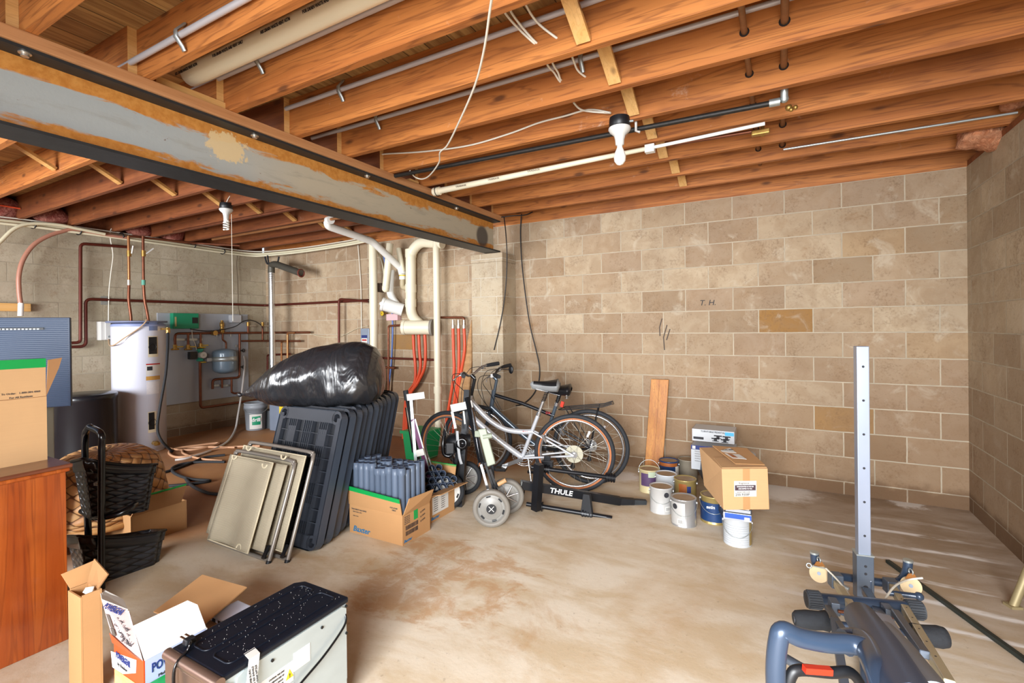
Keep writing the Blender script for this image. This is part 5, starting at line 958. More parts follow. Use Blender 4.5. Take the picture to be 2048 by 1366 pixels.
# ================================================================== centre: folded chairs, plastic panels, trash bag, tube boxes
panel_mat = mat('panel_black', '30343c', .42, .0, .3, 5); mat('panel_recess_shade', '0c1018', .5); mat('panel_brown', '6f5a55', .5, 0, .2, 5); mat('panel_edge', '39424f', .38, 0, .2, 5)  # recess colour darker than the face, painted-in shade between the ribs
def panel_part_mbs(w, h, d):
    # local frame: x to the left (0..-w), y depth (0..d, away), z up (0..h)
    face, rim = MB(), MB(); r = .07
    def outline(off, n=6):
        p = []
        for cx_, cz_, a in ((-r, h - r, 0), (-w + r, h - r, 90), (-w + r, r, 180), (-r, r, 270)):
            for i in range(n + 1): g = radians(a + 90 * i / n); p.append((cx_ + (r - off) * cos(g), cz_ + (r - off) * sin(g)))
        return p
    o = outline(0); i_ = outline(.012); k = len(o)
    vs = [Vector((x, 0, z)) for x, z in o] + [Vector((x, d, z)) for x, z in o] + [Vector((x, d, z)) for x, z in i_] + [Vector((x, .006, z)) for x, z in i_]
    fs = []
    for a in range(k):
        b_ = (a + 1) % k; fs += [(a, b_, b_ + k, a + k), (a + k, b_ + k, b_ + 2 * k, a + 2 * k), (a + 2 * k, b_ + 2 * k, b_ + 3 * k, a + 3 * k)]
    rim.add(vs, fs); 
    # face frame with corner pads and ribs
    for x0, x1, z0, z1 in ((-w + .01, -w + .045, .05, h - .05), (-.045, -.01, .05, h - .05)): face.bb((x0, .002, z0), (x1, .014, z1))
    for z0, z1 in ((.008, .085), (h - .085, h - .008)): face.bb((-w + .075, .0, z0), (-.075, .014, z1))
    for cx_ in (-w + .05, -.05):
        for cz_ in (.05, h - .05):
            n = 16
            ring = [(cx_ + .045 * cos(2 * pi * q / n), cz_ + .045 * sin(2 * pi * q / n)) for q in range(n)]; hole = [(cx_ + .031 * cos(2 * pi * q / n), cz_ + .027 * sin(2 * pi * q / n)) for q in range(n)]
            vs = [Vector((x, 0, z)) for x, z in ring] + [Vector((x, 0, z)) for x, z in hole] + [Vector((x, .035, z)) for x, z in hole]
            face.add(vs, [(q, (q + 1) % n, (q + 1) % n + n, q + n) for q in range(n)] + [(q + n, (q + 1) % n + n, (q + 1) % n + 2 * n, q + 2 * n) for q in range(n)])
            sx = 1 if cx_ < -w / 2 else -1; face.bb((min(cx_, cx_ + sx * .05), .002, cz_ - .012), (max(cx_, cx_ + sx * .05), .012, cz_ + .03)) if False else None
    iw = w - .09; cols = 7
    for i in range(cols + 1):
        x = -w + .045 + iw * i / cols; face.bb((x - .003, .002, .085), (x + .003, .034, h - .085))
    nr = 9
    for j in range(nr + 1): z = .085 + (h - .17) * j / nr; face.bb((-w + .045, .008, z - .0025), (-.045, .034, z + .0025))
    for i in (1, 3, 5):
        x0 = -w + .045 + iw * i / cols; 
        for j in range(nr):
            if (i in (1, 5)) and j % 3 == 1 or (i == 3 and False): 
                z0 = .085 + (h - .17) * j / nr; z1 = z0 + (h - .17) / nr; face.bb((x0 + .003, .004, z0), (x0 + iw / cols - .003, .010, z1 + .03)); continue
            z0 = .085 + (h - .17) * j / nr; z1 = z0 + (h - .17) / nr
            for q in range(1, 4): x = x0 + iw / cols * q / 4; face.bb((x - .0025, .003, z0), (x + .0025, .022, z1))
    back = MB().bb((-w + .02, .030, .02), (-.02, .036, h - .02))
    return face, rim, back
pw_, ph_, pd_ = .63, .875, .055
tops = [2.253 + .082 * i for i in range(11)]
names_p = ['front', 'second', 'third', 'fourth', 'fifth', 'sixth', 'seventh', 'eighth', 'ninth', 'tenth', 'rear']
proto = None
for i in range(11):
    f = i / 10; xr = -2.519 - .30 * f ** 1.15 + U(-.008, .008); yb_ = 2.012 + (.0 if i == 0 else .30 + .082 * (i - 1)) if False else 2.012 + .082 * i; yt = yb_ + .245
    if i < 1: face, rim, back = panel_part_mbs(pw_, ph_, pd_)
    lean = math.asin(.245 / ph_) + U(-.006, .006); lift = .0
    if i == 0:
        root = thing('plastic_pallet', '', 'pallet', (xr, yb_, .012), 'leaning plastic pallets')
        face.build('ribbed_face', ['panel_black'], root, local=True); rim.build('outer_rim', 'panel_edge', root, bevel=.0, local=True); back.build('backing', 'panel_recess_shade', root, local=True)
        proto = root
    else: root = copy_tree(proto)
    root.location = (xr, yb_, .012 + .018 * f); root.rotation_euler = (-lean, U(-.004, .004), U(-.01, .01))
    root['label'] = 'black ribbed plastic pallet leaning under the trash bag, %s of the row' % names_p[i]
bpy.context.view_layer.update()
# trash bag
def bag_mat():
    m, nt, b = base('bag_plastic'); L = nt.links; tc = nd(nt, 'ShaderNodeTexCoord'); mp = nd(nt, 'ShaderNodeMapping'); mp.inputs['Scale'].default_value = (5, 2, 1.2); L.new(tc.outputs['Object'], mp.inputs[0])
    n = noise(nt, mp.outputs[0], 1.6, 3, .5, 1.2); n2 = noise(nt, tc.outputs['Object'], 4, 3, .5, .5)
    b.inputs['Base Color'].default_value = (.016, .017, .02, 1); b.inputs['Roughness'].default_value = .2; b.inputs['Specular IOR Level'].default_value = .7; b.inputs['Coat Weight'].default_value = .2
    L.new(mth(nt, 'ADD', .14, mth(nt, 'MULTIPLY', n2, .24)), b.inputs['Roughness']); bump(nt, b, mth(nt, 'ADD', n, mth(nt, 'MULTIPLY', n2, .5)), .8, .05)
bag_mat()
c = Dp(652, 757, 3.62)
t = thing('trash_bag', 'big shiny black trash bag resting on top of the plastic panels', 'bag', (c.x, c.y, c.z - .23))
rt_ = AR.copy(); rt_.z = 0; rt_.normalize(); fw_ = Vector((-rt_.y, rt_.x, 0))
NU, NV = 72, 96; prof = [(-.64, .004), (-.60, .022), (-.55, .05), (-.48, .095), (-.40, .145), (-.30, .185), (-.18, .215), (-.05, .24), (.08, .26), (.2, .27), (.30, .255), (.37, .215), (.41, .15), (.425, .07), (.43, .004)]
def bag(u, v):
    k = v * (len(prof) - 1); i = min(int(k), len(prof) - 2); f = k - i; f2 = f * f * (3 - 2 * f) * .35 + f * .65
    x = prof[i][0] * (1 - f) + prof[i + 1][0] * f; r = prof[i][1] * (1 - f2) + prof[i + 1][1] * f2; a = u * 2 * pi
    pl = 1 + .028 * sin(a * 11 + x * 6) * max(0, -x + .2) + .02 * sin(a * 5 + x * 13) + .018 * sin(x * 42 + 3 * sin(a * 3)) * (.6 + .4 * sin(a * 2)) + .035 * sin(a * 3 + 1.2 + x * 4)
    r *= pl; zz = r * sin(a) * 1.0; yy = r * cos(a) * 1.0
    zo = -.06 * (x < 0) * (x / .64) ** 2 * 1.6 + .0 * x
    if zz < -.15: zz = -.15 + (zz + .15) * .6
    return c + rt_ * x + fw_ * yy + Vector((0, 0, zz + zo + .03 * x))
grid_obj('bag_body', bag, NU, NV, 'bag_plastic', t, 0)
MB().ball(bag(0, 0) - rt_ * .012, .018, 10, (1.4, 1, 1)).build('knot', 'bag_plastic', t)

# folded patio chairs
mesh_fab, = (mat('sling_fabric', '9c9078', .8, 0, .1, 5),)
def sling_mat():
    m, nt, b = base('sling'); L = nt.links; tc = nd(nt, 'ShaderNodeTexCoord'); s = nd(nt, 'ShaderNodeSeparateXYZ'); L.new(tc.outputs['Object'], s.inputs[0])
    st = mth(nt, 'ABSOLUTE', mth(nt, 'SINE', mth(nt, 'MULTIPLY', s.outputs[2], 520.))); n = noise(nt, tc.outputs['Object'], 5, 4); wv = mth(nt, 'ABSOLUTE', mth(nt, 'SINE', mth(nt, 'MULTIPLY', s.outputs[0], 900.)))
    c = mixc(nt, st, S('7b705c'), S('a89c84')); c = mixc(nt, mth(nt, 'MULTIPLY', n, .4), c, S('c0b6a0')); L.new(c, b.inputs['Base Color']); b.inputs['Roughness'].default_value = .8; bump(nt, b, mth(nt, 'ADD', st, wv), .4, .002)
sling_mat(); mat('chair_tube', '8f8880', .35, .45, .12, 12)
def folded_chair(xr, xl, yb_, dy, H, lab, z0=.0, first=True):
    t = thing('folding_chair', lab, 'chair', (xr, yb_, z0), 'folded patio chairs'); w = xr - xl; k = math.atan2(dy, sqrt(H * H - dy * dy)); Rm = Matrix.Rotation(-k, 3, 'X'); o = Vector((xr, yb_, z0))
    def q(x, y, z): return o + Rm @ Vector((-x, y, z))
    def loop(x0, x1, z0_, z1, r, y): return [q(x0, y, z0_), q(x0, y, z1 - r), q(x0 + r * .3, y, z1 - r * .3), q(x0 + r, y, z1), q(x1 - r, y, z1), q(x1 - r * .3, y, z1 - r * .3), q(x1, y, z1 - r), q(x1, y, z0_)]
    MB().tube(smooth_path(loop(0, w - .01, .03, H, .06, .05), 3), .012, 10).tube([q(0, .05, .03), q(w - .01, .05, .03)], .012, 10).build('tubular_frame', 'chair_tube', t)
    def patch(x0, x1, z0_, z1, y, sag, nm):
        m = MB(); nx, nz_ = 14, 18; vs = []
        for j in range(nz_ + 1):
            for i in range(nx + 1):
                a, b_ = i / nx, j / nz_; yy = y - sag * sin(a * 2 * pi * 1.05 + .6) * (1 - .2 * b_) ; vs.append(q(x0 + (x1 - x0) * a, yy, z0_ + (z1 - z0_) * b_))
        m.add(vs, [(j * (nx + 1) + i, j * (nx + 1) + i + 1, (j + 1) * (nx + 1) + i + 1, (j + 1) * (nx + 1) + i) for j in range(nz_) for i in range(nx)], True)
        ob = m.build(nm, 'sling', t); sm = ob.modifiers.new('thickness', 'SOLIDIFY'); sm.thickness = .003; return ob
    patch(.12, w - .10, .05, H - .03, -.008, .014, 'sling_seat') if first else None; patch(.035, w - .0, .07, H - .03, .03, .008, 'sling_back')
    b_ = rr_ = [q(.12, -.016, .05), q(w - .10, -.016, .05), q(w - .10, -.016, H - .03), q(.12, -.016, H - .03)]
    if not first: b_ = [q(.035, .022, .07), q(w, .022, .07), q(w, .022, H - .03), q(.035, .022, H - .03)]
    MB().tube(b_, .0055, 8, closed=True).build('piping', mat('piping_tan', 'c4b89c', .6), t)
    for x, z in ((.21, .06), (.19, H - .045), (w - .12, H - .03)): MB().tube([q(x + .024 * cos(a), -.02, z + .024 * sin(a) * (1 if z < .3 else -1)) for a in [pi * i / 8 for i in range(9)]], .006, 8).build('hinge_loop', 'piping_tan', t)
    MB().bb(q(w + .01, .07, -.0) + Vector((0, -.012, 0)), q(.01, .07, -.0) + Vector((0, .012, .014))).build('foot_rail', 'flange_steel', t)
    MB().cyl(q(.02, .02, .04), q(.05, .06, .1), .012).cyl(q(.0, .05, .0), q(0, .05, .03), .016).build('leg_joint', 'black_plastic', t)
folded_chair(-2.69, -3.33, 1.765, .20, .61, 'folded taupe sling patio chair, the front one of the pair', 0)
folded_chair(-2.60, -3.28, 1.825, .21, .66, 'folded taupe sling patio chair, the rear one of the pair', 0, False)
# box of grey tubes
X0, X1, Y0 = -2.60, -2.124, 2.362; Y1 = 2.64; zb1 = .195
mat('tube_grey', '5c697c', .42, 0, .08, 5); mat('tube_dark', '2a3344', .4, 0, .15, 5)
def open_box(name, lab, x0, x1, y0, y1, h, m_='cardboard'):
    t = thing(name, lab, 'box', ((x0 + x1) / 2, (y0 + y1) / 2, 0)); e = .005
    for a, b_ in (((x0, y0, 0), (x1, y0 + e, h)), ((x1 - e, y0 + e + .0003, 0), (x1, y1 - e - .0003, h)), ((x0, y1 - e, 0), (x1, y1, h)), ((x0, y0 + e + .0003, 0), (x0 + e, y1 - e - .0003, h)), ((x0 + e + .0003, y0 + e + .0003, 0), (x1 - e - .0003, y1 - e - .0003, e))): MB().bb(a, b_).build('side_wall', m_, t)
    return t
t = open_box('cardboard_box', 'cardboard box packed with upright grey plastic tubes, green taped flap in front', X0, X1, Y0, Y1, zb1)
MB().slab([(X0, Y0, zb1), (X1, Y0, zb1), (X1 - .003, Y0 - .02, .305), (X0 - .003, Y0 - .02, .325)], .005).build('flap', 'cardboard', t); MB().slab([(X0 - .004, Y0 - .0185, .298), (X1 - .001, Y0 - .0185, .280), (X1 - .002, Y0 - .0245, .307), (X0 - .004, Y0 - .0245, .328)], .006).build('green_tape', 'green_tape', t)
MB().slab([(X1, Y0 + .005, zb1), (X1, Y1 - .01, zb1), (X1 + .055, Y1 - .03, .30), (X1 + .03, Y0 + .03, .30)], .005).build('flap', 'cardboard', t)
text('Baxter', .052, (X0 + .11, Y0 - .0015, .032), (1, 0, 0), (0, 0, 1), 'lettering', 'ink_blue', t, True, 1.1, shear=.25)
text('TREATMENT MACHINES', .013, (X0 + .09, Y0 - .0012, .165), (1, 0, 0), (0, 0, 1), 'printing', 'ink_grey', t, True); text('DISPOSABLE SETS', .011, (X0 + .075, Y0 - .0012, .148), (1, 0, 0), (0, 0, 1), 'printing', 'ink_grey', t); text('ITEM 5C4366', .009, (X0 + .06, Y0 - .0012, .12), (1, 0, 0), (0, 0, 1), 'printing', 'ink_grey', t)
text('FOR HOME', .013, (X1 - .06, Y0 - .015, .238), (1, 0, 0), (0, .15, 1), 'printing', 'ink_grey', t, True); text('ONLY', .013, (X1 - .06, Y0 - .013, .222), (1, 0, 0), (0, .15, 1), 'printing', 'ink_grey', t, True)
xs = X1 + .0006; MB().bb((X1, Y0 + .11, .13), (X1 + .0012, Y0 + .15, .205)).build('green_label', 'green_tape', t)
m = MB(); random.seed(3)
for j, z in enumerate((.088, .052)):
    y = Y0 + .03
    while y < Y0 + .15: w_ = U(.0015, .004); m.bb((X1, y, z), (xs + .0004, y + w_, z + .028)); y += w_ + U(.002, .004)
m.build('barcode', 'ink_black', t)
for i in range(5): text('HANDLE WITH CARE', .008, (xs, Y0 + .045, .175 - i * .011), (0, 1, 0), (0, 0, 1), 'printing', 'ink_grey', t, False, .7)
for i in range(3): text('5C4366', .016, (xs, Y0 + .2, .16 - .03 * i), (0, 1, .2), (0, -.2, 1), 'handwriting', 'ink_black', t)
text('Baxter', .026, (xs, Y0 + .05, .02), (0, 1, 0), (0, 0, 1), 'lettering', 'ink_blue', t, True, 1.1, shear=.25)
def gtube(h, r, flared):
    h = .475
    m = MB(); m.lathe([(r, 0), (r, h - .05), (r + (.0015 if flared else 0), h - .048), (r + (.0015 if flared else 0), h), (r - .004, h), (r - .004, h - .03), (r - .004, .001)], (0, 0, 0), 20)
    for i in range(80, 120): m.m[i] = 1  # inner faces take the dark slot as painted shade inside the bore
    if flared:
        for k in range(14): a = 2 * pi * k / 14; m.box(((r + .002) * cos(a), (r + .002) * sin(a), h - .024), (.003, .003, .04), a)
    return m
ta = gtube(.40, .0235, False).build('plastic_tube', ['tube_grey', 'tube_dark'], None, org=(0, 0, 0)); tb = gtube(.40, .0225, True).build('plastic_tube', ['tube_grey', 'tube_dark'], None, org=(0, 0, 0))
random.seed(11); usedt = {0: False, 1: False}; cnt = 0; rowsn = ['front', 'second', 'third', 'fourth', 'fifth', 'rear']; colsn = ['leftmost', 'second from left', 'third from left', 'fourth from left', 'middle', 'fourth from right', 'third from right', 'second from right', 'rightmost']
for r_ in range(5):
    for c_ in range(9):
        k = (1 if (c_ in (0, 3, 4, 5, 6) and r_ == 0) or R() < .3 else 0); src = (ta, tb)[k]; o = src if not usedt[k] else src.copy()
        if usedt[k]: COL.objects.link(o)
        usedt[k] = True
        o.location = (X0 + .036 + c_ * .0505 + U(-.0015, .0015), Y0 + .034 + r_ * .051 + U(-.0015, .0015) + 0, .0065); o.rotation_euler = (0, 0, U(0, 6)); o.scale = (1, 1, U(.96, 1.02) * (1.0 + .012 * (r_ == 0) * (c_ > 6)))
        tag(o, 'upright grey plastic tube in the %s row of the box, %s' % (rowsn[r_], colsn[c_]), 'tube', 'grey tubes in the front box')
# second box behind with dark tubes lying toward the camera
A0, A1, B0, B1 = -2.52, -2.19, 2.70, 3.02
t = open_box('cardboard_box', 'cardboard box behind the tube box with dark tube ends, white shipping label', A0, A1, B0, B1, .20)
MB().slab([(A0, B1, .2), (A1, B1, .2), (A1, B1 + .03, .33), (A0, B1 + .03, .33)], .005).build('flap', 'cardboard', t); MB().slab([(A0, B1 + .026, .322), (A1, B1 + .026, .322), (A1, B1 + .033, .336), (A0, B1 + .033, .336)], .004).build('green_tape', 'green_tape', t)
MB().slab([(A1, B0, .2), (A1, B1, .2), (A1 + .13, B1 - .01, .235), (A1 + .10, B0 + .02, .225)], .005).build('flap', 'cardboard', t)
MB().bb((A1, B0 + .05, .05), (A1 + .001, B0 + .24, .175)).build('shipping_label', 'paper', t); text('Baxter', .032, (A1 + .001, B0 + .08, .025), (0, 1, 0), (0, 0, 1), 'lettering', 'ink_blue', t, True, 1.1, shear=.25)
for i in range(7): text('LOT 2291 QTY', .009, (A1 + .0015, B0 + .09, .165 - i * .0155), (0, 1, 0), (0, 0, 1), 'printing', 'ink_black', t, False, .8); text('EXP 08 REF 44', .009, (A1 + .0015, B0 + .175, .165 - i * .0155), (0, 1, 0), (0, 0, 1), 'printing', 'ink_grey', t, False, .8)
dk = MB(); dk.lathe([(.0255, 0), (.0255, .34), (.022, .34), (.022, .0)], (0, 0, 0), 20); dk.add(dk.v[:20], [tuple(range(20))[::-1]]); mo = dk.build('plastic_tube', 'tube_dark', None, org=(0, 0, 0)); first = True
MBr = None; vdir = Vector((.55, -.62, .36)).normalized(); upd = Vector((0, 0, 1)); sd = vdir.cross(upd).normalized(); ud = sd.cross(vdir)
rim_src = None
k = 0
for r_, n in enumerate((4, 4, 3, 2)):
    for c_ in range(n):
        o = mo if first else mo.copy()
        if not first: COL.objects.link(o)
        first = False; k += 1
        tip = Vector((A1 - .03, B0 + .16, .235)) - sd * (-.07 + (c_ + (r_ % 2) * .5) * .053) * 1.0 + ud * (r_ * .046 - .015)
        o.location = tip - vdir * .34; o.rotation_euler = vdir.to_track_quat('Z', 'Y').to_euler()
        tag(o, 'dark plastic tube end slanting out of the rear box, %s row, %s' % (['bottom', 'second', 'third', 'top'][r_], ['nearest the tape', 'next along', 'third along', 'farthest right'][c_]), 'tube', 'dark tubes in the rear box')
        ring = MB().torus((0, 0, .34), (0, 0, 1), .024, .0014, 20, 5).build('cut_rim', 'tube_grey', o, local=True)
# ================================================================== bicycles, carts, hitch rack, cans and boxes by the back wall
mat('bike_silver', 'cdd0d6', .3, .35, .08, 4, coat=.4); mat('bike_slate', '56626e', .3, .5, .12, 4, coat=.4); mat('bike_black', '17191d', .3, .2, .1, 4, coat=.3); mat('tyre', '23262b', .7, 0, .2, 30, .1); mat('tan_wall', 'b06c42', .7, 0, .15, 20); mat('alloy', 'c8c9cb', .25, .9, .1, 20); mat('spoke', 'c0bcb0', .3, .9, .1, 20); mat('saddle_black', '16171a', .38, 0, .2, 12); mat('saddle_grey', '7d7f80', .5, 0, .1, 12); mat('cog_plastic', 'c9c4ae', .4, 0, .1, 10, trans=.2)
def bike(name, lab, rear, front, lean, frame, step, rack, tan, r=.335, steer=0., saddle='saddle_black'):
    rear = Vector(rear); front = Vector(front); fx = (front - rear); L = fx.length; fx.normalize(); side = Vector((-fx.y, fx.x, 0))
    up = (Vector((0, 0, 1)) * cos(lean) + side * sin(lean)); sd = fx.cross(up) * -1
    t = thing(name, lab, 'bicycle', tuple(rear)); k = L / 1.05
    def q(x, z, y=0.): return rear + fx * (x * k) + up * z + sd * y
    def wheel(cx_, nm, yaw=0.):
        c = q(cx_, r); ax = (sd * cos(yaw) + fx * sin(yaw)).normalized(); e1 = up; e2 = ax.cross(e1).normalized()
        w = MB().tube([c + e1 * ((r - .019) * cos(a)) + e2 * ((r - .019) * sin(a)) for a in [2 * pi * i / 56 for i in range(56)]], .019, 10, closed=True).build('tyre', 'tyre', t)
        if tan: MB().tube([c + e1 * ((r - .038) * cos(a)) + e2 * ((r - .038) * sin(a)) for a in [2 * pi * i / 56 for i in range(56)]], .0125, 8, closed=True).build('tan_sidewall', 'tan_wall', w)
        MB().tube([c + e1 * ((r - .054) * cos(a)) + e2 * ((r - .054) * sin(a)) for a in [2 * pi * i / 56 for i in range(56)]], .0105, 8, closed=True).build('rim', 'alloy', w)
        m = MB()
        for i in range(28):
            a = 2 * pi * i / 28; s_ = (1 if i % 2 else -1); b_ = a + (.9 if i % 4 < 2 else -.9)
            m.tube([c + ax * (.028 * s_) + (e1 * cos(b_) + e2 * sin(b_)) * .022, c + (e1 * cos(a) + e2 * sin(a)) * (r - .06)], .0013, 4)
        o = m.build('spokes', 'spoke', w); MB().cyl(c - ax * .045, c + ax * .045, .014).cyl(c - ax * .032, c - ax * .026, .027).cyl(c + ax * .026, c + ax * .032, .027).build('hub', 'alloy', w)
        if nm == 'rear':
            m = MB()
            for j in range(6): m.cyl(c - ax * (.034 + j * .004), c - ax * (.037 + j * .004), .055 - j * .006, seg=24)
            m.build('cassette', 'alloy', w); MB().cyl(c + ax * .012, c + ax * .016, .075, seg=28).build('spoke_guard', 'cog_plastic', w) if tan else None
            MB().bb((-.011, -.035, -.003), (.011, .035, .003)).xf(Matrix.Translation(c + e1 * .17 + e2 * -.12) @ Matrix((e2 * .7 + e1 * .3, e1 * .7 - e2 * .3, ax)).transposed().to_4x4()).build('reflector', 'label_white', w)
        return c
    rc = wheel(0, 'rear'); fc = wheel(1.05, 'front', steer)
    bb = q(.435, .285); ht = q(.86, .80); hb = q(.895, .66); st = q(.29, .66 if step else .70)
    m = MB()
    if step: m.tube(smooth_path([q(.865, .775), q(.80, .70), q(.70, .60), q(.58, .53), q(.45, .51), q(.335, .515)], 6), .022, 12)
    else: m.tube([q(.865, .775), q(.60, .705), q(.31, .60)], .017, 12); m.mat(0)
    m.build('top_tube', frame if step else 'bike_black', t)
    MB().tube(smooth_path([hb, q(.80, .575), q(.62, .42), bb], 5), .025, 12).build('down_tube', frame, t)
    MB().tube([bb, st], .0165, 12).build('seat_tube', frame, t); MB().cyl(hb - up * .01, ht + up * .02, .021).build('head_tube', frame, t)
    for s in (-1, 1):
        MB().tube([bb + sd * .02 * s, rc + sd * .055 * s], .009, 8).build('chain_stay', frame if step else 'bike_black', t); MB().tube([q(.335, .515, .02 * s), rc + sd * .055 * s], .0085, 8).build('seat_stay', frame if step else 'bike_black', t)
        MB().tube([hb - up * .03 + sd * .045 * s, q(.925, .52, .05 * s), fc + sd * .05 * s], .013, 10).build('fork_blade', 'alloy' if step else frame, t)
    MB().bar(hb - up * .03 + sd * .055, hb - up * .03 - sd * .055, .03, .03).build('fork_crown', 'bike_black', t)
    sp = st + (st - bb).normalized() * (.13 if step else .04); s2 = sp + (st - bb).normalized() * (.09 if step else .06)
    MB().cyl(st, sp, .0135).build('seat_post', 'alloy' if step else 'bike_black', t); MB().tube([sp + (s2 - sp) * (i / 40) + (fx * cos(i * .95) + sd * sin(i * .95)) * .017 for i in range(41)], .004, 6).build('seat_spring', 'bike_black', t); MB().cyl(st - up * .005, st + (st - bb).normalized() * .025, .02).build('seat_clamp', 'alloy', t)
    # saddle
    def sad(u, v):   # v along length 0 nose..1 tail
        a = u * 2 * pi; w_ = .024 + .085 * max(0, (v - .35) / .65) ** 1.1 + .008 * sin(v * pi); x = .14 - .25 * v; h = .034 + .024 * v
        if v in (0, 1): w_ *= .3; h *= .3
        z = sin(a) * h * (1 if sin(a) < 0 else .8) + .012 * (2 * v - 1) ** 2
        return s2 + up * (.045 + z) + fx * x + sd * (cos(a) * w_)
    grid_obj('saddle', sad, 24, 14, saddle, t, 0)
    if step: grid_obj('saddle_pad', lambda u, v: sad(.03 + .44 * u, .12 + .8 * v) + up * .003, 12, 10, 'saddle_black', t, 0)
    m = MB()
    for s in (-1, 1):
        m.tube([s2 + sd * .02 * s + fx * .09 + up * .02, s2 + sd * .022 * s, s2 + sd * .05 * s - fx * .08 + up * .02], .0035, 6)
        if not step: m.tube([s2 + sd * .05 * s - fx * .075 + (fx * cos(i * .9) + sd * sin(i * .9)) * .014 + up * (-.02 + .0018 * i) for i in range(24)], .003, 5)
    m.build('saddle_rails', 'alloy', t)
    # bars, stem, levers, grips
    stt = ht + (ht - hb).normalized() * (.17 if step else .12); MB().cyl(ht, stt, .014).tube([stt, stt + fx * .03 + up * .03], .017, 10).build('stem', 'bike_black' if step else frame, t)
    bc_ = stt + fx * .03 + up * .035; hdir = (sd * cos(steer) + fx * sin(steer)).normalized(); bk = (fx * cos(steer) - sd * sin(steer)).normalized()
    MB().tube(smooth_path([bc_ - hdir * .28 - bk * .10 + up * .05, bc_ - hdir * .16 + up * .045 - bk * .03, bc_ - hdir * .05, bc_ + hdir * .05, bc_ + hdir * .16 + up * .045 - bk * .03, bc_ + hdir * .28 - bk * .10 + up * .05], 5), .011, 10).build('handlebar', 'alloy' if step else 'bike_black', t)
    for s in (-1, 1):
        g0 = bc_ + hdir * .19 * s - bk * .045 + up * .047; g1 = bc_ + hdir * .30 * s - bk * .11 + up * .05; MB().tube([g0, g0.lerp(g1, .5), g1], .0165, 12, rs=[.015, .018, .017]).build('grip', 'rubber', t)
        l0 = g0 + hdir * -.02 * s + bk * .02 - up * .01; MB().tube(smooth_path([l0, l0 + bk * .04 + hdir * .03 * s - up * .02, l0 + bk * .035 + hdir * .10 * s - up * .035], 4), .005, 6).bar(l0 - hdir * .02 * s, l0 + hdir * .02 * s, .025, .03).build('brake_lever', 'alloy', t)
        MB().tube(smooth_path([l0, l0 + bk * .12 - up * .02 - hdir * .03 * s, l0 + bk * .16 - up * .15 - hdir * .1 * s, hb + up * .02 + fx * .05, hb - up * .02 - fx * .03], 6), .0028, 5).build('brake_cable', 'cable_black', t)
        MB().tube(smooth_path([l0 + up * .01, l0 + bk * .09 - up * .06, l0 + bk * .05 - up * .2 - hdir * .12 * s, q(.80, .62, .02 * s)], 6), .0028, 5).build('shift_cable', 'cable_black', t)
    # crank, rings, chain, pedals, kickstand, derailleur
    m = MB()
    for rr_, off in ((.092, .048), (.075, .043), (.052, .038)):
        m.torus(bb - sd * off, sd, rr_, .0035, 32, 5)
        for i in range(5): a = 2 * pi * i / 5; m.tube([bb - sd * off, bb - sd * off + (fx * cos(a) + up * sin(a)) * rr_], .005, 5)
    for i in range(36): a = 2 * pi * i / 36; m.box(bb - sd * .048 + (fx * cos(a) + up * sin(a)) * .098, (.005, .004, .005))
    m.build('chainrings', 'alloy', t)
    cd = (fx * .93 - up * .36).normalized() if step else (fx * .3 - up * .95).normalized()
    for s in (1, -1):
        p_ = bb + sd * .065 * s + cd * .17 * s; MB().bar(bb + sd * .05 * s, p_, .03, .014, up=sd).cyl(bb + sd * .045 * s, bb + sd * .068 * s, .017).build('crank_arm', 'alloy', t); MB().box(p_ + sd * .055 * s, (.09, .08, .024), fx.to_track_quat('X', 'Z')).build('pedal', 'bike_black', t, bevel=.004)
    MB().tube([bb - sd * .045 + up * .092, rc - sd * .045 + up * .05], .004, 5).tube([bb - sd * .045 - up * .092, rc - sd * .045 - up * .12 + fx * .02], .004, 5).build('chain', 'alloy', t)
    MB().bar(rc - sd * .05 - up * .02, rc - sd * .05 - up * .13 + fx * .02, .02, .012).cyl(rc - sd * .055 - up * .13 + fx * .02, rc - sd * .04 - up * .13 + fx * .02, .02).build('derailleur', 'bike_black', t)
    MB().tube([q(.38, .28, .02), q(.33, .02, .13)], .008, 8).build('kickstand', 'alloy', t)
    for zz, xx in ((.64, .06), ) if False else ((.62, .20),): MB().bar(q(.26, .50, .03), q(.22, .44, .045), .012, .02).bar(q(.26, .50, -.03), q(.22, .44, -.045), .012, .02).build('rear_brake', 'alloy', t)
    if rack:
        z = .71; m = MB()
        for y in (-.055, 0, .055): m.tube([q(.22, z - .035, y), q(-.12, z + .005, y), q(-.19, z + .03, y)], .005, 6)
        m.tube([q(-.19, z + .03, -.055), q(-.205, z + .02, 0), q(-.19, z + .03, .055)], .006, 6); m.tube([q(.22, z - .035, -.055), q(.27, z - .05, 0), q(.22, z - .035, .055)], .005, 6)
        m.build('rack_platform', 'bike_black', t)
        for s in (-1, 1): MB().tube([q(-.08, z, .06 * s), rc + sd * .065 * s], .005, 6).build('rack_strut', 'bike_black', t); MB().tube([q(.19, z - .03, .06 * s), rc + sd * .065 * s], .005, 6).build('rack_strut', 'bike_black', t)
        MB().bb((-.014, -.008, -.025), (.014, .008, .025)).xf(Matrix.Translation(q(.235, z + .0, .0)) @ Matrix.Rotation(.3, 4, 'Y')).build('rear_reflector', 'red_plastic', t)
    # lettering on the down tube
    a_, b_ = q(.78, .555, .0), q(.56, .37, .0); dd = (b_ - a_).normalized(); nrm_ = sd if (sd.dot(CP - rear) > 0) else -sd
    s_ = text('diamondback' if step else 'Giant Sedona', .045, a_.lerp(b_, .5) + nrm_ * .0215 + Vector((0, 0, .0)), dd, nrm_.cross(dd) * 1, 'lettering', 'label_gold' if step else 'ink_black', t, True)
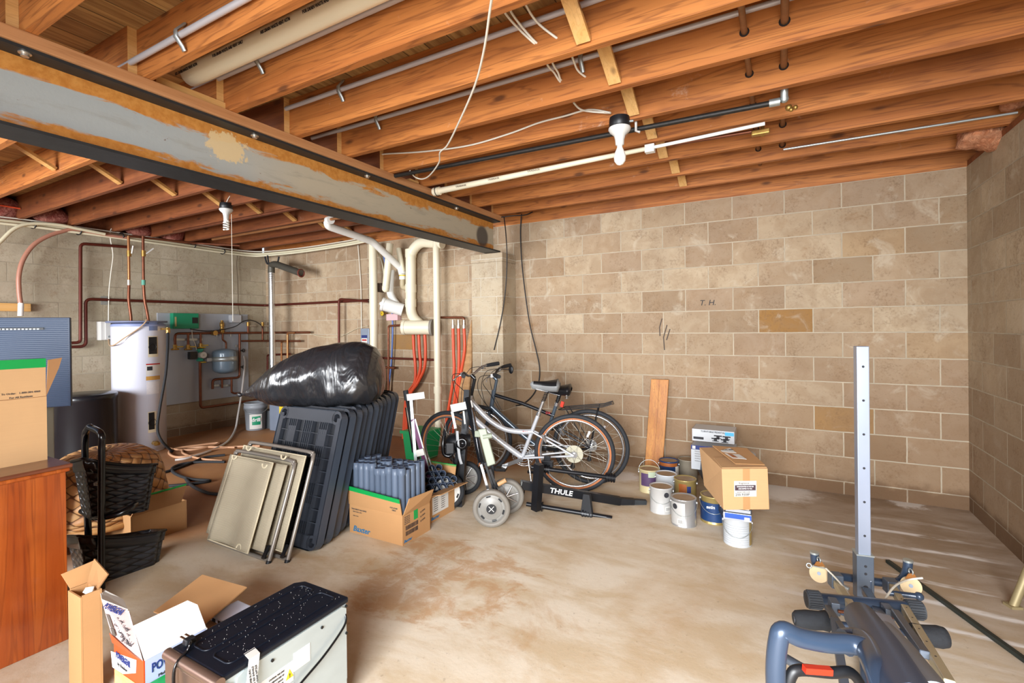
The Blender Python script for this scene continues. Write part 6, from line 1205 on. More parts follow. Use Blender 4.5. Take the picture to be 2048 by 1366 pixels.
    a_ = q(.40, .512) if step else q(.36, .63); text('DX', .03, a_ + nrm_ * .02, -fx if False else (q(0, .5) - q(.1, .5)).normalized(), up, 'lettering', 'ink_red', t, True)
    return t, q
r1, f1 = Zp(1150, 985), Zp(893, 970); d_ = (f1 - r1).normalized(); f1 = r1 + d_ * 1.07
bike('bicycle', 'silver step-through bicycle with tan sidewalls, in front of the grey one', r1, f1, .10, 'bike_silver', True, False, True, .338, .25, 'saddle_grey')
r2 = Zp(1178, 972); f2 = Zp(936, 946); d_ = (f2 - r2).normalized(); f2 = r2 + d_ * 1.06; r2 = r2 + Vector((0, .06, 0))
bike('bicycle', 'dark grey bicycle with rear luggage rack, leaning nearest the wall', r2, f2, .09, 'bike_slate', False, True, False, .338, -.15)
# wall-side mirror on the grey bike
c = Yp(1022, 739, 4.15); tag(MB().ball(c, .034, 16, (.8, .35, 1.25)).tube([c, c + Vector((-.09, -.03, .0)), c + Vector((-.13, -.05, -.03))], .004, 6).build('bicycle_mirror', 'black_plastic'), 'small black oval mirror on the grey bicycle handlebar', 'mirror')

# ---------------------------------------------------------------- golf carts
mat('cart_grey', '77726a', .55, 0, .06, 8); mat('cart_hub', '85837e', .45, .1, .08, 8); mat('sage', '8b9380', .45, 0, .08, 12)
def cart_wheel(c, ax, r, w, tyre, hub, parent, spokes=0, vents=6, disc=True):
    ax = Vector(ax).normalized(); q = Vector((0, 0, 1)).rotation_difference(ax)
    wh = MB().lathe([(r - .035, -w / 2), (r - .006, -w / 2), (r, -w / 4), (r, w / 4), (r - .006, w / 2), (r - .035, w / 2), (r - .035, -w / 2)], c, 40, ax).build('tyre', tyre, parent)
    if disc: MB().lathe([(0, w * .42), (.03, w * .42), (.034, w * .30), (r * .52, w * .34), (r * .58, w * .24), (r - .05, w * .18), (r - .034, w * .36), (r - .034, -w * .3), (0, -w * .3)], c, 40, ax).build('hub_cap', hub, wh)
    e1 = q @ Vector((1, 0, 0)); e2 = q @ Vector((0, 1, 0)); m = MB()
    for i in range(vents):
        a = 2 * pi * i / vents + .2; d = e1 * cos(a) + e2 * sin(a); tt = -e1 * sin(a) + e2 * cos(a); p = c + d * (r * .66) + ax * (w * .225)
        m.tube([p - tt * .016, p + tt * .016], .008, 8, flat=.5)
    if vents: m.build('vent_holes', 'black_plastic', wh)
    if spokes:
        m = MB()
        for i in range(spokes): a = 2 * pi * i / spokes; d = e1 * cos(a) + e2 * sin(a); m.tube([c + ax * w * .5, c + ax * (w * .35) + d * (r - .04)], .008, 6, rs=[.011, .005])
        m.build('star_spokes', 'alloy', wh)
    return wh
# beige cart
wl, wr = Dp(983, 1017, 3.38), Dp(1013, 990, 3.62); axd = (ray(1100, 980)); axd = Vector((.45, -.85, 0)).normalized(); wr_ = .132
t = thing('golf_cart', 'folded golf cart with beige rubber wheels in front of the bicycles', 'golf cart', (wl.x, wl.y, 0))
wl.z = wr_; wr.z = wr_; wx_ = cart_wheel(wl, axd, wr_, .045, 'cart_grey', 'cart_hub', t, 0, 6)
MB().cyl(wl + axd * .021, wl + axd * .0225, .035, seg=24).build('centre_badge', 'black_plastic', wx_)
for a in (pi / 4, 3 * pi / 4): e = Vector((axd.y, -axd.x, 0)); MB().bar(wl + axd * .023 + (e * cos(a) + Vector((0, 0, 1)) * sin(a)) * .026, wl + axd * .023 - (e * cos(a) + Vector((0, 0, 1)) * sin(a)) * .026, .004, .001, up=axd).build('badge_line', 'paper', wx_)
cart_wheel(wr, axd, wr_, .045, 'cart_grey', 'cart_hub', t, 8, 0)
P_ = lambda u, v, d: Dp(u, v, d)
for (u0, v0, u1, v1, w_, m_, nm) in ((962, 928, 978, 985, .022, 'chrome', 'side_leg'), (970, 925, 990, 985, .02, 'bike_black', 'side_leg'), (980, 938, 996, 985, .02, 'bike_black', 'side_leg')): MB().bar(P_(u0, v0, 3.45), P_(u1, v1, 3.45), w_, w_ * .8).build(nm, m_, t)
MB().bar(P_(934, 795, 3.62), P_(962, 925, 3.5), .026, .03).build('main_post', 'bike_black', t); MB().bar(P_(944, 815, 3.60), P_(970, 925, 3.47), .010, .010).build('chrome_rod', 'chrome', t)
MB().tube(smooth_path([P_(985, 915, 3.5), P_(985, 945, 3.5), P_(988, 965, 3.48), P_(997, 970, 3.47)], 5), .013, 10).build('handle_tube', 'rubber', t); MB().cyl(P_(996, 969, 3.46), P_(1012, 960, 3.46), .016, seg=14).build('hand_grip', 'raw_wood', t)
bx_ = [P_(957, 858, 3.5), P_(973, 856, 3.5), P_(992, 926, 3.46), P_(976, 932, 3.46)]; MB().slab([bx_[3], bx_[2], bx_[1], bx_[0]], .045).build('battery_case', 'sage', t, bevel=.006); MB().tube([P_(966, 874, 3.46), P_(972, 873, 3.46), P_(984, 871, 3.46)], .02, 10).build('case_knob', 'sage', t, bevel=0)
MB().box(P_(960, 867, 3.49), (.07, .05, .045), .3).build('case_cap', 'sage', t, bevel=.006)
MB().slab([P_(951, 1005, 3.5), P_(962, 998, 3.5), P_(970, 1030, 3.42), P_(958, 1040, 3.42)], .02).build('foot_bracket', mat('dull_wood', '8c7f70', .7), t); MB().cyl(wl + Vector((0, .0, 0)), wr, .01).build('axle', 'black_plastic', t)
# black cart with bag strap
a0, a1 = Dp(893, 985, 3.72), Dp(930, 962, 4.05)
t = thing('golf_cart', 'folded golf cart with black tyres and white hub between boxes and bicycles', 'golf cart', (a0.x, a0.y, 0)); rA = .14; a0.z = rA; a1.z = rA
ax2 = Vector((.55, -.8, 0)).normalized(); cart_wheel(a0 + Vector((.0, 0, 0)), ax2, rA, .045, 'rubber', 'paper', t, 0, 6); cart_wheel(a1, ax2, rA, .04, 'rubber', 'cart_hub', t, 8, 0)
MB().bar(P_(920, 1020, 3.78), P_(935, 780, 3.98), .045, .05).build('main_post', 'bike_black', t); MB().bar(P_(908, 1025, 3.80), P_(917, 870, 3.9), .025, .03).build('rear_post', 'bike_black', t)
MB().bar(P_(890, 1026, 3.76), P_(938, 1020, 3.76), .03, .035).ball(P_(902, 1028, 3.7), .022, 10).build('foot_base', 'bike_black', t)
m = MB().bar(P_(902, 817, 3.85), P_(945, 808, 3.85), .012, .06); m.build('strap_plate', 'paper', t)
MB().bar(P_(904, 823, 3.86), P_(911, 857, 3.82), .02, .004, up=ray(900, 830)).build('strap', 'cable_white', t); MB().bar(P_(927, 822, 3.86), P_(930, 848, 3.86), .012, .004, up=ray(900, 830)).build('strap', 'cable_white', t)
MB().tube(smooth_path([P_(914, 862, 3.8), P_(916, 890, 3.78), P_(919, 915, 3.78), P_(923, 928, 3.78)], 5), .014, 8, flat=.25).build('strap', mat('strap_grey', 'a9abad', .6), t)
c = P_(911, 885, 3.88); g = MB().ball(c, .1, 18, (1, .7, .75)); g.cyl(c + Vector((.0, 0, .02)), P_(940, 880, 3.9), .055, .05); g.build('bag_cup', mat('bag_black', '101216', .4, 0, .3, 8), t)
MB().lathe([(.0, .0), (.02, .0), (.02, .01), (.045, .01), (.05, -.01)], P_(924, 887, 3.79), 20, -ray(924, 887)).build('lock_knob', 'black_gloss', t); MB().tube(smooth_path([P_(888, 872, 3.82), P_(886, 890, 3.8), P_(888, 908, 3.8), P_(900, 912, 3.8), P_(910, 900, 3.8)], 5), .014, 8).build('bag_ring', 'black_gloss', t); MB().box(P_(900, 897, 3.78), (.07, .03, .09), .6).build('buckle', 'black_plastic', t, bevel=.01)
# skis / clubs beside the panels
t = thing('ski_bundle', 'purple and silver ski gear with white clamps standing beside the black panels', 'skis', tuple(Zp(850, 955)))
MB().bar(P_(826, 838, 3.75), P_(859, 958, 3.75), .035, .012, up=ray(840, 880)).build('purple_ski', mat('ski_purple', '5c1f50', .35, 0, .1, 5), t); MB().bar(P_(830, 838, 3.74), P_(864, 958, 3.74), .010, .014, up=ray(840, 880)).build('ski_edge', 'galv', t)
MB().bar(P_(822, 800, 3.76), P_(833, 945, 3.72), .022, .012, up=ray(840, 880)).build('silver_ski', 'galv', t); MB().bar(P_(812, 815, 3.78), P_(826, 905, 3.74), .010, .012).build('pole', 'chrome', t); MB().bar(P_(814, 795, 3.8), P_(842, 950, 3.78), .03, .02).build('black_ski', 'bike_black', t)
MB().bar(P_(814, 795, 3.72), P_(849, 790, 3.72), .012, .05).build('clamp', 'paper', t); MB().bar(P_(833, 907, 3.70), P_(848, 903, 3.70), .012, .05).build('clamp', 'paper', t); MB().cyl(P_(811, 781, 3.75), P_(814, 800, 3.75), .02).build('pole_grip', 'rubber', t); MB().tube(smooth_path([P_(857, 915, 3.7), P_(868, 950, 3.7), P_(866, 962, 3.7)], 4), .006, 6).build('edge_curve', 'galv', t)
q = Zp(835, 945); t = thing('plastic_bin', 'bright green plastic bin behind the ski gear', 'bin', (q.x, q.y + .2, 0)); gy = 3.95; g0, g1 = Yp(806, 860, gy), Yp(850, 858, gy)
MB().hexa([(g0.x + .03, gy, 0), (g1.x - .03, gy, 0), (g1.x - .03, gy + .25, 0), (g0.x + .03, gy + .25, 0)], [(g0.x, gy - .02, g0.z), (g1.x, gy - .02, g0.z), (g1.x, gy + .28, g0.z), (g0.x, gy + .28, g0.z)]).build('bin_body', mat('bin_green', '1f9a5a', .4, 0, .08, 5), t, bevel=.01)
MB().bb((g0.x - .015, gy - .035, g0.z - .03), (g1.x + .015, gy - .021, g0.z)).build('bin_rim', 'bin_green', t)
# hitch-mounted bike rack lying on its side
t = thing('hitch_rack', 'black hitch-mounted bicycle rack lying on the floor before the bicycles', 'bicycle rack', tuple(Zp(1070, 1022)))
mat('rack_black', '14161b', .38, .2, .2, 10); mt = 'rack_black'
def onz(u, v, z): return Zp(u, v, z)
ub, ut = onz(1072, 1020, .03), None; ut = Vector((ub.x, ub.y, Yp(1078, 928, ub.y).z)); ut.x = Yp(1078, 928, ub.y).x
MB().bar(ub, ut, .055, .055, up=(1, -.3, 0)).build('upright', mt, t)
h0, h1 = Dp(1042, 970, 3.86), Dp(1262, 1003, 3.82); h0.z = ub.z + .13; h0 = Xp(1042, 969, ub.x - .12); h1 = Dp(1240, 1002, 3.78)
MB().bar(h0, h1, .05, .06).build('main_tube', mt, t); MB().bar(h0 - (h1 - h0).normalized() * .004, h0, .046, .056).build('tube_end', 'galv', t)
MB().bar(h1, Dp(1268, 1004, 3.78), .045, .05).build('hitch_shank', mt, t); MB().bar(Dp(1268, 1004, 3.78), Dp(1292, 1006, 3.78), .04, .045).build('hitch_end', 'flange_steel', t)
dd = (h1 - h0).normalized(); nn = (-ray(1120, 985)); nn = (nn - dd * nn.dot(dd)); nn.z *= .2; nn.normalize(); lp = Dp(1118, 984, 3.72); pz = h0 + dd * (lp - h0).dot(dd); text('THULE', .052, pz + nn * .034, dd, Vector((0, 0, 1)), 'lettering', 'ink_white', t, True, 1.15)
for (uv0, uv1, d0, d1) in (((1062, 934), (1228, 956), 3.78, 3.76), ((1053, 1008), (1222, 1036), 3.68, 3.52)):
    MB().cyl(Dp(*uv0, d0), Dp(*uv1, d1), .0165, seg=14).build('cradle_arm', mt, t)
    for f in ((.16, .95) if uv0[1] < 960 else (.14, .72)):
        c = Dp(*uv0, d0).lerp(Dp(*uv1, d1), f); a_ = (Dp(*uv1, d1) - Dp(*uv0, d0)).normalized()
        big = f == .72; m = MB().cyl(c - a_ * .035, c + a_ * .035, .028, seg=12)
        for k in range(4): m.cyl(c + a_ * (-.03 + .02 * k) , c + a_ * (-.022 + .02 * k), .036, seg=12)
        m.build('cradle_clamp', mt, t)
        if big: MB().hexa([c + Vector(v) for v in ((-.045, -.02, -.02), (.05, -.02, -.02), (.05, .02, -.02), (-.045, .02, -.02))], [c + Vector(v) for v in ((-.02, -.02, .15), (.03, -.02, .15), (.03, .02, .15), (-.02, .02, .15))]).build('cradle_strap', 'rubber', t, bevel=.005)
MB().cyl(Dp(1213, 1036, 3.53), Dp(1224, 1038, 3.52), .022).build('end_cap', mt, t); c = Dp(1095, 927, 3.80); MB().box(c, (.09, .04, .05), .2).box(c + Vector((0, 0, .04)), (.05, .03, .04), .2).build('strap_buckle', mt, t, bevel=.005)
MB().tube([Dp(1050, 975, 3.9), Dp(1045, 1005, 3.85)], .004, 6).build('retaining_pin', 'bike_black', t)
# planks against the wall
for i, (du, lab) in enumerate(((0, 'left'), (19, 'right'))):
    yb2 = YB - .19 + .022 * (0 if i else 1) ; a = Zp(1286 + du * .85, 936); 
    xx = Yp(1291, 850, YB - .1).x + i * .078; t = tag(MB().hexa([(xx, YB - .17, 0), (xx + .085, YB - .17, 0), (xx + .085, YB - .148, 0), (xx, YB - .148, 0)], [(xx + .045, YB - .045, .88), (xx + .13, YB - .045, .88), (xx + .13, YB - .023, .88), (xx + .045, YB - .023, .88)]).build('wood_plank', 'lath', bevel=.002), 'orange-brown board leaning on the back wall by the paint cans, the %s one' % lab, 'plank', 'leaning boards')
# paint cans
mat('can_silver', 'b0b0b0', .3, .6, .12, 6); mat('can_label', 'b2b1ae', .4, .1, .05, 6); mat('can_lid', 'a08a70', .5, .3, .35, 14); mat('can_blue', '1d3a66', .35, 0, .2, 6); mat('can_gold', 'a8935c', .35, .4, .15, 8); mat('can_white', 'bcc0c4', .4, 0, .05, 5); mat('paint_purple', '503a5c', .5, 0, .3, 14); mat('paint_mint', 'a9b49c', .5, 0, .1, 8); mat('can_orange', 'a05a2a', .4, .1, .2, 8); mat('can_pale', 'c0b288', .45, .1, .15, 8)
def can(u, v, lab, wall_, r=.0835, h=.192, bail='front', extra=None, base=None, swing=1., z=0.):
    q = Zp(u, v, z); d = Vector((q.x, q.y, 0)).normalized(); q = q + d * r   # v is the near foot of the can
    t = thing('paint_can', lab, 'can', (q.x, q.y, z), 'paint cans'); o = (q.x, q.y, z)
    MB().lathe([(r - .002, 0), (r + .001, .002), (r + .001, .006), (r - .001, .009), (r - .001, h - .012), (r + .002, h - .009), (r + .003, h - .002), (r, h), (r - .008, h), (r - .010, h - .009), (r - .012, h - .009)], o, 36).build('can_body', wall_, t)
    MB().lathe([(r - .0101, h - .006), (r - .018, h - .005), (r - .02, h - .009), (0, h - .009)], o, 36).build('lid', 'can_lid', t)
    c = Vector(o); side = Vector((d.y, -d.x, 0))
    for s in (-1, 1): MB().cyl(c + side * s * (r - .001) + Vector((0, 0, h - .035)), c + side * s * (r + .006) + Vector((0, 0, h - .035)), .01, seg=10).build('bail_ear', 'can_silver', t)
    pts = []
    for i in range(17):
        a = pi * i / 16; 
        if bail == 'front': pts.append(c + side * (-cos(a) * (r + .006)) - d * (sin(a) * (r + .012) * 1.) + Vector((0, 0, h - .035 - sin(a) * .075)))
        else: pts.append(c + side * (-cos(a) * (r + .006)) + d * sin(a) * .02 + Vector((0, 0, h - .035 + sin(a) * .10)))
    if bail: MB().tube(pts, .0018, 5).build('bail', 'galv', t)
    return t, c, d, side
def band(t, c, r, z0, z1, a0, a1, m_, nm='label'):
    m = MB(); n = 12; vs = []
    for i in range(n + 1): a = a0 + (a1 - a0) * i / n; vs += [c + Vector((r * cos(a), r * sin(a), z0)), c + Vector((r * cos(a), r * sin(a), z1))]
    m.add(vs, [(2 * i, 2 * i + 2, 2 * i + 3, 2 * i + 1) for i in range(n)], True); m.build(nm, m_, t)
def face_ang(d, off): return atan2(-d.y, -d.x) + off
def barcode(t, c, d, r, off, z, w_=.035):
    a = face_ang(d, off); band(t, c, r + .0012, z - .004, z + .03, a - .26, a + .2, 'paper', 'barcode_label')
    for i in range(8): g = a - .2 + i * .048; band(t, c, r + .0018, z, z + .024, g, g + (.025 if i % 3 else .015), 'ink_black', 'barcode')
t, c, d, s = can(1368, 1057, 'silver paint can with black logo dot, nearest of the floor cans', 'can_silver'); band(t, c, .0845, .015, .17, face_ang(d, -1.5), face_ang(d, .1), 'can_label'); q = c + Vector((0, 0, .14)); a = face_ang(d, -.75); p = q + Vector((cos(a), sin(a), 0)) * .0848; MB().cyl(p, p + Vector((cos(a), sin(a), 0)) * .001, .019, seg=20).build('logo_dot', 'ink_black', t); barcode(t, c, d, .0846, -.25, .03)
t, c, d, s = can(1323, 1030, 'silver-white paint can left of the nearest one, wire bail hanging', 'can_label'); a = face_ang(d, .45); p = c + Vector((0, 0, .145)) + Vector((cos(a), sin(a), 0)) * .0836; MB().cyl(p, p + Vector((cos(a), sin(a), 0)) * .001, .019, seg=20).build('logo_dot', 'ink_black', t); barcode(t, c, d, .0836, .6, .03)
t, c, d, s = can(1371, 1012, 'paint can with orange and gold label behind the nearest silver can', 'can_gold', bail=None); band(t, c, .0845, .02, .165, face_ang(d, -.6), face_ang(d, .1), 'can_orange'); band(t, c, .085, .1, .15, face_ang(d, .15), face_ang(d, .5), 'ink_navy')
t, c, d, s = can(1333, 1000, 'white paint can with tan lid hidden behind two silver cans', 'can_white', bail=None)
t, c, d, s = can(1299, 988, 'pale paint can smeared with purple and mint paint, leftmost of all', 'can_pale', bail='up'); band(t, c, .0845, .06, .165, face_ang(d, -.9), face_ang(d, 1.2), 'paint_purple', 'paint_drips'); band(t, c, .085, .135, .18, face_ang(d, -.1), face_ang(d, 1.1), 'paint_mint', 'paint_drips')
t, c, d, s = can(1338, 968, 'navy paint can with rusty rim in the rear row', 'can_blue', bail=None); band(t, c, .0845, .15, .18, face_ang(d, -1.3), face_ang(d, 1), 'can_orange', 'paint_drips'); band(t, c, .085, .02, .15, face_ang(d, .7), face_ang(d, 1.4), 'paper')
t, c, d, s = can(1376, 965, 'dusty grey-tan paint can standing behind under the boxes', mat('can_dusty', '8d8474', .6, .1, .2, 8), bail=None)
t, c, d, s = can(1428, 1051, 'navy blue paint can with gold base beside the stacked cartons', 'can_gold', r=.088); band(t, c, .0895, .02, .15, face_ang(d, -1.5), face_ang(d, 1.5), 'can_blue'); band(t, c, .0905, .028, .06, face_ang(d, .8), face_ang(d, 1.3), 'paper'); text('satin', .03, c - d * .092 - s * .02 + Vector((0, 0, .125)), -s if False else Vector((-d.y, d.x, 0)) * -1, (0, 0, 1), 'lettering', 'ink_white', t, True)
t, c, d, s = can(1475, 1096, 'white ribbed paint can carrying the blue and silver packages', 'can_white', r=.082, h=.175, z=0)
m = MB()
for i in range(9): m.torus(c + Vector((0, 0, .02 + i * .014)), (0, 0, 1), .0825, .0012, 36, 4)
m.build('ribs', 'can_white', t); band(t, c, .0835, .01, .165, face_ang(d, .95), face_ang(d, 1.5), 'can_gold'); tc_ = c
q = Yp(1480, 905, 4.35); tag(MB().lathe([(.10, 0), (.105, .01), (.105, .30), (.11, .31), (.11, .33), (.1, .335), (0, .333)], (q.x, 4.42, 0), 30).lathe([(.112, .318), (.115, .325), (.112, .332)], (q.x, 4.42, 0), 30).build('paint_pail', 'can_white'), 'tall white pail with dark lid behind the stacked boxes', 'can')
# small packages on the white can
mat('pkg_dark', '22242c', .4, 0, .2, 10); mat('pkg_blue', '2450a8', .35, 0, .2, 10); mat('pkg_silver', 'a8acb4', .35, .3, .1, 10)
vx = Vector((-d.y, d.x, 0)); vx = vx if vx.x > 0 else -vx; 
def pkg(name, lab, c, w_, dp, h, z, m_, ang, sub=()):
    t = thing(name, lab, 'box', (c.x, c.y, z)); Rz = Matrix.Rotation(ang, 4, 'Z'); X = Matrix.Translation((c.x, c.y, z)) @ Rz
    MB().bb((-w_ / 2, -dp / 2, 0), (w_ / 2, dp / 2, h)).xf(X).build('carton', m_, t, bevel=.002)
    for a, b_, m2 in sub: MB().bb(a, b_).xf(X).build('printed_panel', m2, t)
    return t, X
ang = atan2(-tc_.x * 0 + .0, 1) * 0 - .0; base_a = atan2(vx.y, vx.x); zc_ = .176
cc = tc_ + d * .16
pkg('small_carton', 'blue and silver carton lying on the white ribbed paint can', cc, .16, .52, .045, zc_, 'pkg_silver', base_a, [((-.07, -.2608, .012), (.079, -.26, .042), 'pkg_blue'), ((.04, -.2615, .004), (.07, -.261, .028), 'paper')])
pkg('small_carton', 'grey glossy carton above the blue and silver one', cc + vx * .0, .155, .50, .028, zc_ + .046, 'pkg_dark', base_a + .02, [((-.07, -.2508, .004), (.07, -.25, .022), 'pkg_silver')])
pkg('small_carton', 'white printed carton directly beneath the big parcel', cc + vx * -.01, .165, .52, .022, zc_ + .075, 'paper', base_a - .02, [((-.04, -.2608, .004), (.03, -.26, .018), 'ink_black')])
# long dark carton sloping behind the parcel
l0, l1 = Dp(1395, 925, 4.0), Dp(1447, 1045, 3.22); l0 = Vector((l0.x, l0.y, .30)); 
a_, b_ = Dp(1398, 905, 4.1), Dp(1395, 940, 4.1); e_, f_ = Dp(1452, 1022, 3.15), Dp(1452, 1050, 3.15); off = vx * .06 + d * .02
MBq = MB().hexa([b_, f_, f_ + off, b_ + off], [a_, e_, e_ + off, a_ + off]); tt = MBq.build('long_carton', 'pkg_dark', bevel=.002); tag(tt, 'long dark glossy carton running back beneath the parcel', 'box')
# parcel: top-front-left corner etc from the view
pz = zc_ + .098; p0, p1 = Dp(1447, 1021, 3.06), Dp(1539, 1019, 3.0); p0 = Zp(1447, 1020, pz + .0); p1 = Zp(1539, 1019, pz)
w_ = (p1 - p0).length; fd = (p1 - p0).normalized(); bk_ = Matrix.Rotation(-.13, 3, 'Z') @ Vector((-fd.y, fd.x, 0)); hh = Dp(1441, 938, (p0 - CP).dot(AF)).z - pz; dp_ = .42
t = thing('cardboard_box', 'tan taped parcel with address labels stacked on cans and cartons', 'box', tuple(p0.lerp(p1, .5) + bk_ * .2)); Xm = Matrix.Translation(p0) @ Matrix((fd, bk_, Vector((0, 0, 1)))).transposed().to_4x4()
bk2 = dp_ + .03
MB().hexa([(0, 0, 0), (w_, 0, 0), (w_, bk2, 0), (0, bk2, 0)], [(-.008, 0, hh), (w_ - .008, 0, hh), (w_ - .03, bk2, hh + .02), (-.03, bk2, hh + .02)]).xf(Xm).build('carton_body', 'cardboard_tan', t, bevel=.003)
MB().slab([(.0, .20, hh + .0122), (w_ - .02, .20, hh + .0122), (w_ - .012, .004, hh + .003), (-.006, .004, hh + .003)][::-1], .004).xf(Xm).build('top_flap', 'cardboard_tan', t)
tw_ = w_ / 2; MB().bb((tw_ - .02, -.0008, .0), (tw_ + .022, 0, hh)).xf(Xm).build('packing_tape', 'cardboard', t); MB().slab([(tw_ - .02, .21, hh + .0175), (tw_ + .022, .21, hh + .0175), (tw_ + .01, dp_, hh + .0275), (tw_ - .03, dp_, hh + .0275)], .001).xf(Xm).build('packing_tape', 'cardboard', t)
MB().bb((.065, -.002, .08), (.20, -.001, .175)).xf(Xm).build('address_label', 'paper', t); MB().bb((.07, -.003, .118), (.195, -.0021, .150)).xf(Xm).build('label_band', mat('ink_plum', '4a3840', .6, 0, 0), t)
Mx = lambda x, y, z: Xm @ Vector((x, y, z))
text('fragrance', .017, Mx(.125, -.0025, .162), fd, (0, 0, 1), 'lettering', 'ink_grey', t); text('HANDCRAFTED IN THE USA', .010, Mx(.132, -.0035, .141), fd, (0, 0, 1), 'lettering', 'ink_white', t, True, .8); text('AND SHIPPED TO YOU', .010, Mx(.132, -.0035, .128), fd, (0, 0, 1), 'lettering', 'ink_white', t, True, .8); text('SIGNATURE CASE', .010, Mx(.12, -.0025, .107), fd, (0, 0, 1), 'lettering', 'ink_grey', t); text('200-930IP', .021, Mx(.115, -.0025, .092), fd, (0, 0, 1), 'lettering', 'ink_black', t, False)
# flap of the parcel with labels, half lifted
MB().slab([(.085, .03, hh + .02), (w_ - .015, .03, hh + .012), (w_ - .03, .30, hh + .045), (.02, .30, hh + .065)], .004).xf(Xm).build('lifted_flap', 'cardboard', t); MB().slab([(.09, .10, hh + .038), (.175, .09, hh + .032), (.155, .17, hh + .041), (.065, .18, hh + .0475)], .0015).xf(Xm).build('address_label', 'paper', t); MB().slab([(.055, .20, hh + .0505), (.145, .195, hh + .0445), (.13, .28, hh + .055), (.035, .285, hh + .0625)], .0015).xf(Xm).build('address_label', 'paper', t)
MB().slab([(.095, .108, hh + .0405), (.125, .105, hh + .0385), (.108, .165, hh + .0455), (.08, .17, hh + .0475)], .0008).xf(Xm).build('label_stripes', 'can_orange', t); text('1-9102 EBR', .022, Mx(.095, .235, hh + .056), fd, bk_, 'lettering', 'ink_black', t, False, .8)
# two printed cartons behind the parcel
e0 = Yp(1376, 885, 4.42)
def carton(u0, u1, v0, v1, y, dp, name, lab, front, left, zfix=None):
    a, b_ = Yp(u0, v0, y), Yp(u1, v1, y); z0 = b_.z if zfix is None else zfix; t = thing(name, lab, 'box', ((a.x + b_.x) / 2, y + dp / 2, z0)); MB().bb((a.x, y, z0), (b_.x, y + dp, a.z)).build('carton', front, t, bevel=.002); MB().bb((a.x - .001, y + .002, z0), (a.x, y + dp - .002, a.z)).build('end_panel', left, t); return t, a, b_, z0
mat('box_copper', '7a4a38', .4, .1, .1, 6); mat('box_cyan', '46a8d0', .4)
t, a, b_, z0 = carton(1384, 1469, 857, 889, 4.24, .22, 'printed_carton', 'white printed carton with stack pictures, upper of two near the wall', 'can_white', 'box_copper')
yF = 4.2385; w_ = b_.x - a.x; H_ = a.z - z0
m = MB(); 
for i, (fx_, fz_) in enumerate(((.62, .52), (.82, .50), (.56, .28), (.78, .24))): cxx = a.x + w_ * fx_; czz = z0 + H_ * fz_; m.bb((cxx - .03, yF, czz), (cxx + .03, yF + .001, czz + .01)); m.bb((cxx - .025, yF, czz - .018), (cxx + .025, yF + .001, czz - .012)); m.bb((cxx - .012, yF, czz - .012), (cxx + .012, yF + .001, czz))
m.build('product_picture', 'ink_black', t); text('TURNTABLE PEDESTAL', .018, (a.x + w_ * .5, yF, z0 + H_ * .84), (1, 0, 0), (0, 0, 1), 'lettering', 'ink_black', t, True); MB().bb((b_.x - .07, yF, a.z - .035), (b_.x - .004, yF + .001, a.z - .008)).build('corner_flash', 'box_cyan', t); MB().bb((a.x + .01, yF, z0 + .015), (a.x + .09, yF + .001, z0 + .035)).build('brand_strip', 'ink_black', t)
t2, a2, b2, z2 = carton(1382, 1470, 889.5, 940, 4.25, .2, 'printed_carton', 'white printed carton with navy top band, lower of two near the wall', 'can_white', 'box_copper', zfix=.195)
MB().bb((a2.x, 4.2485, a2.z - .035), (b2.x, 4.2495, a2.z)).build('top_band', 'ink_navy', t2); MB().bb((a2.x + .01, 4.2475, a2.z - .03), (a2.x + .035, 4.2484, a2.z - .005)).build('logo_square', 'paper', t2)
for i in range(5): text('PEDESTAL SET 4 PIECES', .009, (a2.x + .075, 4.2485, a2.z - .05 - i * .02), (1, 0, 0), (0, 0, 1), 'lettering', 'ink_grey', t2)
for v in t.children: pass
# ================================================================== exercise machine in the right foreground
mat('gym_blue', '36465c', .32, .2, .12, 5, coat=.3); mat('gym_steel', 'a4afc4', .34, .55, .18, 6, stretch=(1, 1, .3)); mat('gym_grey', '5a6472', .4, .3, .15, 8); mat('gym_foam', '24272c', .85, 0, .2, 50, .3); mat('rail_cream', 'c4bb9c', .42, .3, .15, 8); mat('pulley_tan', 'a8926e', .5, .3, .3, 12); mat('pad_vinyl', '3f506c', .42, 0, .12, 6, spec=.4); mat('grip_grey', '3e434a', .6, 0, .1, 20)
t = thing('exercise_machine', 'grey-blue exercise machine with tall drilled post and padded arms, lower right', 'exercise machine', tuple(Zp(1724, 1200)))
GD = 2.28
def G(u, v, d=GD): return Dp(u, v, d)
pt0, pt1 = G(1727, 1205), G(1728, 692); pt1.x, pt1.y = pt0.x, pt0.y
fw = (CP - pt0); fw.z = 0; fw.normalize(); rg = Vector((-fw.y, fw.x, 0)); ang = .28; fa = fw * cos(ang) + rg * sin(ang); ra = Vector((-fa.y, fa.x, 0))
def sq(a, b, w, h, m, nm): return MB().bar(a, b, w, h, up=fa).build(nm, m, t, bevel=.003)
post = sq(pt0, pt1, .05, .05, 'gym_steel', 'upright_post')
for k in range(8):
    z = pt1.z - .095 - k * .158
    if z > pt0.z + .1: c = Vector((pt0.x, pt0.y, z)); MB().cyl(c + fa * .0252, c + fa * .0258, .0055, seg=14).build('adjustment_hole', 'ink_black', post)
sq(Vector((pt0.x, pt0.y, G(1727, 1198).z)), Vector((pt0.x, pt0.y, G(1727, 1105).z)), .068, .066, 'gym_grey', 'post_sleeve')
zs = G(1727, 1105).z; MB().bar(Vector((pt0.x, pt0.y, zs - .004)), Vector((pt0.x, pt0.y, zs + .002)), .071, .069, up=fa).build('sleeve_lip', 'galv', t)
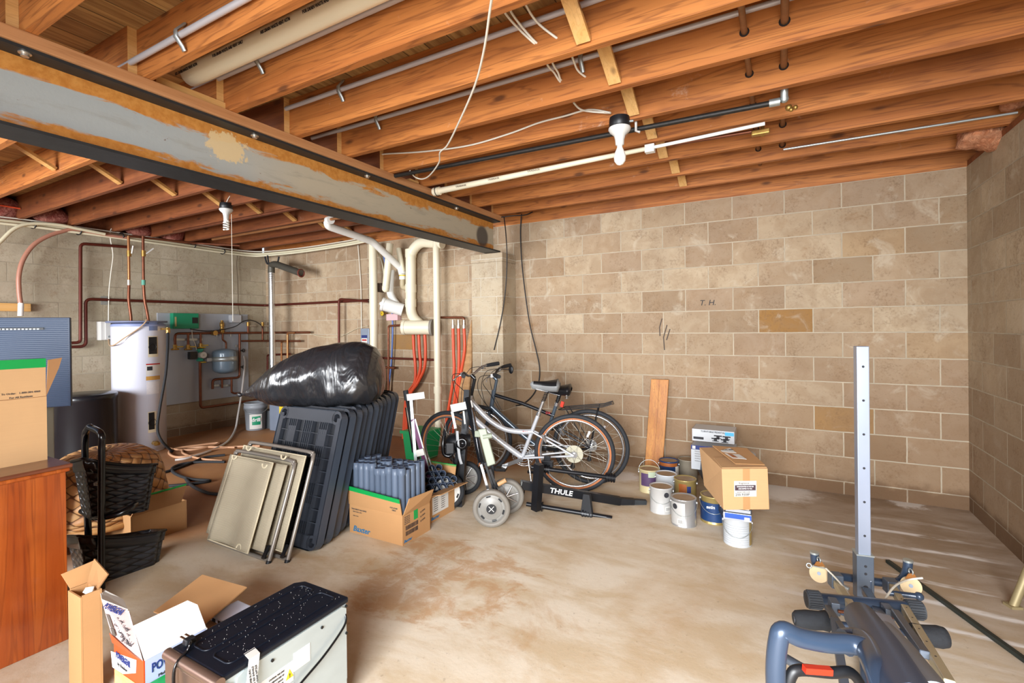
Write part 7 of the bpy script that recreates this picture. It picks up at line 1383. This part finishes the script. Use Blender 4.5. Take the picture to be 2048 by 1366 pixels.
for dz in (.05, .085, .15): c = Vector((pt0.x, pt0.y, zs - dz)) + fa * .0333; MB().cyl(c, c + fa * .001, .006 if dz < .1 else .011, seg=14).build('adjustment_hole', 'ink_black', t)
# rear cross bar with upturned ends
cb = [G(1629, 1106, 2.36), G(1632, 1128, 2.36), G(1650, 1152, 2.36), G(1680, 1153, 2.37), G(1727, 1160, 2.36), G(1778, 1166, 2.30), G(1803, 1160, 2.28), G(1814, 1140, 2.26), G(1816, 1122, 2.26)]
MB().tube(smooth_path(cb, 5), .019, 12).build('cross_bar', 'gym_blue', t)
for p in (cb[0], cb[-1]): MB().cyl(p - Vector((0, 0, .003)), p + Vector((0, 0, .006)), .02).build('end_cap', 'galv', t)
for (u, v, d, tw_) in ((1638, 1147, 2.32, 0), (1822, 1172, 2.22, 1)):
    c = G(u, v, d); q = -ray(u, v).normalized(); 
    w_ = MB().cyl(c - q * .006, c + q * .006, .040, seg=30).build('pulley', 'pulley_tan', t); MB().cyl(c + q * .006, c + q * .009, .008, seg=12).build('pulley_axle', 'gym_grey', w_)
    top = c + Vector((0, 0, .058)); MB().slab([c + q * .008 + Vector((0, 0, .035)) - AR * .028, c + q * .008 + Vector((0, 0, .035)) + AR * .028, top + AR * .012 + q * .008, top - AR * .012 + q * .008], .003).build('pulley_bracket', mat('rusty_plate', 'a8703c', .6, .3, .3, 20), w_)
    MB().torus(top + Vector((0, 0, .008)), AR, .012, .003, 16, 6).build('shackle', 'galv', w_)
MB().torus(G(1618, 1131, 2.3), -ray(1618, 1131).normalized(), .010, .003, 16, 6).tube([G(1621, 1131, 2.3), G(1655, 1138, 2.28)], .003, 6).build('cable_eye', 'galv', t)
# steel cables
MB().tube(smooth_path([G(1652, 1137, 2.28), G(1675, 1160, 2.2), G(1695, 1185, 2.1), G(1708, 1212, 2.0)], 6), .004, 8).build('cable', 'cable_white', t)
MB().tube(smooth_path([G(1845, 1156, 2.2), G(1815, 1160, 2.2), G(1790, 1172, 2.1), G(1770, 1200, 2.0), G(1763, 1235, 1.9), G(1764, 1248, 1.85)], 6), .0045, 8).build('cable', 'cable_white', t)
# rails toward the camera
def rail(a, b, w, h, m, nm): return MB().bar(a, b, w, h).build(nm, m, t, bevel=.003)
rail(G(1672, 1165, 2.25), G(1722, 1245, 1.75), .028, .03, 'rail_cream', 'slide_rail'); rail(G(1785, 1175, 2.22), G(1900, 1372, 1.28), .026, .03, 'rail_cream', 'slide_rail')
for k in range(7): p = G(1785, 1175, 2.22).lerp(G(1900, 1372, 1.28), .12 + .12 * k); MB().cyl(p - ra * 0 + Vector((0, 0, .0155)), p + Vector((0, 0, .016)), .003, seg=8).build('rail_hole', 'ink_black', t)
for (u, v) in ((1671, 1160), (1782, 1172)): c = G(u, v, 2.25); MB().box(c, (.05, .05, .06), .3).build('rail_bracket', 'gym_grey', t, bevel=.003); MB().cyl(c + Vector((.03, 0, -.02)), c + Vector((.05, -.01, -.025)), .008).build('bolt', 'galv', t)
# lower cylinders: ribbed roller bar and foam rollers
b0, b1 = G(1612, 1198, 2.02), G(1845, 1221, 1.92)
MB().cyl(b0, b1, .029, seg=20).build('axle_tube', 'gym_blue', t); dr = (b1 - b0).normalized()
for e, s in ((b0, 1), (b1, -1)):
    m = MB().cyl(e, e + dr * s * .055, .033, seg=24)
    for k in range(22): a = 2 * pi * k / 22; q = Vector((0, 0, 1)); e1 = dr.cross(q).normalized(); e2 = dr.cross(e1); o = (e1 * cos(a) + e2 * sin(a)) * .034; m.bar(e + o + dr * s * .006, e + o + dr * s * .052, .004, .004)
    m.build('ribbed_grip', 'grip_grey', t)
f0, f1, f2, f3 = G(1588, 1238, 1.82), G(1655, 1242, 1.80), G(1822, 1268, 1.70), G(1892, 1275, 1.68)
MB().cyl(f0, f3, .012).build('roller_axle', 'gym_blue', t)
for p, q in ((f0, f1), (f2, f3)):
    d = (q - p); MB().tube([p, p + d * .08, p + d * .4, p + d * .8, q - d * .02, q], .03, 20, rs=[.022, .030, .034, .032, .036, .030] if p is f0 else [.03, .036, .033, .036, .032, .022]).build('foam_roller', 'gym_foam', t)
b2, b3 = G(1838, 1193, 2.05), G(1778, 1186, 2.1); MB().cyl(b3, b2, .012).ball(b2, .018, 10).build('locking_knob', 'gym_blue', t)
for (u, v) in ((1668, 1213), (1775, 1225)): c = G(u, v, 1.9); MB().box(c, (.03, .05, .05), .2).build('clamp_bracket', 'gym_grey', t, bevel=.003); MB().cyl(c + Vector((.01, -.03, 0)), c + Vector((.06, -.02, -.0)), .006).build('copper_pin', 'copper', t)
# frame links below
for a, b_, w_, m_ in (((1655, 1215, 1.9), (1695, 1275, 1.6), .022, 'gym_grey'), ((1790, 1225, 1.85), (1850, 1310, 1.45), .026, 'gym_grey'), ((1732, 1182, 2.2), (1762, 1235, 1.85), .034, 'gym_blue'), ((1765, 1240, 1.8), (1840, 1366, 1.2), .05, 'gym_steel'), ((1668, 1240, 1.75), (1690, 1380, 1.4), .025, 'gym_grey')): rail(G(*a), G(*b_), w_, w_ * .9, m_, 'frame_link')
rail(Vector((pt0.x, pt0.y, .03)), Vector((pt0.x, pt0.y, .2)), .06, .06, 'gym_blue', 'post_foot'); fb = Vector((pt0.x, pt0.y, .02)); MB().bar(fb - rg * .09, fb + rg * .09, .05, .04).build('floor_bar', 'gym_blue', t, bevel=.004)
g1 = G(1760, 1330, 1.3); MB().bar(fb, Vector((g1.x, g1.y, .02)) - fw * -.3, .05, .04).build('floor_bar', 'gym_blue', t, bevel=.004)
# padded arms nearest the camera
MB().tube([G(1716, 1224, 1.50), G(1722, 1236, 1.44), G(1765, 1300, 1.18), G(1835, 1420, .92)], .045, 26, rs=[.026, .043, .045, .045]).build('padded_arm', 'pad_vinyl', t)
MB().tube([G(1772, 1262, 1.5), G(1800, 1300, 1.35), G(1875, 1400, 1.1)], .04, 24, rs=[.028, .036, .038]).build('padded_arm', mat('pad_grey', '7a7f86', .45, 0, .1, 6), t)
# moulded handle
hd = 1.16
outer = [G(1553, 1400, hd), G(1551, 1340, hd), G(1556, 1285, hd), G(1566, 1262, hd), G(1600, 1275, hd), G(1650, 1285, hd), G(1700, 1288, hd), G(1735, 1300, hd * .98), G(1752, 1340, hd * .95), G(1762, 1400, hd * .93)]
MB().tube(smooth_path(outer, 6), .022, 16, rs=None, flat=.8).build('moulded_handle', 'gym_blue', t)
MB().tube(smooth_path([G(1690, 1285, 1.2), G(1715, 1283, 1.2), G(1738, 1300, 1.15), G(1760, 1345, 1.05), G(1775, 1400, 1.0)], 5), .03, 16).build('handle_boss', 'gym_blue', t)
MB().tube(smooth_path([G(1572, 1392, hd), G(1582, 1352, hd), G(1600, 1340, hd), G(1660, 1345, hd), G(1700, 1345, hd), G(1722, 1370, hd), G(1735, 1400, hd)], 6), .013, 12, flat=.7).build('brake_handle', 'black_plastic', t)
MB().bar(G(1608, 1338, hd * .985), G(1662, 1342, hd * .985), .016, .014).build('red_insert', 'red_plastic', t)
MB().tube([G(1560, 1310, 1.3), G(1620, 1345, 1.25)], .012, 8).build('rear_tube', 'gym_grey', t)
# loose rod on the floor and brass leg at the right edge
a, b_ = Zp(1775, 1122, .012), Zp(2075, 1338, .012)
tag(MB().bar(a, b_, .022, .018).cyl(a + (b_ - a) * .03 + Vector((0, 0, .009)), a + (b_ - a) * .03 + Vector((0, 0, .0095)), .004).build('steel_rod', mat('rod_green', '2a302c', .5, .2, .3, 20), bevel=.001), 'long dark green metal bar lying diagonally on the floor by the machine', 'rod')
q = Zp(2026, 1214); tp = q + Vector((.075, .0, .22)); tp = Dp(2062, 1125, (q - CP).dot(AF) - .02)
t = thing('pole_leg', 'dull brass leg on a square foot at the right edge of the room', 'leg', tuple(q)); MB().cyl(q, tp, .018, seg=16).build('tube', mat('dull_brass', 'a0916c', .45, .4, .15, 8), t); MB().box(q + Vector((0, 0, .006)), (.05, .05, .012), .4).build('foot_plate', 'dull_brass', t)
